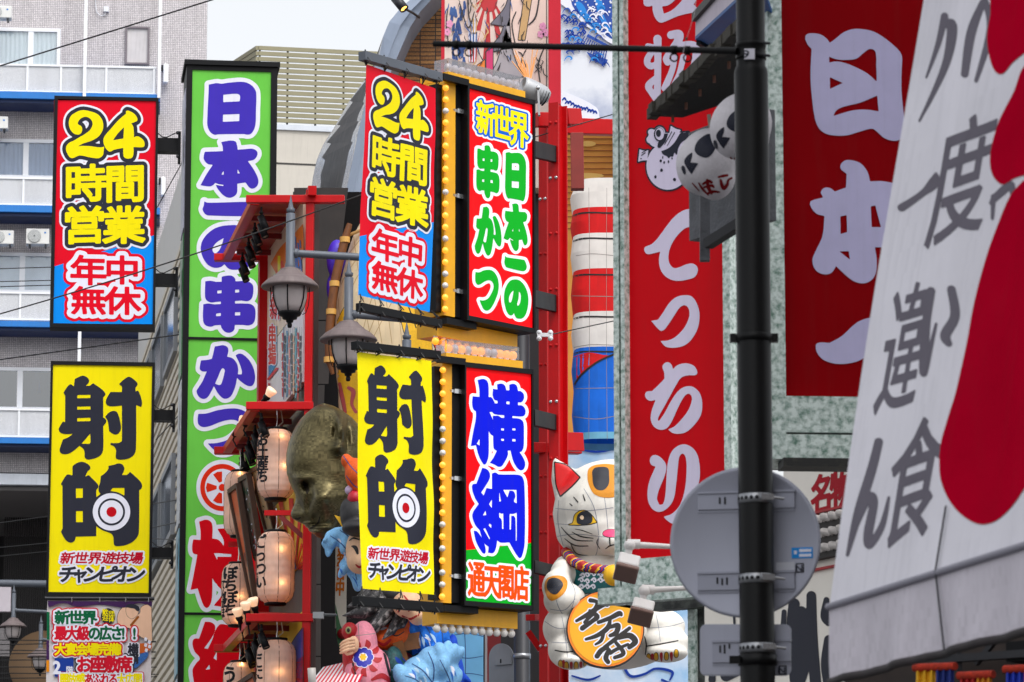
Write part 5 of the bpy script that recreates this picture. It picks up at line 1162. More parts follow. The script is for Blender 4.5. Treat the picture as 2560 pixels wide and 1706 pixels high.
mpoly('1192,165* 1212,150* 1212,200* 1192,205*', M('mural_orange', (230, 130, 40), .5), .03, 0, 2); mpoly('1216,130* 1232,120* 1232,190* 1216,195*', M('mural_magenta', (206, 50, 110), .5), .031, 0, 2)
for k in range(60):
    r_ = random.Random(k + 400); x = 1112 + r_.random() * 250; y = -20 + r_.random() * 220; n_ = r_.randint(2, 4); q = [(x, y, .5)]
    for j in range(n_): q.append((q[-1][0] + r_.uniform(-7, 7), q[-1][1] + r_.uniform(4, 12), r_.uniform(.8, 1.6)))
    q[-1] = (q[-1][0], q[-1][1], .4); f = Field(min(a[0] for a in q) - 4, min(a[1] for a in q) - 4, max(a[0] for a in q) + 4, max(a[1] for a in q) + 4, 1.1, 4).stroke(q); ink(mb, f, 0, (LINE, LINE, MTA, MBL)[k % 4] if x < 1282 else LINE, wb, .054 + k * .0002)
for (y, m) in ((60, MTA), (95, MBL), (130, MRD)):
    for k in range(6): f = Field(1168, y - 20, 1200, y + 40, 1.2, 3).poly([(1170 + k * 4, y - 14, True), (1173 + k * 4, y - 14, True), (1176 + k * 3, y + 26, True), (1173 + k * 3, y + 26, True)]); ink(mb, f, 0, m if k % 2 else SW, wb, .02 + k * .0004)
mb.build('figure_mural', mw)
# wave mural on a curved white sheet
mb = MB(); WM = VPlane(1402, 42.8, 1900, 42.8); wm_ = lambda x, y, o: WM.at(x, y, .02 + o)
mb.pbox(WM, 1402, -200, 1860, 306, -.05, .0, M('mural_grey_white', (222, 226, 234), .4, rgb2=(124, 140, 178), thr=(.42, .7), scale=1.0)); mb.build('wave_wall', mw)
mb = MB(); BL1 = M('mural_royal', (0, 66, 160), .5, var=.1); BL2 = M('mural_azure', (0, 128, 214), .5, var=.1); wn = (1402, -100, 1560, 310)
mpoly('1402,-60* 1560,-60* 1560,120* 1520,105 1490,80 1460,62 1440,40 1415,20 1402,10*', SW, .0, mapper=wm_, wn=wn)
mpoly('1420,-60* 1560,-60* 1560,110* 1530,98 1500,78 1478,56 1452,40 1432,16 1426,-10', BL1, .003, mapper=wm_, wn=wn)
for s in ('1440,5 1456,10 1472,40 1490,70 1482,70 1462,50 1448,30', '1488,-20 1504,0 1510,40 1530,80 1518,76 1500,48 1492,20'): mpoly(s, BL2, .006, mapper=wm_, wn=wn)
for k in range(70):
    r_ = random.Random(k + 3); x = 1430 + r_.random() * 105; y = -10 + r_.random() * 100
    if y < (x - 1420) * .95 + 6: f = Field(x - 5, y - 5, x + 5, y + 5, 1.0, 3).circ(x, y, r_.uniform(1.2, 3.6), r_.uniform(1, 3.2)); ink(mb, f, 0, SW, wm_, .009 + k * .00005)
for k in range(20):
    r_ = random.Random(k + 90); x = 1405 + r_.random() * 50; y = 40 + r_.random() * 90; f = Field(x - 14, y - 14, x + 14, y + 14, 1.0, 3).stroke([(x, y, 1.2), (x + 6, y - 5, 2), (x + 10, y + 1, 1.6), (x + 6, y + 5, 1)]); ink(mb, f, 0, PNV, wm_, .011 + k * .0001)
mpoly('1470,85* 1525,115* 1520,120* 1466,92*', BL1, .004, mapper=wm_, wn=wn)
for k in range(12): f = Field(1450, 80, 1540, 180, 1.1, 3).stroke([(1462 + k * 5, 92 + k * 3, 1.2), (1450 + k * 5.5, 112 + k * 4, 1.4)]); ink(mb, f, 0, PNV, wm_, .014 + k * .0002)
mpoly('1466,130* 1520,150* 1512,165* 1480,150*', BL1, .004, mapper=wm_, wn=wn)
mpoly('1402,225* 1490,268 1500,300 1500,306* 1402,306*', SW, .002, mapper=wm_, wn=wn)
for k in range(12):
    r_ = random.Random(k + 190); x = 1406 + k * 7; y = 250 + k * 3 + r_.random() * 8; f = Field(x - 14, y - 14, x + 14, y + 14, 1.0, 3).stroke([(x, y, 1.4), (x + 5, y - 5, 2.4), (x + 9, y, 1.6)]); ink(mb, f, 0, PNV, wm_, .008 + k * .0002)
for k in range(46):
    r_ = random.Random(k + 700); x = 1405 + r_.random() * 125; y = 20 + r_.random() * 150; sx = r_.choice((-1, 1)); w_ = r_.uniform(.6, 1.2)
    f = Field(x - 22, y - 18, x + 22, y + 18, 1.0, 3).stroke([(x - 10 * sx, y + 6, .5), (x - 4 * sx, y - 4 * w_, 1.5), (x + 4 * sx, y - 6 * w_, 2.2), (x + 9 * sx, y, 1.8), (x + 5 * sx, y + 4, .8)]); ink(mb, f, 0, (PNV, BL1, BL2)[k % 3] if y > (x - 1400) * .8 else (SW, BL2)[k % 2], wm_, .017 + k * .0002)
mb.build('wave_mural', mw)
mb = MB(); mb.pbox(VPlane(1370, 41, 1402, 41), 1371, -200, 1402, 262, -.2, 0, M('rose_red_post', (196, 34, 52), .4, spec=.25, var=.1)); mb.build('mural_post', mw, bevel=.006)
mb = MB(); mb.pbox(VPlane(1100, 42.9, 1110, 42.9), 1103, -200, 1111, 420, -.2, 0, M('rose_red_post', (196, 34, 52), .4)); mb.build('mural_post', mw)
# painted pine tree on the timber wall, clouds and writing on the sky wall
mb = MB(); wt = lambda x, y, o: WB.at(x, y, -.28 + o); wn = (1340, 320, 1560, 700)
for q in ('1378,640 1384,560 1392,500 1402,470 1398,540 1394,600 1390,660', ): mpoly(q, M('mural_dark_green', (46, 60, 36), .6), .012, mapper=wt, wn=wn)
for (x, y, r1, r2) in ((1386, 470, 12, 18), (1380, 540, 16, 40), (1392, 600, 14, 30), (1398, 520, 9, 16)): f = Field(x - 30, y - 60, x + 30, y + 60, 1.4, 3).circ(x, y, r1, r2); ink(mb, f, 0, M('mural_dark_green', (46, 60, 36), .6), wt, .014 + x * 1e-6)
for (x, y, w) in ((1470, 440, 40), (1500, 455, 40), (1388, 420, 14), (1470, 360, 20)): f = Field(x - 60, y - 20, x + 60, y + 20, 1.6, 3).circ(x, y, w, 7); ink(mb, f, 0, M('mural_cloud_gold', (236, 190, 100), .5), wt, .01)
mb.build('pine_mural', mw)
mb = MB(); ws = lambda x, y, o: WB.at(x, y, -.19 + o)
for (q, m) in (([(1834, 680, 6), (1844, 650, 6), (1850, 700, 5)], M('mural_violet', (96, 60, 130), .5)), ([(1828, 870, 6), (1842, 800, 8), (1850, 760, 4)], M('mural_violet', (96, 60, 130), .5))): f = Field(1815, 600, 1870, 1000, 1.5, 5).stroke(q); ink(mb, f, 0, m, ws, .01)
for y in (735, 895, 960, 1085):
    f = Field(1835, y - 30, 1860, y + 30, 1.5, 3).poly(rectpoly(1841, y - 16, 1860, y + 16)); ink(mb, f, 0, M('mural_yellow', (236, 176, 30), .5), ws, .012)
mb.build('side_mural', mw)
mb = MB(); wc = lambda x, y, o: WB.at(x, y, -.24 + o)
for q in ([(1555, 1655, 3), (1575, 1690, 3.5), (1610, 1686, 3), (1640, 1672, 3), (1680, 1680, 3.5), (1675, 1700, 2)], [(1655, 1700, 3), (1668, 1706, 3), (1690, 1716, 3)], [(1430, 1690, 2), (1470, 1700, 3), (1500, 1690, 2)], [(1440, 1120, 3), (1490, 1130, 3), (1540, 1122, 2)]):
    f = Field(min(a[0] for a in q) - 6, min(a[1] for a in q) - 6, max(a[0] for a in q) + 6, max(a[1] for a in q) + 6, 1.2, 4).stroke(q); ink(mb, f, 0, PNV, wc, .01)
mb.build('cloud_outline', mw)
# ================================================================ striped figure leg
t = thing('striped_float', P(1540, 1115, 41.3), 'giant stuffed leg with red and white stripes and blue foot, stretched cloth', 'float')
def ring(y, l, r, bulge):
    pts_ = []
    for k in range(28):
        a = 2 * math.pi * k / 28; ca, sa = math.cos(a), math.sin(a); pw = .55
        x = (l + r) / 2 + (r - l) / 2 * math.copysign(abs(ca) ** pw, ca); d = .42 * math.copysign(abs(sa) ** pw, sa)
        p = P(x, y, 41.6); pts_.append(Vector((p.x, 41.6 + d, p.z)))
    return pts_
CLW = paper('cloth_white', (242, 238, 232), .15, .12, 5); CLR = paper('cloth_red', (224, 2, 8), .12, .2, 4); CLB = paper('cloth_blue', (0, 110, 226), .15, .18, 3); CLC = paper('cloth_pale_blue', (120, 190, 220), .15)
bands = [(466, CLW, .02), (538, CLR, 0), (602, CLW, 0), (690, CLR, 0), (796, CLW, 0), (884, CLR, 0), (905, CLR, 0), (1100, CLB, 0), (1112, CLC, 0)]
rows = [466, 500, 538, 570, 602, 645, 690, 740, 796, 840, 884, 930, 980, 1040, 1095, 1112]
mats = [CLW, CLW, CLR, CLR, CLW, CLW, CLR, CLR, CLW, CLW, CLB, CLB, CLB, CLB, CLC]
mb = MB(); N = 28
R0 = [ring(y + (0 if y > 470 else 0), 1428 + (y - 466) * .008 - (3 if i % 2 else -2) + (10 if i in (0, 15) else 0), 1648 + (3 if i % 2 else -2) - (10 if i in (0, 15) else 0), 0) for i, y in enumerate(rows)]
for i in range(len(rows) - 1): mb.add(R0[i] + R0[i + 1], [(k, (k + 1) % N, N + (k + 1) % N, N + k) for k in range(N)], mats[i], True)
mb.add(R0[0], [tuple(range(N))], CLW); sv, sf_ = list(mb.v), list(mb.f); mb.build('leg', t)
mpl = onto(sv, sf_); mb = MB(); INKL = M('float_outline', (24, 20, 22), .6); HAIR = M('float_seam', (150, 140, 136), .7)
for y, dy in ((538, -12), (602, -12), (690, -6), (796, -8), (884, -10)):
    f = Field(1420, y - 30, 1660, y + 30, 1.2, 4).stroke([(1425, y + 6, 1.6), (1450, y + dy * .3, 2.2), (1480, y + dy * .5, 2), (1530, y + dy * .4, 2.0), (1660, y + dy * .4, 2.2)]); ink(mb, f, 0, INKL, mpl, .006)
f = Field(1420, 880, 1660, 980, 1.5, 4).poly(pts('1428,895* 1470,882 1532,888 1600,850 1660,840* 1660,860* 1536,886* 1490,905 1450,940 1430,975*')); ink(mb, f, 0, CLR, mpl, .005)
f = Field(1420, 840, 1660, 990, 1.2, 4).stroke([(1429, 978, 2), (1450, 942, 2.4), (1490, 908, 2.4), (1540, 884, 2.4), (1650, 840, 2.4)]); ink(mb, f, 0, INKL, mpl, .009); 
for q in ([(1472, 470, .5), (1474, 700, .6), (1472, 1100, .5)], [(1517, 470, .5), (1516, 800, .5), (1518, 1100, .6)], [(1440, 640, .7), (1480, 635, .8), (1540, 640, .7)], [(1430, 740, .7), (1540, 742, .8)], [(1430, 870, .7), (1480, 862, .8), (1540, 864, .7)], [(1430, 972, .7), (1540, 970, .8)], [(1432, 1042, .7), (1490, 1048, .8), (1540, 1040, .7)]):
    f = Field(1425, 460, 1660, 1110, 1.2, 3) if False else Field(min(a[0] for a in q) - 3, min(a[1] for a in q) - 3, max(a[0] for a in q) + 3, max(a[1] for a in q) + 3, .9, 3)
    f.stroke(q); ink(mb, f, 0, HAIR, mpl, .003)
mb.build('painted_line', t)
# ================================================================ big bronze face
def E(px, py, Y, rx, ry, rd, rot=None):
    s = S(Y); e = [P(px, py, Y), (rx * s, rd, ry * s)]
    if rot: e.append(rot)
    return tuple(e)
BRZ = M('aged_bronze', (72, 65, 40), .36, .7, rgb2=(118, 108, 74), thr=(.38, .66), scale=1.8, bump=.04, bscale=30)
t = thing('bronze_face', P(800, 1348, 41.8), 'huge bronze smiling face in profile, leaning over the lantern alley', 'sculpture')
Yh = 42.0
def ip(y, tab): return float(np.interp(y, [q[0] for q in tab], [q[1] for q in tab]))
prof = [(1009, 806), (1014, 792), (1022, 780), (1034, 765), (1048, 751), (1066, 739), (1086, 729), (1108, 721), (1134, 716), (1160, 715), (1184, 717), (1204, 723), (1222, 731), (1236, 738), (1248, 739), (1260, 736), (1272, 731), (1282, 727), (1290, 727), (1297, 731), (1303, 741), (1308, 753), (1313, 761), (1318, 764), (1322, 771), (1326, 771), (1331, 776), (1336, 784), (1341, 790), (1346, 800), (1351, 815)]
face = [(1009, 806), (1014, 792), (1022, 780), (1034, 765), (1048, 751), (1066, 739), (1086, 729), (1108, 721), (1134, 716), (1160, 715), (1184, 718), (1204, 726), (1240, 741), (1290, 760), (1310, 768), (1326, 777), (1341, 791), (1351, 815)]
rear = [(1009, 812), (1014, 832), (1024, 852), (1044, 880), (1070, 902), (1110, 918), (1180, 922), (1240, 902), (1275, 876), (1300, 858), (1325, 842), (1342, 828), (1351, 817)]
deep = [(1009, .02), (1014, .12), (1024, .19), (1044, .26), (1070, .32), (1110, .37), (1180, .39), (1240, .37), (1280, .32), (1310, .25), (1335, .15), (1351, .02)]
bumps = [(764, 1214, 9, 11, -.07), (752, 1196, 26, 9, .03), (806, 1246, 34, 30, .06), (788, 1300, 12, 16, -.03), (750, 1288, 13, 11, .06), (742, 1284, 8, 10, .02), (770, 1262, 6, 22, -.03), (800, 1318, 24, 5, .03), (788, 1330, 16, 5, .035), (778, 1236, 8, 26, -.035), (812, 1326, 22, 12, .03), (852, 1072, 17, 34, .09), (838, 1078, 6, 22, -.07), (846, 1120, 12, 14, .06), (868, 1090, 6, 36, -.05), (792, 1312, 16, 4, -.03), (742, 1292, 4, 4, -.04), (760, 1140, 34, 40, .02)]
vs = []; fs = []; NT = 96; ys = sorted(set(list(np.linspace(1009, 1351, 110))))
for y in ys:
    xf, xr, D, xp = ip(y, face), ip(y, rear), ip(y, deep), ip(y, prof); cx, a_ = (xf + xr) / 2, (xr - xf) / 2
    for k in range(NT):
        th = 2 * math.pi * k / NT; ct, st = math.cos(th), math.sin(th); px = cx + a_ * math.copysign(abs(ct) ** .92, ct); dp_ = -D * math.copysign(abs(st) ** .85, st)
        if ct < 0: px += (xp - xf) * math.exp(-(dp_ / (.075 if y < 1304 else .16)) ** 2)
        lat = sum(2.1 * A * math.exp(-((px - bx) / sx) ** 2 - ((y - by) / sy) ** 2) for bx, by, sx, sy, A in bumps) * min(1, abs(st) * 1.6)
        dp_ += lat * (-1 if dp_ < 0 else 1)
        vs.append(tuple(P(px, y, Yh + dp_)))
n_ = len(ys)
for j in range(n_ - 1):
    for k in range(NT): fs.append((j * NT + k, j * NT + (k + 1) % NT, (j + 1) * NT + (k + 1) % NT, (j + 1) * NT + k))
fs.append(tuple(range(NT))); fs.append(tuple(reversed(range((n_ - 1) * NT, n_ * NT))))
mb = MB(); mb.add(vs, fs, BRZ, True); mb.build('head', t)
mpb = onto(vs, fs); BDK = M('bronze_crease_shade', (36, 28, 14), .6, .4)  # dark colour painted for the shade in eye, nostril and mouth creases
mb = MB()
for q in ([(758, 1204, 1.5), (763, 1212, 5), (768, 1224, 5), (768, 1234, 2)], [(774, 1322, 1.2), (786, 1316, 2.4), (796, 1306, 2), (800, 1292, 1)], [(738, 1296, 1.5), (745, 1297, 2.6), (751, 1294, 1.5)]):
    f = Field(min(a[0] for a in q) - 8, min(a[1] for a in q) - 8, max(a[0] for a in q) + 8, max(a[1] for a in q) + 8, 1, 4).stroke(q); ink(mb, f, 0, BDK, mpb, .006, 2, True)
mb.build('eye_and_smile', t)

# ================================================================ tall cream cloth float with quilted lines
FY = 43.2
CRM = paper('float_cream', (236, 214, 176), .15, .14, 3); FYEL = M('float_yellow', (240, 186, 30), .6, var=.15); FRED = M('float_red', (206, 20, 26), .6, var=.15); FPNK = M('float_rose', (190, 84, 84), .6); FPUR = M('float_purple', (70, 40, 190), .5, var=.25)
t = thing('cloth_float', P(985, 1240, FY), 'tall cream cloth float with yellow lettered band, brown rope edge and purple ball', 'float')
vs, fs = blob([E(985, 850, FY, 150, 370, .7), E(965, 1000, FY, 120, 250, .55)], .05, 4)
mb = MB(); mb.add(vs, fs, CRM, True); mb.build('body', t); mpc = onto(vs, fs); mb = MB()
def fst(q, m, o=.004, run=3, mapper=None, target=None):
    f = Field(min(a[0] for a in q) - 10, min(a[1] for a in q) - 10, max(a[0] for a in q) + 10, max(a[1] for a in q) + 10, 1.2, 4).stroke(q); ink(target or mb, f, 0, m, mapper or mpc, o, run, True)
def fpo(s, m, o=.004, ln=0.0, mapper=None, target=None, run=3, cell=1.4, holes=()):
    p = pts(s); f = Field(min(a[0] for a in p), min(a[1] for a in p), max(a[0] for a in p), max(a[1] for a in p), cell, 6).poly(p, [pts(h) for h in holes])
    if ln: ink(target or mb, f, ln, INKL, mapper or mpc, o - .002, run, True)
    ink(target or mb, f, 0, m, mapper or mpc, o, run, True)
fpo('836,830 850,790 866,760* 880,830 895,930 905,1010 915,1110* 880,1110 862,1040 846,960', FYEL, .004, 1.6)
fpo('1000,760 1030,700 1060,640* 1075,640* 1080,900* 1050,900 1020,860', FYEL, .005, 1.6)
fpo('1060,720* 1085,760* 1060,800* 1100,900* 1110,700*', FRED, .006, 2)
for (q) in ([(848, 850, 5), (856, 830, 7), (860, 850, 6), (852, 870, 4)], [(850, 960, 4), (858, 1000, 5), (864, 1030, 4)], [(872, 970, 4), (884, 980, 6), (880, 1010, 4), (890, 1030, 4)], [(868, 880, 4), (874, 920, 4)]): fst(q, FPNK, .008)
for k in range(7):
    fst([(880 + k * 36, 560, .8), (900 + k * 30, 700, .9), (930 + k * 25, 860, .8)], M('float_seam2', (190, 156, 110), .7), .003); fst([(1080 - k * 30, 600, .8), (1000 - k * 30, 720, .9), (930 - k * 14, 850, .8)], M('float_seam2', (190, 156, 110), .7), .0035)
fst([(985, 600, 1.4), (1000, 700, 1.8), (1040, 820, 1.4)], INKL, .006); fst([(862, 760, 1.2), (884, 850, 1.6), (905, 980, 1.4)], INKL, .006)
mb.build('painted_band', t)
mb = MB(); ROP = M('rope_brown', (112, 64, 24), .6, var=.35, scale=9)
rp = [P(x, y, FY - .35) for x, y in ((874, 560), (862, 600), (848, 655), (836, 710), (828, 780), (822, 850), (822, 900), (832, 936))]
mb.tube(rp, [.03, .045, .05, .05, .048, .045, .04, .02], ROP, 12)
for k in (1, 3, 4, 6): mb.tube([rp[k] + Vector((0, 0, .03)), rp[k] + Vector((0, 0, -.03))], .056, M('rope_band', (210, 160, 80), .6), 12)
mb.build('rope_edge', t)
mb = MB(); vs2, fs2 = blob([E(842, 650, FY - .1, 26, 52, .14), E(828, 720, FY - .05, 12, 34, .08)], .015, 3); mb.add(vs2, fs2, FPUR, True); mb.build('purple_ball', t)
mb = MB(); mb.tube([P(848, 612, FY - .25), P(868, 590, FY - .3), P(905, 575, FY - .35), P(915, 560, FY - .4)], [.012, .02, .02, .012], M('bamboo_tan', (196, 150, 90), .6, var=.2), 8); mb.build('cane', t)

# ================================================================ painted parade figures under the banners
CB1 = paper('wave_blue_cloth', (24, 124, 236), .12, .3, 4); CB2 = paper('wave_pale_cloth', (140, 200, 246), .15, .25, 4); CB3 = paper('wave_deep_cloth', (12, 82, 216), .12, .3, 4)
SKN = paper('float_skin', (240, 196, 160), .15, .1, 4); ORG = paper('float_orange', (232, 96, 24), .15, .25, 4); HAR = M('float_black_hair', (34, 33, 36), .6, var=.5, scale=12); PNK = paper('float_pink', (240, 150, 170), .15, .2, 3); RDC = M('float_crimson', (176, 20, 30), .55, var=.3, scale=5)
def wave(name, ells, label, cols, voxel=.03, seams=()):
    t = thing(name, ells[0][0], label, 'float')
    if name == 'wave_float':
        r_ = random.Random(label); ex = []
        for e in ells:
            for _ in range(5):
                a = r_.uniform(0, 6.28); q = r_.uniform(.55, .95); R3 = e[1]; sz = r_.uniform(.3, .48)
                ex.append((e[0] + Vector((R3[0] * q * math.cos(a), -R3[1] * r_.uniform(.2, .8), R3[2] * q * math.sin(a))), (R3[0] * sz, R3[1] * sz, R3[2] * sz * 1.5), (0, r_.uniform(-50, 50), 0)))
        ells = ells + ex; voxel *= .75
    vs, fs = blob(ells, voxel, 3); t.location = Vector((t.location.x, t.location.y, min(v[2] for v in vs)))
    m = MB(); m.add(vs, fs, cols, True); m.build('body', t); mp_ = onto(vs, fs); m = MB()
    for q in seams: fst(q, M('wave_seam', (30, 70, 130), .6), .003, 3, mp_, m)
    if name == 'wave_float' and seams:
        xs = [q[i][0] for q in seams for i in range(len(q))]; ys = [q[i][1] for q in seams for i in range(len(q))]
        for k in range(14):
            r_ = random.Random(k * 7 + len(label)); x = r_.uniform(min(xs), max(xs)); y = r_.uniform(min(ys), max(ys)); dx, dy = r_.uniform(5, 16), r_.uniform(8, 26)
            fst([(x, y, .6), (x + dx * .6, y + dy * .4, r_.uniform(1.5, 4)), (x + dx, y + dy, .6)], (SW, M('wave_highlight', (190, 222, 246), .6), M('wave_mid', (40, 110, 200), .6))[k % 3], .0045 + k * .0003, 3, mp_, m)  # white and pale strokes are highlights painted onto the wave
    if m.v: m.build('painted_stroke', t)
    return t, vs, fs, mp_
wave('wave_float', [E(872, 1350, 41.4, 30, 34, .2), E(850, 1340, 41.4, 30, 22, .16), E(826, 1352, 41.4, 16, 26, .12), E(820, 1376, 41.4, 8, 18, .07), E(884, 1400, 41.5, 24, 50, .18), E(894, 1440, 41.5, 16, 40, .14)], 'pale blue curling cloth wave left of the yellow banner', CB2, .02, ([(826, 1340, 1), (856, 1362, 1.4), (880, 1400, 1.2), (892, 1450, 1)], [(850, 1326, 1), (876, 1346, 1.2), (900, 1380, 1)]))
wave('wave_float', [E(870, 1110, 42.9, 30, 30, .2), E(862, 1180, 42.9, 20, 34, .16), E(890, 1130, 42.9, 30, 50, .2)], 'pale blue cloth wave beside the ear of the bronze face', CB2, .025)
tt, vs, fs, mp_ = wave('peach_float', [E(888, 1185, 41.0, 26, 40, .16), E(866, 1152, 41.0, 14, 18, .09), E(895, 1215, 41.0, 16, 22, .12)], 'orange cloth peach shape left of the yellow banner', ORG, .02, ([(858, 1140, 1), (880, 1170, 1.2), (902, 1190, 1)], [(866, 1190, 1), (886, 1215, 1.2), (902, 1220, 1)]))
# doll head half hidden by the yellow banner
t = thing('doll_float', P(900, 1430, 41.1), 'painted doll figure with black cap and red flower headband, half hidden by the yellow banner', 'float')
vs, fs = blob([E(908, 1376, 41.2, 44, 60, .25), E(900, 1402, 41.1, 34, 34, .2)], .02, 4); mb = MB(); mb.add(vs, fs, SKN, True); mb.build('face', t); mpd = onto(vs, fs)
mb = MB(); fst([(880, 1366, 1.5), (889, 1370, 5), (894, 1384, 3)], INKL, .006, 3, mpd); fst([(874, 1352, 1.2), (884, 1346, 2.2), (898, 1350, 1.5)], INKL, .006, 3, mpd); fst([(890, 1412, 1.5), (898, 1418, 3), (906, 1414, 2)], RDC, .006, 3, mpd); mb.build('eye', t)
mb = MB(); v2, f2 = blob([E(892, 1290, 41.05, 42, 48, .22), E(872, 1275, 41.05, 22, 30, .16), E(900, 1322, 40.95, 46, 20, .26)], .02, 3); mb.add(v2, f2, HAR, True); mb.build('cap', t)
mb = MB(); v2, f2 = blob([E(888, 1248, 41.0, 20, 24, .13)], .015, 2); mb.add(v2, f2, M('headband_red', (170, 10, 36), .5, rgb2=(226, 60, 80), thr=(.6, .66), scale=22), True); mb.ball(P(874, 1226, 41.0), .05, M('bud_lilac', (190, 170, 200), .6)); mb.build('headband', t)
mb = MB(); mb.prism([P(836, 1288, 41.1), P(850, 1292, 41.1), P(862, 1318, 41.1), P(858, 1322, 41.1)], (0, .04, 0), FYEL); mb.build('fan_tip', t)
# upright board with orange characters
t = thing('wooden_banner_board', P(852, 1560, 44.5), 'tall narrow white board with orange characters beside the grey arch foot', 'sign')
ub = VPlane(838, 44.5, 868, 44.5); mb = MB(); mb.pbox(ub, 838, 1365, 866, 1570, -.05, 0, M('board_white', (222, 214, 200), .5, var=.1)); mb.build('board', t)
mb = MB(); f = Field(840, 1370, 862, 1520, 1, 3).text('発百中', 842, 1372, 862, 1490, bold=1.2, vert=True, skx=.05); ink(mb, f, 0, M('print_amber', (206, 110, 24), .4), lambda x, y, o: ub.at(x, y, o), .006); mb.build('lettering', t)
mb = MB(); mb.prism([P(a, b_, 44.45) for a, b_ in ((838, 1510), (850, 1560), (866, 1600), (872, 1640), (858, 1650), (842, 1600))], (0, .05, 0), M('board_green', (60, 110, 70), .5)); mb.ball(P(856, 1585, 44.4), .06, RDC); mb.build('crest', t)
# spiky haired demon with orange face
t = thing('demon_float', P(950, 1620, 42.0), 'black spiky haired orange faced parade figure under the yellow banner', 'float')
vs, fs = blob([E(985, 1590, 42.1, 44, 40, .24), E(958, 1600, 42.0, 26, 26, .14), E(1000, 1565, 42.1, 30, 30, .2)], .018, 3); mb = MB(); mb.add(vs, fs, ORG, True); mb.build('face', t); mpf = onto(vs, fs); mb = MB()
for q, m in (([(940, 1560, 3), (952, 1572, 4), (966, 1570, 2)], SW), ([(948, 1566, 1.5), (954, 1570, 2)], INKL), ([(944, 1604, 2), (960, 1612, 4), (976, 1600, 3)], RDC), ([(970, 1580, 1), (990, 1590, 1.5), (1010, 1580, 1)], INKL), ([(962, 1546, 1.4), (984, 1556, 2), (1004, 1550, 1)], INKL)): fst(q, m, .004 if m != INKL else .006, 3, mpf)
mb.build('painted_face', t)
rnd2 = random.Random(4)
for (bx, by, tx, ty, w) in ((960, 1500, 856, 1540, 20), (980, 1515, 892, 1600, 18), (950, 1490, 880, 1510, 20), (985, 1530, 930, 1565, 12), (1005, 1530, 955, 1600, 13), (930, 1495, 870, 1548, 14), (975, 1525, 905, 1575, 14), (955, 1615, 900, 1630, 12), (990, 1640, 925, 1650, 14), (1020, 1525, 990, 1575, 12), (1000, 1645, 950, 1670, 12), (920, 1480, 866, 1518, 14)):
    Y = 41.9 + rnd2.uniform(-.1, .15); A = P(bx, by, Y + .1); B = P(tx, ty, Y - .05); mid_ = A.lerp(B, .55) + Vector((0, -.02, -.05)); s = S(Y); mb = MB()
    mb.tube([A, A.lerp(mid_, .5), mid_, mid_.lerp(B, .5) + Vector((0, 0, .005)), B], [w * s, w * s * 1.05, w * s * .85, w * s * .45, .004], M('spike_hair', (36, 35, 38), .6, rgb2=(168, 164, 164), thr=(.5, .72), scale=11), 9); mb.build('hair_spike', t)
mb = MB(); vs3, fs3 = blob([E(975, 1492, 42.3, 50, 36, .25), E(1010, 1505, 42.3, 36, 30, .2)], .025, 2); mb.add(vs3, fs3, HAR, True); mb.build('hair', t)
# pale bald head with red lines, robe of flowers, wooden beam
tt, vs, fs, mp_ = wave('bald_head_float', [E(1020, 1512, 41.75, 40, 34, .22), E(1044, 1540, 41.75, 24, 24, .18)], 'pale pink painted head with red lines behind the lower banner pole', SKN, .025); mb = MB()
for q in ([(988, 1500, 2), (1000, 1515, 3), (996, 1530, 2)], [(1010, 1490, 1.6), (1024, 1510, 3), (1022, 1528, 2)], [(1006, 1540, 2), (1024, 1548, 3), (1042, 1540, 2)], [(1040, 1505, 1.2), (1050, 1520, 2), (1046, 1540, 1.2)]): fst(q, RDC, .004, 3, mp_)
mb.build('painted_line', tt)
tt, vs, fs, mp_ = wave('robe_float', [E(1015, 1625, 42.6, 60, 50, .25), E(1005, 1690, 42.0, 40, 40, .2), E(984, 1665, 41.9, 26, 50, .18)], 'dark teal robe with yellow and blue leaves behind the wooden beam', M('robe_teal', (24, 66, 70), .6, rgb2=(40, 100, 100), scale=5), .03); mb = MB()
for k in range(12):
    r_ = random.Random(k); x = 970 + r_.random() * 80; y = 1590 + r_.random() * 100; fst([(x, y, 2), (x + r_.uniform(4, 12), y + 8, 5), (x + r_.uniform(10, 20), y + 16, 2)], (FYEL, CB2, RDC, PNV)[k % 4], .004 + k * .0004, 3, mp_)
mb.build('leaf_print', tt)
t = thing('wooden_beam', P(1020, 1680, 42.2), 'brown wooden beam and post between the demon figure and the blue waves', 'beam'); WD = M('float_wood', (130, 78, 30), .6, var=.4, scale=7, streak=.3)
mb = MB(); mb.beam(P(990, 1612, 42.0), P(1066, 1598, 42.1), .14, .17, WD); mb.build('crosspiece', t); mb = MB(); mb.beam(P(994, 1606, 41.95), P(1030, 1720, 41.95), .11, .1, WD, up=(0, 1, 0)); mb.build('upright', t)
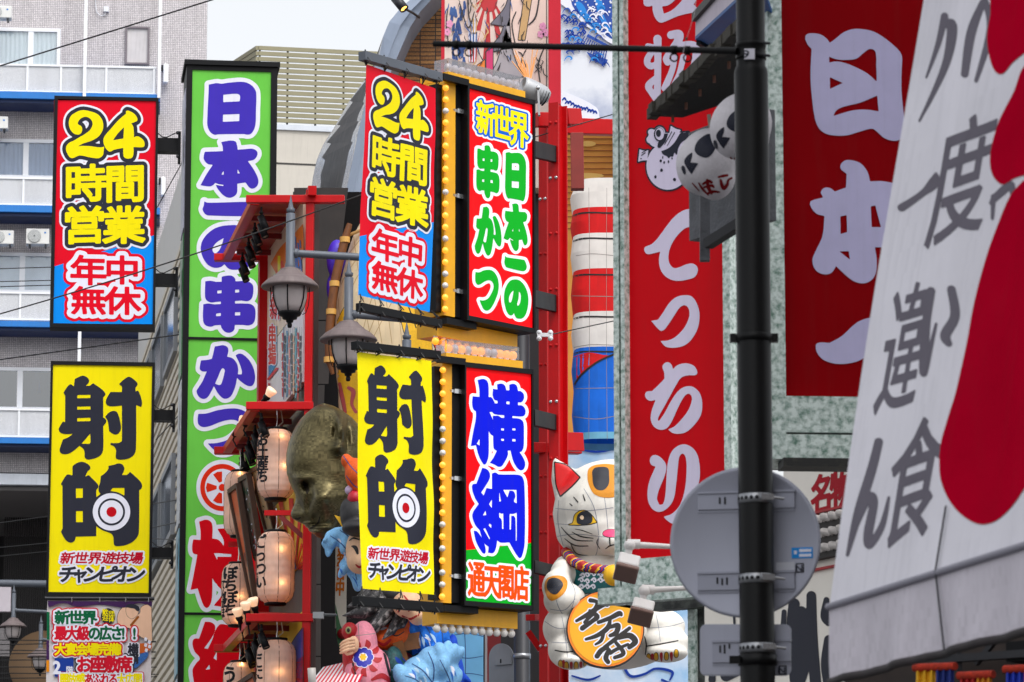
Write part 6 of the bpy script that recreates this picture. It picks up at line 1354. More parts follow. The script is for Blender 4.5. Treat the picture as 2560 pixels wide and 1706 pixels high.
# pink kimono with flower, red fish, hand
t = thing('kimono_float', P(920, 1790, 41.6), 'pink kimono parade figure with large blue and yellow flower at the bottom edge', 'float')
vs, fs = blob([E(908, 1612, 41.8, 36, 60, .2), E(914, 1700, 41.8, 62, 84, .3), E(936, 1680, 41.8, 42, 60, .24)], .025, 4); mb = MB(); mb.add(vs, fs, PNK, True); mb.build('sleeve', t); mpk = onto(vs, fs); mb = MB()
def petals(cx, cy, r, n, pr, m, o):
    f = Field(cx - r - pr, cy - r - pr, cx + r + pr, cy + r + pr, 1.1, 4)
    for k in range(n): f.circ(cx + r * math.cos(k * 6.283 / n), cy + r * math.sin(k * 6.283 / n), pr)
    f.circ(cx, cy, r); ink(mb, f, 0, m, mpk, o, 3, True)
for k in range(9):
    a = k * .7; fst([(908 + 24 * math.cos(a), 1646 + 24 * math.sin(a), 3), (908 + 36 * math.cos(a + .15), 1646 + 36 * math.sin(a + .15), 7), (908 + 46 * math.cos(a), 1646 + 46 * math.sin(a), 1.5)], RDC, .004 + k * .0003, 3, mpk)
petals(908, 1644, 18, 9, 9, SW, .008); petals(908, 1644, 17, 9, 8, M('flower_blue', (36, 40, 170), .55), .011); petals(908, 1644, 7, 8, 4, SW, .014); petals(908, 1644, 6, 6, 3, FYEL, .017)
fst([(884, 1580, 1.5), (880, 1640, 2.5), (892, 1700, 2)], INKL, .005, 3, mpk); fst([(950, 1570, 2), (960, 1630, 3), (975, 1690, 3), (985, 1720, 2)], INKL, .005, 3, mpk); fst([(930, 1700, 3), (955, 1690, 7), (975, 1704, 4)], RDC, .006, 3, mpk)
for q in ([(896, 1560, .8), (900, 1640, .8)], [(890, 1590, .8), (940, 1584, .8)]): fst(q, HAIR, .003, 3, mpk)
mb.build('flower_print', t)
mb = MB(); v2, f2 = blob([E(878, 1640, 41.75, 22, 60, .14), E(874, 1578, 41.7, 20, 22, .12), E(880, 1700, 41.75, 26, 60, .16)], .016, 2); mb.add(v2, f2, RDC, True); mb.build('red_carp', t); mpk2 = onto(v2, f2); mb = MB(); f = Field(860, 1562, 885, 1590, 1, 3).circ(871, 1576, 7, 9); ink(mb, f, 0, M('eye_olive', (150, 150, 100), .5), mpk2, .004, 3, True); f = Field(860, 1562, 885, 1590, .8, 3).circ(871, 1576, 3.5, 5); ink(mb, f, 0, INKL, mpk2, .007, 3, True); mb.build('carp_eye', t)
for k in range(4):
    mb = MB(); y = 1598 + k * 8; mb.tube([P(884, y, 41.5), P(872, y + 2, 41.42), P(858, y + 8, 41.45), P(851, y + 14 - k, 41.5)], [.02, .02, .018, .012], SKN, 9); mb.build('finger', t)
mb = MB(); v2, f2 = blob([E(884, 1612, 41.58, 14, 22, .07)], .012, 2); mb.add(v2, f2, SKN, True); mb.tube([P(880, 1632, 41.52), P(868, 1636, 41.46), P(860, 1630, 41.45)], [.02, .018, .012], SKN, 9); mb.build('palm', t)
# blue waves on the right and pale wall of stretched cloth
wave('wave_float', [E(1060, 1560, 42.2, 40, 40, .25), E(1085, 1600, 42.2, 34, 50, .25), E(1045, 1600, 42.2, 20, 34, .18), E(1100, 1540, 42.3, 30, 40, .22)], 'bright blue cloth wave hanging right under the lower banner pole', CB1, .028, ([(1030, 1545, 1), (1060, 1560, 1.6), (1090, 1610, 1.2)], [(1070, 1530, 1), (1100, 1560, 1.4), (1108, 1610, 1)], [(1050, 1580, 1), (1070, 1620, 1.4), (1090, 1630, 1)]))
wave('wave_float', [E(1050, 1690, 41.9, 50, 50, .28), E(1080, 1660, 41.9, 40, 44, .25), E(1110, 1690, 42, 40, 60, .28), E(1040, 1740, 41.9, 60, 50, .3)], 'pale blue cloth wave crest at the bottom edge beside the wooden beam', CB2, .028, ([(1030, 1660, 1), (1060, 1680, 1.6), (1090, 1720, 1.2)], [(1070, 1630, 1), (1085, 1670, 1.6), (1080, 1720, 1)], [(1100, 1650, 1), (1120, 1690, 1.4), (1130, 1720, 1)], [(1012, 1690, 1), (1040, 1700, 1.4), (1060, 1720, 1)]))
wave('wave_float', [E(1120, 1640, 42.4, 34, 44, .22), E(1100, 1630, 42.3, 30, 26, .2), E(1135, 1690, 42.4, 26, 60, .22)], 'deep blue cloth wave against the pale blue cloth column', CB3, .028, ([(1096, 1620, 1), (1120, 1640, 1.6), (1140, 1690, 1.2)],))
t = thing('cloth_column', P(1168, 1900, 42.9), 'pale blue square cloth column behind the bulbs of the lower sign', 'float'); cp_ = VPlane(1120, 42.7, 1215, 42.9)
mb = MB(); CCL = paper('column_blue', (120, 190, 232), .15, .25, 1.5); r = cp_.rect(1122, 1546, 1211, 1900); mb.obox(cp_, *r, -.35, 0, CCL); mb.build('body', t, bevel=.03)
mb = MB(); cm_ = lambda x, y, o: cp_.at(x, y, o)
for q in ([(1124, 1590, .8), (1170, 1584, 1), (1210, 1592, .8)], [(1124, 1640, .8), (1170, 1646, 1), (1210, 1640, .8)], [(1160, 1550, .8), (1164, 1640, 1), (1162, 1720, .8)], [(1124, 1690, .8), (1170, 1684, 1), (1210, 1690, .8)]): fst(q, M('wave_seam', (30, 70, 130), .6), .004, 3, cm_)
mb.build('painted_stroke', t)
# things at the bottom edge
t = thing('striped_awning', P(820, 1740, 41.6), 'red and white striped awning cut by the bottom edge', 'awning'); mb = MB(); lo0, lo1, hi0, hi1 = P(752, 1735, 41.0), P(885, 1735, 41.0), P(808, 1668, 42.0), P(930, 1640, 42.0)
for k in range(24):
    a_, b_ = k / 24, (k + 1) / 24; mb.add([lo0.lerp(lo1, a_), lo0.lerp(lo1, b_), hi0.lerp(hi1, b_), hi0.lerp(hi1, a_)], [(0, 1, 2, 3)], PCR if k % 2 else WHITEP)
mb.build('cover', t); mb = MB(); mb.tube([lo0, lo1], .02, WHITEP, 8); mb.build('edge_tube', t)
t = thing('spot_lamp', P(780, 1720, 41.0), 'pale cylinder spot lamp, lit, at the bottom edge by the red column', 'spotlight'); c = P(780, 1690, 41); mb = MB(); mb.lathe(c, [(.03, -.1), (.04, -.08), (.043, .08), (.036, .08), (.03, .06)], M('lamp_shell', (176, 172, 168), .4), 16, ax=(-.05, -.15, 1)); mb.build('housing', t); mb = MB(); mb.lathe(c, [(.034, .075), (.001, .078)], emit('warm_lens', (255, 220, 150), 4), 12, ax=(-.05, -.15, 1)); mb.build('lens', t)
t = thing('traffic_sign', P(1255, 1780, 41.9), 'grey round topped back of a traffic sign by the dark post', 'traffic sign'); tp = VPlane(1215, 41.9, 1290, 41.7); mb = MB(); GSB = M('sign_back_grey', (120, 122, 128), .5, .2, var=.1, streak=.1)
pl_ = [tp.at(1253 + 31 * math.cos(a), 1645 - 36 * math.sin(a)) for a in np.linspace(0, math.pi, 16)] + [tp.at(1222, 1800), tp.at(1284, 1800)]
mb.prism(pl_, tp.n * -.012, GSB); mb.build('plate', t); mb = MB(); mb.pbox(tp, 1238, 1640, 1278, 1662, 0, .02, GSB); mb.build('rail', t); mb = MB(); mb.pbox(tp, 1250, 1648, 1253, 1658, .02, .023, BLACKF); mb.build('slot', t)
t = thing('red_doorway', P(1230, 1800, 43), 'dark red shop opening behind the round topped sign back', 'wall'); dw = VPlane(1200, 43.05, 1290, 43.05); mb = MB(); mb.pbox(dw, 1212, 1560, 1218, 1850, -.1, .0, M('weathered_wood_white', (170, 160, 160), .7, streak=.3)); mb.build('post', t); mb = MB(); mb.pbox(dw, 1218, 1540, 1252, 1850, -.1, -.02, DKRED); mb.build('panel', t)
t = thing('conduit_box', P(797, 1556, 42.9), 'grey junction box on the red column at the end of the lowest canopy beam', 'box'); jb = VPlane(780, 42.9, 820, 42.9); mb = MB(); mb.pbox(jb, 782, 1530, 809, 1546, -.08, .0, STEEL); mb.build('box', t); mb = MB(); mb.tube([P(809, 1537, 42.95), P(840, 1538, 43.2)], .014, STEEL, 8); mb.build('conduit', t)

# ================================================================ beckoning cat
CY = 37.3
CWH = paper('cat_cloth_white', (242, 238, 230), .12, .08, 2.5); OC = M('cat_ochre', (216, 140, 20), .6, var=.12); CK = M('cat_black', (40, 42, 52), .55); CTEAL = M('bib_teal', (0, 96, 100), .55, var=.15)
C6 = lambda x, y: (1320 + x * .3674, 1130 + y * .3674)
def CE(x, y, rx, ry, rd, dY=0.0, rot=None): a = C6(x, y); return E(a[0], a[1], CY + dY, rx * .3674, ry * .3674, rd, rot)
cat = thing('beckoning_cat', P(1540, 1672, CY), 'giant white cloth beckoning cat holding a gold coin, half hidden by the red fish sign', 'sculpture')
SEAM = M('cat_seam', (150, 152, 164), .7); WISK = M('cat_ink', (26, 22, 22), .6)
def lines(target, qs, m, mapper, o):
    for q in qs: fst([(*C6(a, b_), c * .3674 * 1.15) for a, b_, c in q], m, o, 3, mapper, target)
def area(target, s, m, mapper, o, ln=0.0):
    p = pts(s, 1320, 1130, .3674); f = Field(min(a[0] for a in p), min(a[1] for a in p), max(a[0] for a in p), max(a[1] for a in p), 1.0, 6).poly(p)
    if ln: ink(target, f, ln, WISK, mapper, o - .002, 3, True)
    ink(target, f, 0, m, mapper, o, 3, True)
def earpts(sx):
    q = [(175, 33, 0), (168, 140, .0), (200, 300, .02), (340, 190, .0), (385, 165, 0), (270, 85, 0)]
    return q
he = [CE(577, 420, 408, 345, .58), CE(577, 540, 390, 220, .56, -.02), CE(577, 640, 300, 130, .5, -.02), CE(577, 270, 340, 215, .5), CE(580, 620, 110, 90, .2, -.46)]
def earprism(mir):
    q = [(172, 30), (160, 160), (195, 330), (360, 250), (400, 165), (285, 95)]
    if mir: q = [(1154 - a, b_) for a, b_ in q]
    a = [P(*C6(x, y), CY - .12) for x, y in q]; n = len(a); b_ = [p + Vector((0, .34, 0)) for p in a]
    f = [tuple(range(n)), tuple(reversed(range(n, 2 * n)))] + [(i + n, (i + 1) % n + n, (i + 1) % n, i) for i in range(n)]
    return a + b_, f
vs, fs = blob(he, .024, 5, extra=[earprism(False), earprism(True)])
mb = MB(); mb.add(vs, fs, CWH, True); hd = mb.build('head', cat); mph = onto(vs, fs)
mb = MB(); area(mb, '185,75* 260,95 350,175* 300,230 222,298* 195,220', M('cat_ear_red', (222, 20, 24), .5), mph, .006, 3.2); mb.build('inner_ear', hd); mb = MB(); area(mb, '970,75* 895,95 805,175* 855,230 933,298* 960,220', M('cat_ear_red', (222, 20, 24), .5), mph, .006, 3.2); mb.build('inner_ear', hd)
mb = MB(); area(mb, '420,110 500,85 590,90 650,110 690,180 670,260 600,305 520,312 455,290 420,240 405,170', OC, mph, .006); area(mb, '445,120 500,105 545,115 552,160 550,220 520,258 480,262 450,235 440,180', CK, mph, .009); mb.build('forehead_patch', hd)
mb = MB(); area(mb, '278,495* 305,485 320,430 360,402 400,405 440,440 467,480* 420,492 350,498 305,496', M('cat_eye_yellow', (240, 190, 20), .35), mph, .006, 2.0); area(mb, '335,480 340,430 375,403 415,410 438,440 435,480 400,495 360,496', CK, mph, .009); area(mb, '355,445 370,432 382,448 370,463', M('cat_glint', (246, 214, 180), .4), mph, .012); mb.build('eye', hd); mb = MB()
area(mb, '690,480* 715,440 755,405 800,405 840,430 850,485 850,496* 740,496', M('cat_eye_yellow', (240, 190, 20), .35), mph, .006, 2.0); area(mb, '720,480 725,430 760,405 800,410 820,440 815,480 790,495 745,496', CK, mph, .009); mb.build('eye', hd)
mb = MB(); area(mb, '510,560 530,535 580,530 630,540 645,560 620,578 580,580 535,578', M('cat_nose_pink', (236, 70, 120), .45), mph, .006, 1.4); mb.build('nose', hd)
mb = MB(); lines(mb, ([(228, 512, 2), (270, 560, 3.5), (330, 600, 4), (440, 606, 2)], [(250, 590, 2), (320, 636, 3.5), (410, 640, 2.5)], [(300, 545, 2), (360, 575, 4), (445, 588, 2)], [(320, 525, 1.5), (370, 535, 3), (440, 560, 1.5)], [(284, 352, 2), (300, 366, 4)], [(312, 308, 2.5), (340, 342, 4)], [(375, 292, 2.5), (388, 332, 4)], [(556, 585, 4), (558, 630, 4)], [(528, 660, 2), (556, 640, 4), (585, 632, 3)], [(480, 590, 2), (470, 620, 3), (490, 660, 2)], [(292, 625, 2), (330, 690, 3), (410, 705, 2)]), WISK, mph, .005)
lines(mb, ([(185, 385, 1.6), (400, 400, 2), (580, 380, 1.6)], [(190, 490, 1.5), (280, 495, 1.8)], [(200, 575, 1.6), (330, 560, 2), (520, 580, 1.4)], [(380, 250, 1.6), (450, 380, 2.2), (480, 560, 2), (470, 680, 1.6)], [(520, 310, 1.6), (535, 420, 2), (545, 540, 1.6)], [(210, 330, 1.5), (205, 480, 2), (240, 640, 1.5)], [(440, 760, 1.5), (470, 680, 2)]), SEAM, mph, .003); mb.build('face_line', hd)
bv, bf = blob([CE(600, 1000, 330, 330, .5), CE(560, 820, 300, 160, .42), CE(600, 1240, 420, 240, .5), CE(270, 820, 110, 120, .3)], .03, 4)
mb = MB(); mb.add(bv, bf, CWH, True); bd = mb.build('body', cat); mbd = onto(bv, bf)
av, af = blob([CE(250, 1010, 145, 120, .26, -.42), CE(200, 920, 105, 120, .24, -.36), CE(240, 830, 90, 100, .22, -.2)], .02, 4)
mb = MB(); mb.add(av, af, CWH, True); ar = mb.build('arm', cat); mpa = onto(av, af)
mb = MB(); area(mb, '115,940 125,870 175,845 240,850 268,890 255,950 200,1000 150,1010', OC, mpa, .006); area(mb, '130,900 150,865 200,862 238,900 220,945 185,972 140,945', CK, mpa, .009); lines(mb, ([(190, 1000, 1.6), (210, 1060, 2.2), (240, 1110, 1.6)], [(150, 1070, 1.6), (250, 1075, 2), (320, 1000, 1.6)], [(285, 870, 1.6), (320, 960, 2), (290, 1090, 1.6)]), SEAM, mpa, .003); mb.build('spot', ar)
for (ell, nm, toes) in (([CE(240, 1200, 140, 150, .3, -.3), CE(260, 1350, 125, 120, .3, -.34), CE(300, 1430, 115, 50, .3, -.4)], 'leg', [(222, 1445), (262, 1455), (327, 1455), (392, 1440)]), ([CE(900, 1190, 170, 120, .3, -.2), CE(930, 1300, 170, 110, .28, -.3), CE(940, 1370, 150, 62, .28, -.36)], 'leg', [(822, 1400), (872, 1393), (942, 1390), (1008, 1372)])):
    lv, lf = blob(ell, .022, 3); mb = MB(); mb.add(lv, lf, CWH, True); lg = mb.build(nm, cat); ml = onto(lv, lf); mb = MB()
    for i, (x, y) in enumerate(toes):
        area(mb, f'{x},{y - 26} {x + 13},{y + 8} {x},{y + 26} {x - 13},{y + 8}', M('claw_yellow', (226, 170, 20), .5), ml, .007, 1.6)
        if i < 3: xx = (x + toes[i + 1][0]) / 2; area(mb, f'{xx - 10},{y - 22} {xx + 8},{y - 26} {xx + 6},{y + 30} {xx - 2},{y + 32}', RDC, ml, .006)
    if x < 500: lines(mb, ([(185, 1350, 3), (260, 1362, 4), (355, 1352, 3)], ), WISK, ml, .005); lines(mb, ([(110, 1150, 1.6), (200, 1200, 2), (330, 1190, 1.6)], [(160, 1295, 1.6), (250, 1300, 2), (340, 1290, 1.6)], [(230, 1120, 1.6), (250, 1230, 2), (270, 1400, 1.6)]), SEAM, ml, .003)
    else: lines(mb, ([(810, 1322, 3), (920, 1305, 4.5), (1020, 1285, 3)], [(790, 1240, 2), (806, 1310, 4), (800, 1380, 3)]), WISK, ml, .005); lines(mb, ([(870, 1100, 1.6), (890, 1200, 2), (900, 1290, 1.6)], [(790, 1200, 1.6), (950, 1190, 2), (1060, 1160, 1.6)]), SEAM, ml, .003)
    mb.build('claw', lg)
mb = MB(); area(mb, '318,800* 350,780 450,800 580,815* 640,815* 660,960* 520,965 420,960 318,975*', CTEAL, mbd, .006, 2.2)
mb.build('bib', cat); bo = cat.children[-1]
mb = MB()
for k in range(13):
    r_ = random.Random(k + 2); x = 350 + (k % 5) * 42 + r_.uniform(-8, 8); y = 835 + (k // 5) * 40 + r_.uniform(-6, 6); lines(mb, ([(x, y, 5), (x + 18, y - 12, 6), (x + 30, y + 4, 5), (x + 18, y + 14, 4), (x + 12, y + 4, 3)],), SW, mbd, .0085 + k * .0002)
mb.build('bib_scroll', cat)
mb = MB(); pc = [P(*C6(x, y), CY + dy) for x, y, dy in ((258, 690, -.1), (300, 750, -.36), (380, 790, -.52), (480, 806, -.6), (580, 812, -.62), (680, 806, -.58), (780, 780, -.46), (880, 720, -.2))]
def collar(r0, col, mod):
    for i in range(len(pc) - 1):
        for k in range(4):
            if mod and (i * 4 + k) % 4 != mod: continue
            a = pc[i].lerp(pc[i + 1], k / 4); b_ = pc[i].lerp(pc[i + 1], (k + .9) / 4); mb.tube([a, b_], r0, col, 14)
pf = []
for i in range(len(pc) - 1):
    for k in range(9): pf.append(pc[i].lerp(pc[i + 1], k / 9))
sq = [RDC, RDC, RDC, FYEL, PNV, RDC, PNV, FYEL]
for i in range(len(pf) - 1): mb.tube([pf[i] + Vector((0, 0, .02)), pf[i + 1] + Vector((0, 0, -.0))], .05, sq[i % 8], 14, cap=False)
mb.build('collar', cat)
mb = MB(); mb.ball(P(*C6(585, 840), CY - .66), .1, FYEL, 20, 12); mb.build('bell', cat)
# gold coin, a tilted oval disc
mb = MB(); cc = P(*C6(527, 1205), CY - .62); ax = Vector((.05, -1, .12)).normalized(); ux = Vector((1, 0, 0)); ux = (ux - ax * ux.dot(ax)).normalized(); uy = ax.cross(ux) * -1
if uy.z < 0: uy = -uy
s = S(CY); rot = R(-14); COIN = M('coin_gold', (232, 166, 0), .5, var=.1); COIN2 = M('coin_rim', (236, 126, 10), .5)
def oval(rx, ry, n0, n1, m):
    a = []
    for k in range(40):
        q = 2 * math.pi * k / 40; x = rx * math.cos(q); y = ry * math.sin(q); a.append(cc + ux * (x * math.cos(rot) - y * math.sin(rot)) + uy * (x * math.sin(rot) + y * math.cos(rot)) + ax * n0)
    mb.prism(a, ax * (n1 - n0), m)
oval(258 * .3674 * s, 262 * .3674 * s, -.05, -.004, WISK); oval(250 * .3674 * s, 255 * .3674 * s, -.004, .0, COIN2); oval(236 * .3674 * s, 241 * .3674 * s, .0, .004, COIN); co = mb.build('gold_coin', cat)
cpn = QPlane(cc, cc + ux, cc + uy); mco = lambda x, y, o: cpn.at(x, y, .004 + o); mb = MB(); f = Field(*C6(310, 990), *C6(760, 1460), 1.1, 8)
for q in ([(425, 1010, 12), (470, 1025, 10), (450, 1085, 14), (385, 1160, 8)], [(330, 1150, 8), (400, 1110, 12), (510, 1040, 14), (540, 1045, 8)], [(420, 1080, 8), (470, 1120, 14), (440, 1150, 12), (370, 1200, 14)],
          [(480, 1160, 10), (560, 1130, 12), (620, 1100, 14), (635, 1110, 8)], [(560, 1140, 8), (540, 1200, 14), (470, 1250, 12), (395, 1275, 8)], [(540, 1200, 8), (610, 1180, 14), (600, 1230, 14), (560, 1250, 10)], [(520, 1210, 8), (500, 1280, 10), (460, 1310, 6)],
          [(520, 1330, 10), (600, 1270, 12), (690, 1200, 10)], [(470, 1390, 14), (500, 1350, 14), (540, 1330, 10)], [(620, 1270, 8), (690, 1250, 16), (730, 1290, 16), (690, 1330, 12)], [(600, 1300, 10), (650, 1370, 12), (590, 1400, 10)], [(550, 1350, 12), (530, 1400, 14), (545, 1430, 12)], [(560, 1370, 10), (600, 1345, 10), (680, 1310, 8)]):
    f.stroke([(*C6(a, b_), c * .3674 * 1.25) for a, b_, c in q])
ink(mb, f, 3.0, SW, mco, .003); ink(mb, f, 0, WISK, mco, .006); mb.build('lettering', co)
# ================================================================ right side: fish restaurant sign in galvanised frame
PAT = M('galvanised_patina', (206, 218, 214), .45, .15, rgb2=(84, 118, 104), thr=(.42, .68), scale=24, bump=.15, bscale=40, streak=.2, stc=(70, 92, 84))
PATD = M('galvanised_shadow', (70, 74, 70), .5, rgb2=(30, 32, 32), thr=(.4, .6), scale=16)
FRD = M('print_fish_red', (206, 0, 18), .4, var=.04); LAV = M('print_lavender_white', (216, 208, 232), .4, var=.06, scale=1.2)
RP = VPlane(1562, 26.4, 1809, 25.94)
fsn = thing('restaurant_sign', P(1690, 1700, 26.2), 'tall red sign with white brush kana and a puffer fish in a mottled galvanised frame', 'sign')
r = RP.rect(1563, -250, 1808, 1396); mb = MB(); mb.obox(RP, r[0], r[1], RP.uz(1625, 1398)[1], r[3], -.1, 0, FRD); mb.build('face', fsn)
zb = RP.uz(1625, 1398)[1]
mb = MB(); q = [RP.uz(x, 853, .06)[0] for x in (1534, 1547, 1552, 1562)]
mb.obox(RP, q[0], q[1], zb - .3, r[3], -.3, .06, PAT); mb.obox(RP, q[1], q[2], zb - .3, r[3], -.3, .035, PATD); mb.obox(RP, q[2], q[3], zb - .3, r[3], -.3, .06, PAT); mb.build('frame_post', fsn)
mb = MB(); q2 = [RP.uz(x, 853, .06)[0] for x in (1808, 1826)]; mb.obox(RP, q2[0], q2[1], zb - .15, r[3], -.3, .06, PAT); mb.build('frame_post', fsn)
mb = MB(); z2 = RP.uz(1600, 1466)[1]; mb.obox(RP, q[3], q2[0], z2, zb, -.32, .058, PAT); mb.obox(RP, q[0], q[3], z2, zb - .3, -.3, .055, PAT); mb.build('frame_rail', fsn)
mb = MB(); mb.beam(P(1505, 1494, 26.1), P(1850, 1466, 25.5), .1, .105, PAT); mb.build('support_beam', fsn); mb = MB(); mb.beam(P(1640, 1518, 26.3), P(1850, 1500, 25.8), .1, .06, PATD); mb.build('shadow_strip', fsn)  # second, dark bar stands in for the shadow under the support beam
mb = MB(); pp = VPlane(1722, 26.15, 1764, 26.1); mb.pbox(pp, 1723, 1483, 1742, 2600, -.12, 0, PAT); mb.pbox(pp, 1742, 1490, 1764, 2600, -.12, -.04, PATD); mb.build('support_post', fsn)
rp = lambda x, y, o: RP.at(x, y, o)
V1 = dict(x0=1580, y0=490, k=.2616); V2 = dict(x0=1580, y0=880, k=.28683); V3 = dict(x0=1540, y0=0, k=.16584)
mb = MB(); f = Field(1590, -40, 1800, 1320, 1.5, 5)
f.poly(pts('120,495 145,480* 190,460 250,400 330,290 400,205 480,145 560,125 620,145 660,190 655,255 600,290 520,305 460,350 400,425 360,510 348,590 360,650 400,690 450,683 520,655 580,648 620,675 628,720 600,775 540,798 450,813 370,800 300,750 265,680 258,600 270,533* 210,548 150,557 122,535', **V1))
f.poly(pts('183,1195* 250,1183* 300,1110 360,1020 430,965 510,950 570,962 620,1030 645,1130 630,1260 570,1370 500,1430 400,1452 320,1440 273,1388* 350,1380 420,1345 500,1260 545,1160 545,1090 510,1047 460,1065 400,1150 340,1240 300,1285 265,1285', **V1))
f.poly(pts('265,130 285,98 320,92 345,115 357,150* 400,115 470,100 535,120 567,165 560,200 490,205 430,225 390,280 340,370 280,480 235,560 225,595 235,603* 280,540 340,430 400,345 460,305 530,305 590,360 612,450 600,550 540,640 470,700 400,715 350,705 315,677* 370,650 430,590 490,510 522,420 515,380 490,365 455,390 400,490 350,600 310,660 260,680 200,660 165,600 170,520 205,420* 150,425 115,390 125,350 175,342* 230,290 283,235* 280,180', **V2))
f.poly(pts('155,950 170,910 210,900 260,930 298,990 285,1080 240,1190 218,1280 240,1335* 270,1325 290,1250 300,1100 310,980 340,880 400,820 470,808 540,850 580,930 590,1100 540,1250 480,1330 400,1480 360,1500 300,1465 277,1437* 350,1410 420,1330 460,1200 475,1050 470,930 445,888 415,910 400,1000 385,1150 360,1290 300,1370 230,1395 170,1360 137,1280 145,1150 205,1000* 170,985', **V2))
f.poly(pts('415,-220* 415,50 440,90 500,100 550,85* 555,170 590,270 640,330 690,345 760,320 950,240 1190,185* 1220,150 1210,110 1170,70* 1210,0 1230,-220*', **V3), [pts('695,100* 790,80 890,0 960,-120 1060,-120 1000,-2 900,110 820,170 720,210*', **V3)])
for q_ in ([(625, 590, 62), (630, 750, 55), (630, 1000, 52), (625, 1300, 52), (612, 1450, 62)], [(480, 700, 44), (560, 710, 40)], [(560, 760, 45), (480, 880, 50), (475, 960, 48), (530, 1000, 50), (600, 970, 40)], [(610, 1170, 40), (495, 1290, 55), (530, 1390, 45), (600, 1470, 60)], [(830, 530, 60), (950, 520, 64), (930, 630, 62), (850, 730, 48), (755, 880, 45), (780, 940, 52)], [(890, 700, 45), (1100, 680, 60), (1200, 720, 62), (1205, 900, 60), (1130, 1130, 62), (1000, 1300, 58), (800, 1390, 50)], [(880, 860, 45), (850, 1050, 45), (735, 1330, 52)], [(1015, 860, 45), (950, 1120, 42), (850, 1330, 48)]):
    f.stroke([(1540 + a * .16584, b_ * .16584, c * .16584) for a, b_, c in q_])
ink(mb, f, 0, LAV, rp, .006); mb.build('lettering', fsn)
PK = dict(x0=1570, y0=290, k=.13391); mb = MB()
def pk(x, y): return 1570 + x * .13391, 290 + y * .13391
f = Field(1585, 305, 1765, 480, 1.0, 6).circ(*pk(745, 940), 53.6, 58.9).circ(*pk(530, 420), 21, 22).circ(*pk(440, 305), 9, 8).circ(*pk(405, 445), 8, 9).circ(*pk(590, 330), 14, 17)
f.poly(pts('800,185* 890,240 985,265* 900,420 760,580 640,700* 620,640* 720,480 770,330', **PK)).poly(pts('215,625* 300,650 380,640* 360,830* 270,835 190,858*', **PK)).poly(pts('640,500 690,330 800,330 1130,300* 1130,640 900,720 700,700', **PK))
ink(mb, f, 3.8, SK, rp, .006); ink(mb, f, 0, LAV, rp, .009)
f = Field(1585, 305, 1765, 480, .9, 4).poly(pts('690,330* 750,330* 700,480 600,600* 555,590 560,500*', **PK)).poly(pts('620,660* 760,600 880,480 980,320 1060,310 1140,290* 1140,420* 1010,490 940,600 905,730 870,690 840,760 790,760 760,790 720,750 690,740 645,710', **PK))
for (x, y, rx, ry) in ((610, 840, 22, 26), (675, 870, 16, 26), (755, 855, 14, 30), (822, 795, 12, 22), (648, 775, 10, 28), (625, 1015, 26, 32), (512, 1140, 22, 32), (868, 1190, 28, 32)): f.circ(1570 + x * .13391, 290 + y * .13391, rx * .134, ry * .134)
for q_ in ([(680, 540, 5), (800, 330, 8), (815, 290, 5)], [(730, 560, 5), (870, 310, 8)], [(240, 800, 12), (250, 802, 10)], [(250, 740, 8), (320, 690, 10)], [(260, 690, 8), (350, 640, 8)]): f.stroke([(*pk(a, b_), c * .134) for a, b_, c in q_])
c2 = Field(1585, 305, 1765, 480, .9, 4).circ(*pk(580, 345), 13, 17.5); ink(mb, f, 0, SK, rp, .012); ink(mb, c2, 0, SK, rp, .015)
c2 = Field(1585, 305, 1765, 480, .9, 4).circ(*pk(590, 340), 11, 15); ink(mb, c2, 0, LAV, rp, .018); c2 = Field(1585, 305, 1765, 480, .9, 4).circ(*pk(567, 325), 6.3, 9); ink(mb, c2, 0, SK, rp, .021)
mb.build('puffer_emblem', fsn)
# white floodlights on arms
def armlight(x0, y0, x1, y1, kx, ky, label):
    t = thing('arm_floodlight', P(x0, y1, 24.5), label, 'floodlight'); WL = M('cream_lamp_casing', (216, 212, 210), .4, var=.08, streak=.1)
    mb = MB(); c = P((x0 + x1) / 2, (y0 + y1) / 2 - 4, 24.5); s = S(24.5); w = (x1 - x0) * s; h = (y1 - y0) * s
    m_ = Matrix.Rotation(R(14), 3, 'Y') @ Matrix.Rotation(R(-28), 3, 'X'); B = lambda x, y, z: c + m_ @ Vector((x, y, z))
    mb.hexa([B(a, b_, d) for d in (-h * .22, h * .36) for (a, b_) in ((-w * .42, -.05), (w * .42, -.05), (w * .42, .1), (-w * .42, .1))], WL); mb.build('casing', t, bevel=.012)
    mb = MB(); mb.hexa([B(a, b_, d) for d in (-h * .42, -h * .222) for (a, b_) in ((-w * .46, -.06), (w * .46, -.06), (w * .46, .11), (-w * .46, .11))], M('smoked_lamp_glass', (120, 92, 84), .2, var=.1)); mb.build('glass', t, bevel=.01)
    mb = MB(); e = P(kx, ky, 24.6); mb.tube([P(x0 + 38, y0 - 24, 24.55), e], [.022, .014], WL, 10); mb.tube([P(x0 + 30, y0 - 26, 24.55), P(x0 + 62, y0 - 25, 24.55)], .03, WL, 12); mb.ball(P(x0 + 36, y0 - 22, 24.5), .036, WL, 14, 8); mb.tube([P(x0 + 36, y0 - 22, 24.5), P(x0 + 32, y0 + 8, 24.5)], .022, WL, 10); mb.build('arm', t)
armlight(1538, 1386, 1602, 1446, 1700, 1368, 'cream floodlight on a thin arm, upper one of two below the red fish sign')
armlight(1574, 1500, 1638, 1554, 1730, 1470, 'cream floodlight on a thin arm, lower one in front of the beckoning cat')

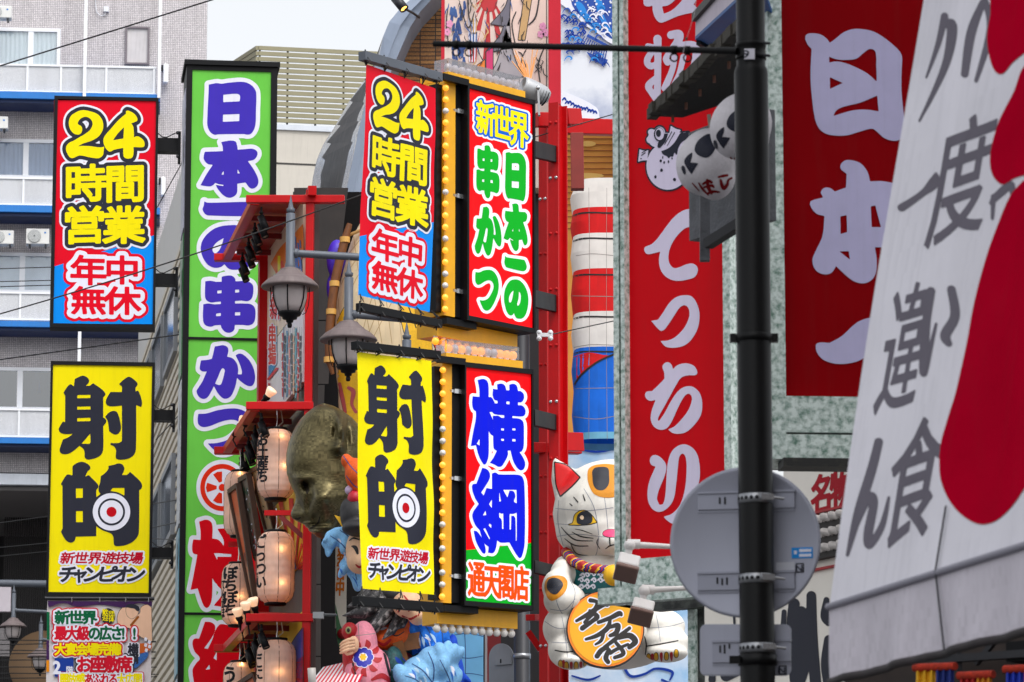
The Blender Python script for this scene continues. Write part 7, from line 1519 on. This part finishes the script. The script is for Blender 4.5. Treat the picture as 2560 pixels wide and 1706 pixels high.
# ================================================================ dark wooden eave with two puffer lanterns
ev = thing('wooden_eave', P(1740, 653, 19.6), 'weathered black wooden eave projecting left with grey bracket below', 'roof')
EVB = M('black_weathered_wood', (26, 23, 20), .8, var=.5, scale=12, bump=.4); EVG = M('grey_weathered_wood', (92, 94, 100), .75, var=.35, scale=9, bump=.3, streak=.4)
A, B_ = P(1625, 291, 20.0), P(1880, 42, 18.0); B_.z = A.z; C_ = P(1884, 250, 19.6); D_ = P(1709, 300, 20.1); C_.z = D_.z = A.z + .02
mb = MB(); up = Vector((0, 0, .06)); mb.hexa([A, B_, C_ + Vector((.0, .1, .02)), D_ + Vector((.0, .1, .02)), A + up, B_ + up, C_ + Vector((.0, .1, .1)), D_ + Vector((.0, .1, .1))], EVB); mb.build('soffit', ev)
mb = MB()
for k in range(22):
    s0, s1 = k / 22, (k + .9) / 22; r_ = random.Random(k); dz = Vector((r_.uniform(-.01, .01), -.02, r_.uniform(-.012, .008))); mb.beam(A.lerp(B_, s0) + dz, A.lerp(B_, s1) + dz, .05, .055, M('eave_edge_moss', (62, 58, 50), .85, var=.6, scale=20, bump=.4))
mb.build('edge_board', ev)
mb = MB()
for k in range(6): p = A.lerp(B_, .1 + k * .14) + Vector((.07, .06, -.03)); mb.tube([p, p + Vector((.0, .0, -.035))], .009, M('rafter_peg', (120, 80, 66), .7), 6)
mb.build('peg', ev)
wl = VPlane(1722, 20.6, 1900, 20.0); mb = MB(); mb.pbox(wl, 1722, 300, 1890, 575, -.12, 0, EVG); mb.build('wall_board', ev)
mb = MB(); mb.beam(P(1762, 480, 19.9), P(1762, 653, 19.9), .05, .06, EVG, up=(0, 1, 0)); mb.beam(P(1770, 610, 19.85), P(1856, 556, 19.6), .05, .05, M('brace_dark', (40, 40, 44), .7)); mb.build('bracket', ev)
PUF = paper('puffer_skin', (210, 206, 212), .1, .1, 5); PRD = M('print_brush_red', (120, 20, 26), .5)
def puffer(cx, cy, rx, ry, Y, label, ox, oy):
    s = S(Y); vs, fs = blob([E(cx, cy, Y, rx, ry, rx * s, (0, 24, 0)), E(cx + 18, cy + 34, Y, rx * .7, ry * .72, rx * s * .75)], .012, 3)
    t = thing('puffer_lantern', P(cx, cy + ry, Y), label, 'lantern'); mb = MB(); mb.add(vs, fs, PUF, True); mb.build('body', t); mp_ = onto(vs, fs); mb = MB()
    def ar(sx, m, o): 
        p = pts(sx, 1570 + ox, 290 + oy, .13391); f = Field(min(a[0] for a in p), min(a[1] for a in p), max(a[0] for a in p), max(a[1] for a in p), 1.0, 4).poly(p); ink(mb, f, 0, m, mp_, o, 3, True)
    ar('1245,620 1300,480 1430,370 1540,340 1640,400 1650,540 1580,700 1480,780 1380,770 1280,710', SK, .004); ar('1205,685* 1195,780 1165,870* 1280,880 1315,890* 1260,970 1190,1090* 1110,980 1055,850 1120,740', SK, .005); ar('1005,950 1040,930 1075,990 1080,1070 1060,1095 1020,1030', SK, .0055); mb.build('marking', t)
    mb = MB()
    for q in ([(1320, 1250, 12), (1400, 1370, 22), (1500, 1470, 14)], [(1400, 1270, 20), (1500, 1215, 28), (1560, 1240, 24)], [(1480, 1200, 26), (1500, 1330, 34), (1560, 1440, 26)], [(1420, 1330, 18), (1560, 1300, 26), (1600, 1330, 18)], [(1500, 1440, 22), (1580, 1410, 28), (1700, 1420, 16)], [(1690, 1140, 18), (1780, 1120, 26), (1850, 1110, 22)], [(1730, 1200, 22), (1750, 1290, 32), (1790, 1350, 34), (1850, 1280, 28), (1870, 1200, 20), (1930, 1160, 18)], [(1200, 1250, 8), (1260, 1320, 12), (1330, 1400, 8)]): fst([(1570 + ox + a * .13391, 290 + oy + b_ * .13391, c * .134) for a, b_, c in q], PRD, .004, 3, mp_, mb)
    mb.build('lettering', t)
    mb = MB(); mb.tube([P(cx + 8, cy - ry + 6, Y), P(cx + 4, cy - ry - 30, Y)], .01, M('straw_rope', (150, 140, 130), .9), 6); mb.build('cord', t)
puffer(1768, 405, 78, 88, 19.3, 'white puffer fish lantern with red brush writing under the eave, left of the pair', 0, 0)
puffer(1852, 316, 78, 88, 18.7, 'white puffer fish lantern under the eave mostly hidden behind the black pole', 80, -64)
t = thing('cloth_awning', P(1800, 100, 22.5), 'pale awning with deep blue underside at the top left of the black pole', 'awning')
a = [P(1739, 55, 23.6), P(1738, 100, 23.6)]; b_ = [P(1900, -128, 21.2), P(1900, -50, 21.2)]
mb = MB(); o = Vector((.02, .02, .0)); mb.hexa([a[1], b_[1], b_[0], a[0], a[1] + o, b_[1] + o, b_[0] + o, a[0] + o], M('awning_mauve_white', (196, 186, 200), .7, var=.08, streak=.15)); mb.build('valance', t)
c1 = P(1812, 104, 24.0); c2 = P(1930, 30, 21.9); c1.z = a[1].z; c2.z = b_[1].z
mb = MB(); q = Vector((0, 0, .02)); mb.hexa([a[1], b_[1], c2, c1] + [x + q for x in (a[1], b_[1], c2, c1)], M('awning_blue', (16, 84, 150), .6, var=.2)); mb.build('underside', t)
mb = MB(); mb.beam(a[0] + Vector((-.0, -.02, .02)), b_[0] + Vector((0, -.02, .02)), .05, .05, BLACKF); mb.beam(a[1] + Vector((.02, 0, -.015)), c1 + Vector((0, 0, -.015)), .03, .03, BLACKF); mb.build('trim', t)

# ================================================================ second red sign further right
NP = VPlane(1946, 22, 2400, 22.08); NRD = M('print_deep_red', (128, 0, 8), .45, spec=.04, var=.05)
ns = thing('restaurant_sign', NP.pt(.5, 0, -.2), 'dark red sign with large lavender characters above a patinated beam, behind the white awning', 'sign')
u0 = NP.uz(1954, 500)[0]; u1 = NP.uz(2460, 500)[0]; zb = NP.uz(2050, 997)[1]; zt = NP.uz(2050, -300)[1]; z2 = NP.uz(2050, 1149, .08)[1]; zm = NP.uz(2050, 1084, .08)[1]; z3 = NP.uz(2050, 1166, .15)[1]
mb = MB(); mb.obox(NP, u0, u1, zb, zt, -.12, 0, NRD); mb.build('face', ns); uf = NP.uz(1924, 500, .08)[0]
mb = MB(); mb.obox(NP, uf, u0, z2, zt, -.3, .08, PAT); mb.build('frame_post', ns)
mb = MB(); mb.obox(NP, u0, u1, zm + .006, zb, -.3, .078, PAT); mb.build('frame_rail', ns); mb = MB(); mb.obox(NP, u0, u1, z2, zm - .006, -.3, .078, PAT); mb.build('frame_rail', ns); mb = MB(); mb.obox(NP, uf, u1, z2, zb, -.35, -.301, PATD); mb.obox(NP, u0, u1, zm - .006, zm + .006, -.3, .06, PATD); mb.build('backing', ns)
mb = MB(); mb.obox(NP, uf + .05, u1, z3, z2 - .002, -.06, .15, M('black_ledge', (22, 22, 22), .7, rgb2=(60, 58, 50), thr=(.5, .8), scale=18)); mb.build('ledge', ns)
np_ = lambda x, y, o: NP.at(x, y, o); mb = MB(); N1 = dict(x0=1990, y0=40, k=.22953); N2 = dict(x0=1990, y0=380, k=.35714)
f = Field(2000, 50, 2300, 920, 2.0, 6)
f.poly(pts('100,240 120,200 190,190 270,205 330,245 370,295* 430,250 520,180 620,145 720,145 840,170 940,225 1050,310 1130,390 1155,450 1150,600 1148,800 1160,950 1180,1150 1170,1300 1130,1350 1050,1360 960,1330 890,1270 830,1230 700,1260 560,1300 440,1305 330,1285 250,1225 205,1110 175,900 158,650 170,360* 125,310', **N1), [pts(q, **N1) for q in ('360,445* 450,475 560,480 660,465 740,400 810,360 865,390 875,550 880,718* 780,630 650,560 520,510 430,498 362,510*', '368,667* 510,732* 370,797*', '885,868* 900,1040* 760,1022 620,1030 405,1092* 440,1030 520,990 700,945')])
f.poly(pts('310,110 335,65 380,58 450,80 500,140 518,207* 600,205 700,222* 760,240 780,300 700,420 690,560 640,700* 620,668* 552,668* 565,760 555,860 510,910 450,920 380,890 280,800* 250,845 200,858 140,830 115,760 140,690 185,590 200,450* 140,430 100,375 105,345 190,320* 175,280 200,252 240,255 272,278* 350,250* 355,155*', **N2), [pts(q, **N2) for q in ('310,452* 355,443* 358,562* 312,576*', '523,382* 555,375* 595,528* 530,527*', '303,697* 370,695* 377,755*')])
f.poly(pts('140,1350 170,1335 235,1338* 320,1290 420,1200 500,1165 600,1160 700,1200 700,1300 620,1380 520,1420 420,1470 300,1485 200,1460 150,1410', **N2))
ink(mb, f, 0, M('print_dim_lavender', (178, 174, 208), .4), np_, .008); mb.build('lettering', ns)

# ================================================================ low shop with tiled eave behind the traffic sign
SPn = VPlane(1760, 25.2, 2140, 23.6)
sh = thing('tiled_eave_shop', SPn.pt(.5, 0, -.5), 'small cream shop front with brush letters and a tiled eave below the dark red sign', 'building')
CRW = M('cream_shop_wall', (240, 234, 224), .6, var=.06)
mb = MB(); u0, u1 = SPn.uz(1762, 1600)[0], SPn.uz(2160, 1400)[0]; zt = SPn.uz(2040, 1150)[1]; zr0 = SPn.uz(2060, 1400)[1]; zr1 = SPn.uz(2060, 1290)[1]
ul = SPn.uz(1960, 1300)[0]
mb.obox(SPn, ul, u1, 0, zt, -1, 0, CRW); mb.obox(SPn, u0, ul, 0, SPn.uz(1850, 1470)[1], -1, 0, CRW); mb.build('wall', sh)
mb = MB(); mb.obox(SPn, ul, u1, zr1 + .02, zr1 + .035, 0, .02, RDC); mb.obox(SPn, ul, u1, zr0 - .06, zr0 - .045, 0, .02, RDC); mb.build('red_line', sh)
mb = MB(); TL_ = M('roof_tile_white', (206, 200, 196), .6, var=.3, scale=20); TD = M('roof_tile_dark', (50, 46, 44), .7)
mb.obox(SPn, ul, u1, zr0, zr1, 0, .05, TD)
for k in range(3):
    z = zr1 - .035 - k * (zr1 - zr0 - .05) / 2.4
    q = ul
    while q < u1: mb.tube([SPn.pt(q, z, .02), SPn.pt(q + .04, z + .012, .075), SPn.pt(q + .085, z, .02)], .024, TL_, 8); q += .088
mb.build('tiled_eave', sh)
spm = lambda x, y, o: SPn.at(x, y, o); mb = MB()
f = Field(2028, 1180, 2180, 1290, 1.4, 4).text('名物', 2030, 1184, 2126, 1280, bold=2.6, sky_=-.25); ink(mb, f, 0, M('print_brush_scarlet', (170, 14, 34), .5), spm, .006)
f = Field(1770, 1440, 2080, 1730, 1.6, 4)
for q in ([(1985, 1510, 14), (1978, 1580, 12), (1990, 1700, 16)], [(2028, 1490, 12), (2030, 1600, 14), (2040, 1720, 14)], [(2003, 1530, 14), (2010, 1640, 18), (1996, 1710, 14)], [(1970, 1620, 8), (2030, 1580, 8)], [(2066, 1500, 7), (2062, 1540, 11), (2070, 1560, 6)], [(2072, 1600, 12), (2066, 1660, 14), (2072, 1720, 12)], [(1784, 1620, 5), (1780, 1700, 9)], [(1815, 1690, 14), (1840, 1680, 12)], [(1960, 1530, 6), (1958, 1570, 7)], [(1835, 1540, 3), (1836, 1560, 3)]): f.stroke(q)
ink(mb, f, 0, SK, spm, .006); mb.build('lettering', sh)

# ================================================================ black pole with traffic sign backs
PBK = M('black_pole_paint', (9, 9, 11), .45, var=.3, scale=6, spec=.2, bump=.04); PX = P(1885, 853, 16)
po = thing('black_pole', (PX.x, 16, 0), 'thick black pole with a thin side arm, collars and a small plate numbered 9', 'pole')
zc = P(1885, 172, 16).z; s = S(16)
mb = MB(); mb.lathe((PX.x, 16, 0), [(43 * s, 0), (43 * s, zc - .02), (40 * s, zc), (36.5 * s, zc + .01), (36.5 * s, zc + 1.2)], PBK, 40); mb.build('shaft', po)
mb = MB(); z = P(1885, 846, 16).z; mb.lathe((PX.x, 16, z), [(43 * s, -.016), (47 * s, -.014), (47 * s, .014), (43 * s, .016)], PBK, 32)
for sx in (-1, 1): mb.beam((PX.x + sx * 44 * s, 16, z), (PX.x + sx * 60 * s, 16, z), .03, .034, PBK)
mb.build('collar', po)
mb = MB(); z = P(1885, 130, 16).z; mb.lathe((PX.x, 16, z), [(36.6 * s, -.034), (39 * s, -.034), (39 * s, -.02), (37.5 * s, -.018), (37.5 * s, .018), (39 * s, .02), (39 * s, .034), (36.6 * s, .034)], PBK, 32)
for q in (-.026, .026): mb.tube([(PX.x + 30 * s, 16 - 30 * s, z + q), (PX.x + 46 * s, 16 - 22 * s, z + q)], .006, DARKMET, 6)
mb.build('arm_clamp', po)
mb = MB(); A = Vector((PX.x - 36 * s, 15.97, z - .005)); B_ = P(1085, 110, 16.6); mb.tube([A, A.lerp(B_, .06), A.lerp(B_, .065), B_], [.0155, .0155, .0135, .0135], PBK, 16); mb.build('side_arm', po)
for px, py in ((1143, 120), (1176, 121), (1695, 140), (1728, 141)):
    p = A.lerp(B_, (1849 - px) / (1849 - 1085)); mb = MB(); mb.lathe(p, [(.0138, -.012), (.017, -.012), (.017, .012), (.0138, .012)], PBK, 14, ax=B_ - A); c = p + Vector((0, 0, -.034)); mb.tube([c + Vector((.016 * math.cos(a), 0, .016 * math.sin(a))) for a in np.linspace(0, 2 * math.pi, 20)], .0035, PBK, 6, cap=False); mb.build('eye_ring', po)
pln = VPlane(1850, 16 - 41 * s, 1900, 16 - 41 * s); mb = MB(); mb.pbox(pln, 1861, 122, 1887, 148, -.012, 0.0, M('plate_white', (206, 204, 216), .5)); npl = mb.build('number_plate', po)
mb = MB(); f = Field(1862, 122, 1888, 148, .5, 2).text('9', 1858, 123, 1890, 147, bold=.5); ink(mb, f, 0, SK, lambda x, y, o: pln.at(x, y, o), .002); mb.build('lettering', npl)
SGB = M('sign_back_aluminium', (150, 152, 166), .42, .35, var=.08, scale=2, streak=.06); RAIL = M('sign_rail_grey', (140, 142, 156), .4, .35, var=.1)
TPl = VPlane(1684, 16.16, 2042, 16.05)
def straps(par, ys, clamp=None):
    for y in ys:
        mb = MB(); z = P(1887, y, 16).z; mb.lathe((PX.x, 16, z), [(43.2 * s, -.019), (45.5 * s, -.018), (45.5 * s, .018), (43.2 * s, .019)], STEEL, 32)
        for k in range(9):
            a = R(-160 + k * 17.5); mb.lathe((PX.x + 45.4 * s * math.cos(a), 16 + 45.4 * s * math.sin(a), z), [(.001, .001), (.007, .0012), (.008, 0)], BLACKF, 8, ax=(math.cos(a), math.sin(a), 0))
        mb.beam((PX.x + 10 * s, 16 - 47 * s, z + .002), (PX.x + 42 * s, 16 - 36 * s, z + .002), .012, .024, CHROME); mb.tube([(PX.x + 40 * s, 16 - 36 * s, z), (PX.x + 68 * s, 16 - 28 * s, z - .004)], .006, CHROME, 8); mb.build('steel_strap', par)
def rail(par, x0, x1, y0, y1, slots):
    mb = MB(); mb.pbox(TPl, x0, y0, x1, y1, 0, .018, RAIL); mb.pbox(TPl, x0, y1, x1, y1 + 8, 0, .008, RAIL); mb.pbox(TPl, x0 - 1, y0 - 2, x1 + 1, y0 + 3, .0, .026, RAIL); rl = mb.build('rail', par)
    mb = MB()
    for (xa, ya, yb) in slots: mb.pbox(TPl, xa, ya, xa + 4.5, yb, .017, .021, BLACKF)
    mb.build('slot', rl)
rsn = thing('traffic_sign', TPl.at(1863, 1550), 'grey back of a round traffic sign strapped to the black pole', 'traffic sign')
c = TPl.at(1863, 1356); rr = abs(TPl.uz(2042, 1356)[0] - TPl.uz(1684, 1356)[0]) / 2 * 1.04
mb = MB(); mb.lathe(c, [(.001, -.004), (rr, -.004), (rr + .004, .002), (rr - .002, .008), (rr - .012, .004), (.001, .003)], SGB, 64, ax=TPl.n); mb.build('plate', rsn)
rail(rsn, 1744, 1986, 1229, 1272, [(1797, 1244, 1260), (1810, 1243, 1261)]); rail(rsn, 1744, 1986, 1430, 1474, [(1791, 1444, 1460), (1803, 1446, 1463), (1815, 1444, 1462)])
mb = MB(); mb.pbox(TPl, 1979, 1369, 2032, 1396, .004, .006, M('print_sticker_blue', (30, 140, 220), .4)); 
for (xa, ya, xb, yb) in ((1998, 1373, 2028, 1380), (1998, 1385, 2028, 1392), (1985, 1377, 1992, 1386)): mb.pbox(TPl, xa, ya, xb, yb, .006, .0075, SW)
mb.pbox(TPl, 1940, 1406, 1986, 1430, .004, .006, M('label_grey', (186, 188, 198), .5)); mb.pbox(TPl, 1990, 1408, 2010, 1432, .004, .006, BLACKF); mb.pbox(TPl, 1993, 1411, 2007, 1429, .006, .0075, RAIL); mb.build('sticker', rsn)
mb = MB(); f = Field(1990, 1408, 2010, 1432, .4, 2).text('N', 1988, 1410, 2012, 1430, bold=.5); ink(mb, f, 0, SK, lambda x, y, o: TPl.at(x, y, o + .006), .009); mb.build('lettering', rsn)
straps(rsn, (1249, 1449))
qsn = thing('traffic_sign', TPl.at(1863, 1690), 'grey back of a small rounded rectangular sign below the round one on the black pole', 'traffic sign')
def rrect(pl, x0, y0, x1, y1, rad):
    o = []
    for (cx, cy, a0) in ((x1 - rad, y0 + rad, 0), (x0 + rad, y0 + rad, 90), (x0 + rad, y1 - rad, 180), (x1 - rad, y1 - rad, 270)):
        for k in range(7): a = R(a0 + 15 * k); o.append(pl.at(cx + rad * math.cos(a), cy - rad * math.sin(a)))
    return o
mb = MB(); mb.prism(rrect(TPl, 1750, 1561, 1978, 1690, 16), TPl.n * -.006, SGB); mb.prism(rrect(TPl, 1753, 1564, 1975, 1687, 14), TPl.n * .004, SGB); mb.build('plate', qsn)
rail(qsn, 1781, 1976, 1602, 1655, [(1798, 1614, 1632), (1809, 1612, 1634), (1821, 1610, 1622)])
mb = MB(); mb.pbox(TPl, 1947, 1664, 1967, 1687, .004, .0055, BLACKF); mb.pbox(TPl, 1950, 1667, 1964, 1684, .0055, .007, RAIL); f = Field(1947, 1664, 1967, 1687, .4, 2).text('N', 1945, 1666, 1969, 1685, bold=.5); ink(mb, f, 0, SK, lambda x, y, o: TPl.at(x, y, o + .006), .009); mb.build('lettering', qsn)
straps(qsn, (1622,))
mb = MB(); z = P(1887, 1652, 16).z; mb.lathe((PX.x, 16, z), [(43.2 * s, -.022), (48 * s, -.02), (48 * s, .02), (43.2 * s, .022)], PBK, 32); mb.beam((PX.x - 70 * s, 16 - .03, z), (PX.x - 44 * s, 16 - .03, z), .03, .03, PBK); mb.build('clamp', qsn)
t = thing('street_pole_string', P(1710, 140, 15.9), 'thin white string tied to the side arm of the black pole', 'string'); mb = MB(); mb.tube([P(1706, 140, 15.97), P(1716, 98, 15.95), P(1735, 40, 15.9), P(1748, -60, 15.9)], .0011, M('string_white', (200, 196, 200), .8), 5); mb.ball(P(1716, 97, 15.95), .006, M('knot_brown', (96, 80, 70), .8), 8, 6); mb.build('thread', t)

# ================================================================ white canvas awning front, near right
BL, BR, TLp = P(2073, 1522, 13.0), P(2560, 1362, 11.43), P(2304, 0, 13.085); BR.z = BL.z
AWp = QPlane(BL, BR, TLp); CANV = M('grey_white_canvas', (226, 224, 232), .7, spec=.0, var=.1, scale=1.3, streak=.14, stc=(120, 118, 130)); AGY = M('print_canvas_grey', (112, 108, 118), .6, spec=0.0); ARD = M('print_canvas_red', (176, 4, 38), .55, spec=0.0, var=.1)
aw = thing('canvas_awning', P(2300, 1706, 12.5), 'big grey white canvas awning front with grey calligraphy and large red drops', 'awning')
hu = (BR - BL).normalized(); L_ = (BR - BL).length * 1.35; Hh = (TLp - BL).dot(AWp.w) * 1.2
u_l = 0.0; wdir = (TLp - BL) / (TLp - BL).dot(AWp.w)
def awp(a, h, o): return BL + hu * a + wdir * h + AWp.n * (o + .008 * math.sin(a * 3.1 + h * 1.7) + .004 * math.sin(a * 9 + h * 2.3))
mb = MB(); mb.sheet(lambda a, b_: awp(a * L_, b_ * Hh, 0), 30, 30, CANV); mb.sheet(lambda a, b_: awp(a * L_, b_ * Hh, -.01), 30, 30, CANV); mb.build('slope', aw)
VZ = P(2068, 1706, 13.0).z; mb = MB()
def val(a, v): p = BL + hu * (a * L_); z = BL.z + (VZ - BL.z) * v; w = .012 * math.sin(a * 26) * v + .006 * math.sin(a * 61 + v * 3) * v; return Vector((p.x, p.y, z)) + Vector((-hu.y, hu.x, 0)) * -w
VAL = M('canvas_valance', (206, 200, 210), .75, var=.1, scale=1.5, streak=.3, stc=(70, 64, 66))
mb.sheet(lambda a, b_: val(a, b_), 80, 8, VAL); mb.build('valance', aw)
mb = MB(); mb.tube([BL + hu * a + AWp.n * .004 + Vector((0, 0, .005)) for a in np.linspace(0, L_, 12)], .012, M('canvas_hem', (140, 138, 150), .7), 8); mb.build('hem_rod', aw)
mb = MB(); mb.tube([val(a, 1.0) for a in np.linspace(0, 1, 40)], .014, M('grimy_edge', (52, 46, 48), .8, var=.5, scale=10), 8); mb.build('bottom_edge', aw)
def am(x, y, o):
    d = AWp.at(x, y, 0) - BL; h = d.dot(AWp.w); a = (d - wdir * h).dot(hu); return awp(a, h, o + .001)
mb = MB(); f = Field(2280, -40, 2570, 1320, 2.2, 5)
def r8(x, y): return 1880 + x * .544, 853 + y * .544
def r7(x, y): return 1880 + x * .544, y * .544
mb2 = MB()
for q in ('980,0 955,130 930,250 895,380 872,480 868,600 885,680 925,760 980,815 1040,840 1110,825 1180,770 1240,690 1300,580 1360,400 1400,-200 1400,-700 1250,-738* 1180,-668 1110,-520 1060,-380 1010,-180',): f.poly(pts(q, 1880, 853, .544))
f.poly(pts('1110,-200 1085,60 1070,160 1078,250 1105,325 1140,338 1190,290 1240,255 1320,200 1400,-200', 1880, 0, .544)); f.poly(pts('1260,300 1200,420 1130,540 1095,640 1080,730 1092,800 1125,840 1150,845 1200,820 1300,790 1400,700 1400,250', 1880, 0, .544))
ink(mb2, f, 0, ARD, am, .0025, 4); mb2.build('red_drop', aw)
mb2 = MB(); f = Field(2040, -20, 2560, 1420, 2.0, 5)
for q in ([(880, 75, 18), (850, 200, 13), (795, 355, 5)], [(870, 120, 12), (915, 120, 24), (885, 300, 18), (765, 555, 5)], [(1050, 10, 14), (1000, 150, 20), (972, 340, 16)], [(1060, 0, 14), (1085, 130, 18), (1020, 370, 8)], [(690, 955, 18), (780, 890, 15), (835, 840, 26), (845, 800, 8)], [(825, 1340, 20), (805, 1480, 20), (795, 1640, 22), (798, 1710, 16), (850, 1490, 6)], [(915, 1330, 18), (930, 1450, 20), (890, 1540, 22), (905, 1580, 14)], [(1085, 930, 10), (1110, 900, 18), (1180, 850, 20), (1190, 890, 12)], [(1095, 900, 12), (1090, 1000, 8)], [(1165, 1340, 8), (1120, 1600, 10)]): f.stroke([(*r7(a, b_), c * .544) for a, b_, c in q])
for q in ([(592, 465, 18), (560, 600, 20), (500, 800, 20), (452, 985, 8)], [(475, 900, 8), (540, 730, 20), (570, 740, 18), (545, 890, 20), (552, 940, 16), (605, 850, 14), (635, 720, 6)]): f.stroke([(*r8(a, b_), c * .544) for a, b_, c in q])
f.text('度', *r7(838, 540), *r7(1075, 1120), bold=2.4, skx=.16, sky_=-.42, fill=.92); f.text('違', *r7(618, 1320), *r7(782, 1900), bold=2, skx=.16, sky_=-.3, fill=.96); f.text('食', *r8(640, 370), *r8(865, 940), bold=3, skx=.16, sky_=-.35, fill=.94)
ink(mb2, f, 0, AGY, am, .001, 4); mb2.build('lettering', aw)
mb = MB(); mb.tube([am(*r8(905, 760), .01), am(*r8(862, 1065), .01), val((am(*r8(862, 1065), 0) - BL).dot(hu) / L_, .0) - AWp.n * -.012, val((am(*r8(855, 1200), 0) - BL).dot(hu) / L_, .98) + AWp.n * .012], .0035, DARKMET, 6); mb.build('lacing_cord', aw)
# unseen building carrying it, added to shade the right-hand signs; dim shop under it
RBP = M('stained_render', (160, 154, 150), .8, var=.1, streak=.25)
t = thing('shading_building', (5, 8, 0), 'tall rendered building behind the white awning at the right edge', 'building'); mb = MB(); rb = [(2.05, 2), (9, 2), (9, 14.6), (2.05, 14.6)]; mb.prism([Vector((x, y, 0)) for x, y in rb], (0, 0, 27), RBP); mb.build('wall', t)
mb = MB()
for fl in range(8):
    for k in range(4): mb.hexa([(2.05, 3 + k * 2.9 + a, 3.6 + fl * 2.9 + z) for (a, z) in ((0, 0), (1.6, 0), (1.6, 1.4), (0, 1.4))] + [(2.02, 3 + k * 2.9 + a, 3.6 + fl * 2.9 + z) for (a, z) in ((0, 0), (1.6, 0), (1.6, 1.4), (0, 1.4))], M('window_pane_grey', (112, 122, 134), .12))
mb.build('window', t)
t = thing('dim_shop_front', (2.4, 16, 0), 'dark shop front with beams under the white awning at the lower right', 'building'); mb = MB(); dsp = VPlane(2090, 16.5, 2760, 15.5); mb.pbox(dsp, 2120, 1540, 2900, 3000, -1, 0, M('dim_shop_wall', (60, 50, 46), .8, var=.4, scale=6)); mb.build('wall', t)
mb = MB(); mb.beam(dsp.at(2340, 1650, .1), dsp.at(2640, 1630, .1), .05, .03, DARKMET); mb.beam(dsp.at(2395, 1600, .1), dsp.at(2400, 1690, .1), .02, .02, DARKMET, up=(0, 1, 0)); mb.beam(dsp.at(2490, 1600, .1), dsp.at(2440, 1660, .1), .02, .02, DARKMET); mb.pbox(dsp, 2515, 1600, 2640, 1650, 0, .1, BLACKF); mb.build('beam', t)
for (x0, x1, y, c1, c2, lab) in ((2290, 2385, 1664, (236, 176, 20), (30, 50, 130), 'yellow and navy festival curtain with red fringe under the awning'), (2400, 2480, 1684, (190, 30, 30), (230, 150, 30), 'red and orange festival curtain, lowest of three under the awning'), (2515, 2600, 1668, (30, 60, 190), (150, 50, 150), 'blue and violet festival curtain with orange fringe at the lower right corner')):
    t = thing('festival_curtain', dsp.at((x0 + x1) / 2, 1750, .3), lab, 'curtain'); mb = MB(); m1_, m2_ = M('curtain_%d' % x0, c1, .7, var=.15), M('curtain_b%d' % x0, c2, .7, var=.15)
    mb.sheet(lambda a, b_: dsp.at(x0 + (x1 - x0) * .52 * a, y + 10 + 90 * b_, .3 + .01 * math.sin(a * 18)), 16, 3, m1_); mb.sheet(lambda a, b_: dsp.at(x0 + (x1 - x0) * (.52 + .48 * a), y + 10 + 90 * b_, .3 + .01 * math.sin(a * 18)), 16, 3, m2_); mb.build('cloth', t)
    mb = MB(); mb.tube([dsp.at(x0 - 4, y + 6, .3), dsp.at(x1 + 4, y + 2, .3)], .016, M('fringe_red', (196, 50, 20), .8, var=.5, scale=40, bump=.5), 8); mb.build('fringe', t)

# ================================================================ overhead cables
def cable(q, Y, r, label, sag=0.0):
    a = P(*q[0], Y[0]); b_ = P(*q[1], Y[1]); n = 24
    mb = MB(); mb.tube([a.lerp(b_, k / n) + Vector((0, 0, -sag * 4 * (k / n) * (1 - k / n))) for k in range(n + 1)], r, CABLE, 6)
    tag(mb.build('overhead_cable'), label, 'cable', 'overhead cables')
cable(((-60, 184), (620, -28)), (62, 60), .012, 'thin cable rising across the top of the tiled hotel to the right')
cable(((-60, 802), (905, 487)), (40, 40.3), .0075, 'long black cable crossing the red and blue sign and the green pylon', .05)
cable(((-60, 908), (470, 834)), (62, 58), .01, 'thin cable crossing the hotel wall between the two hanging signs')
for k, (ya, yb) in enumerate(((674, 668), (706, 701), (719, 713))): cable(((-60, ya), (140, yb)), (72, 70), .009, ('upper', 'middle', 'lower')[k] + ' of three level cables left of the red and blue sign')
for k, (ya, yb) in enumerate(((1316, 1290), (1375, 1357), (1397, 1378))): cable(((-60, ya), (130, yb)), (72, 70), .009, ('highest', 'second', 'third')[k] + ' thin cable across the dark hall left of the yellow sign')
for k, y in enumerate((1600, 1613, 1625, 1636, 1652, 1668, 1683, 1697)): cable(((-60, y), (480, y + random.Random(k).uniform(-12, 8))), (75, 70), .010, ('first', 'second', 'third', 'fourth', 'fifth', 'sixth', 'seventh', 'eighth')[k] + ' cable from the top in the bundle at the lower left, behind the poster')
for k, (a, b_) in enumerate((((370, 1262), (470, 1246)), ((370, 1322), (470, 1300)), ((370, 1346), (470, 1352)), ((390, 1100), (520, 960)), ((370, 560), (470, 380)))): cable((a, b_), (64, 60), .009, ('short cable beside the yellow sign, near the target', 'short cable beside the target, second from top', 'short cable just above the lowest bracket', 'slanting cable in front of the siding building at mid height', 'slanting cable beside the red and blue sign')[k])
cable(((1372, 838), (1640, 780)), (37.3, 37.8), .006, 'black cable from the white clamp to the right in front of the striped leg'); cable(((1330, 345), (1640, 255)), (38, 38.6), .006, 'black cable crossing the red tower above the timber wall')
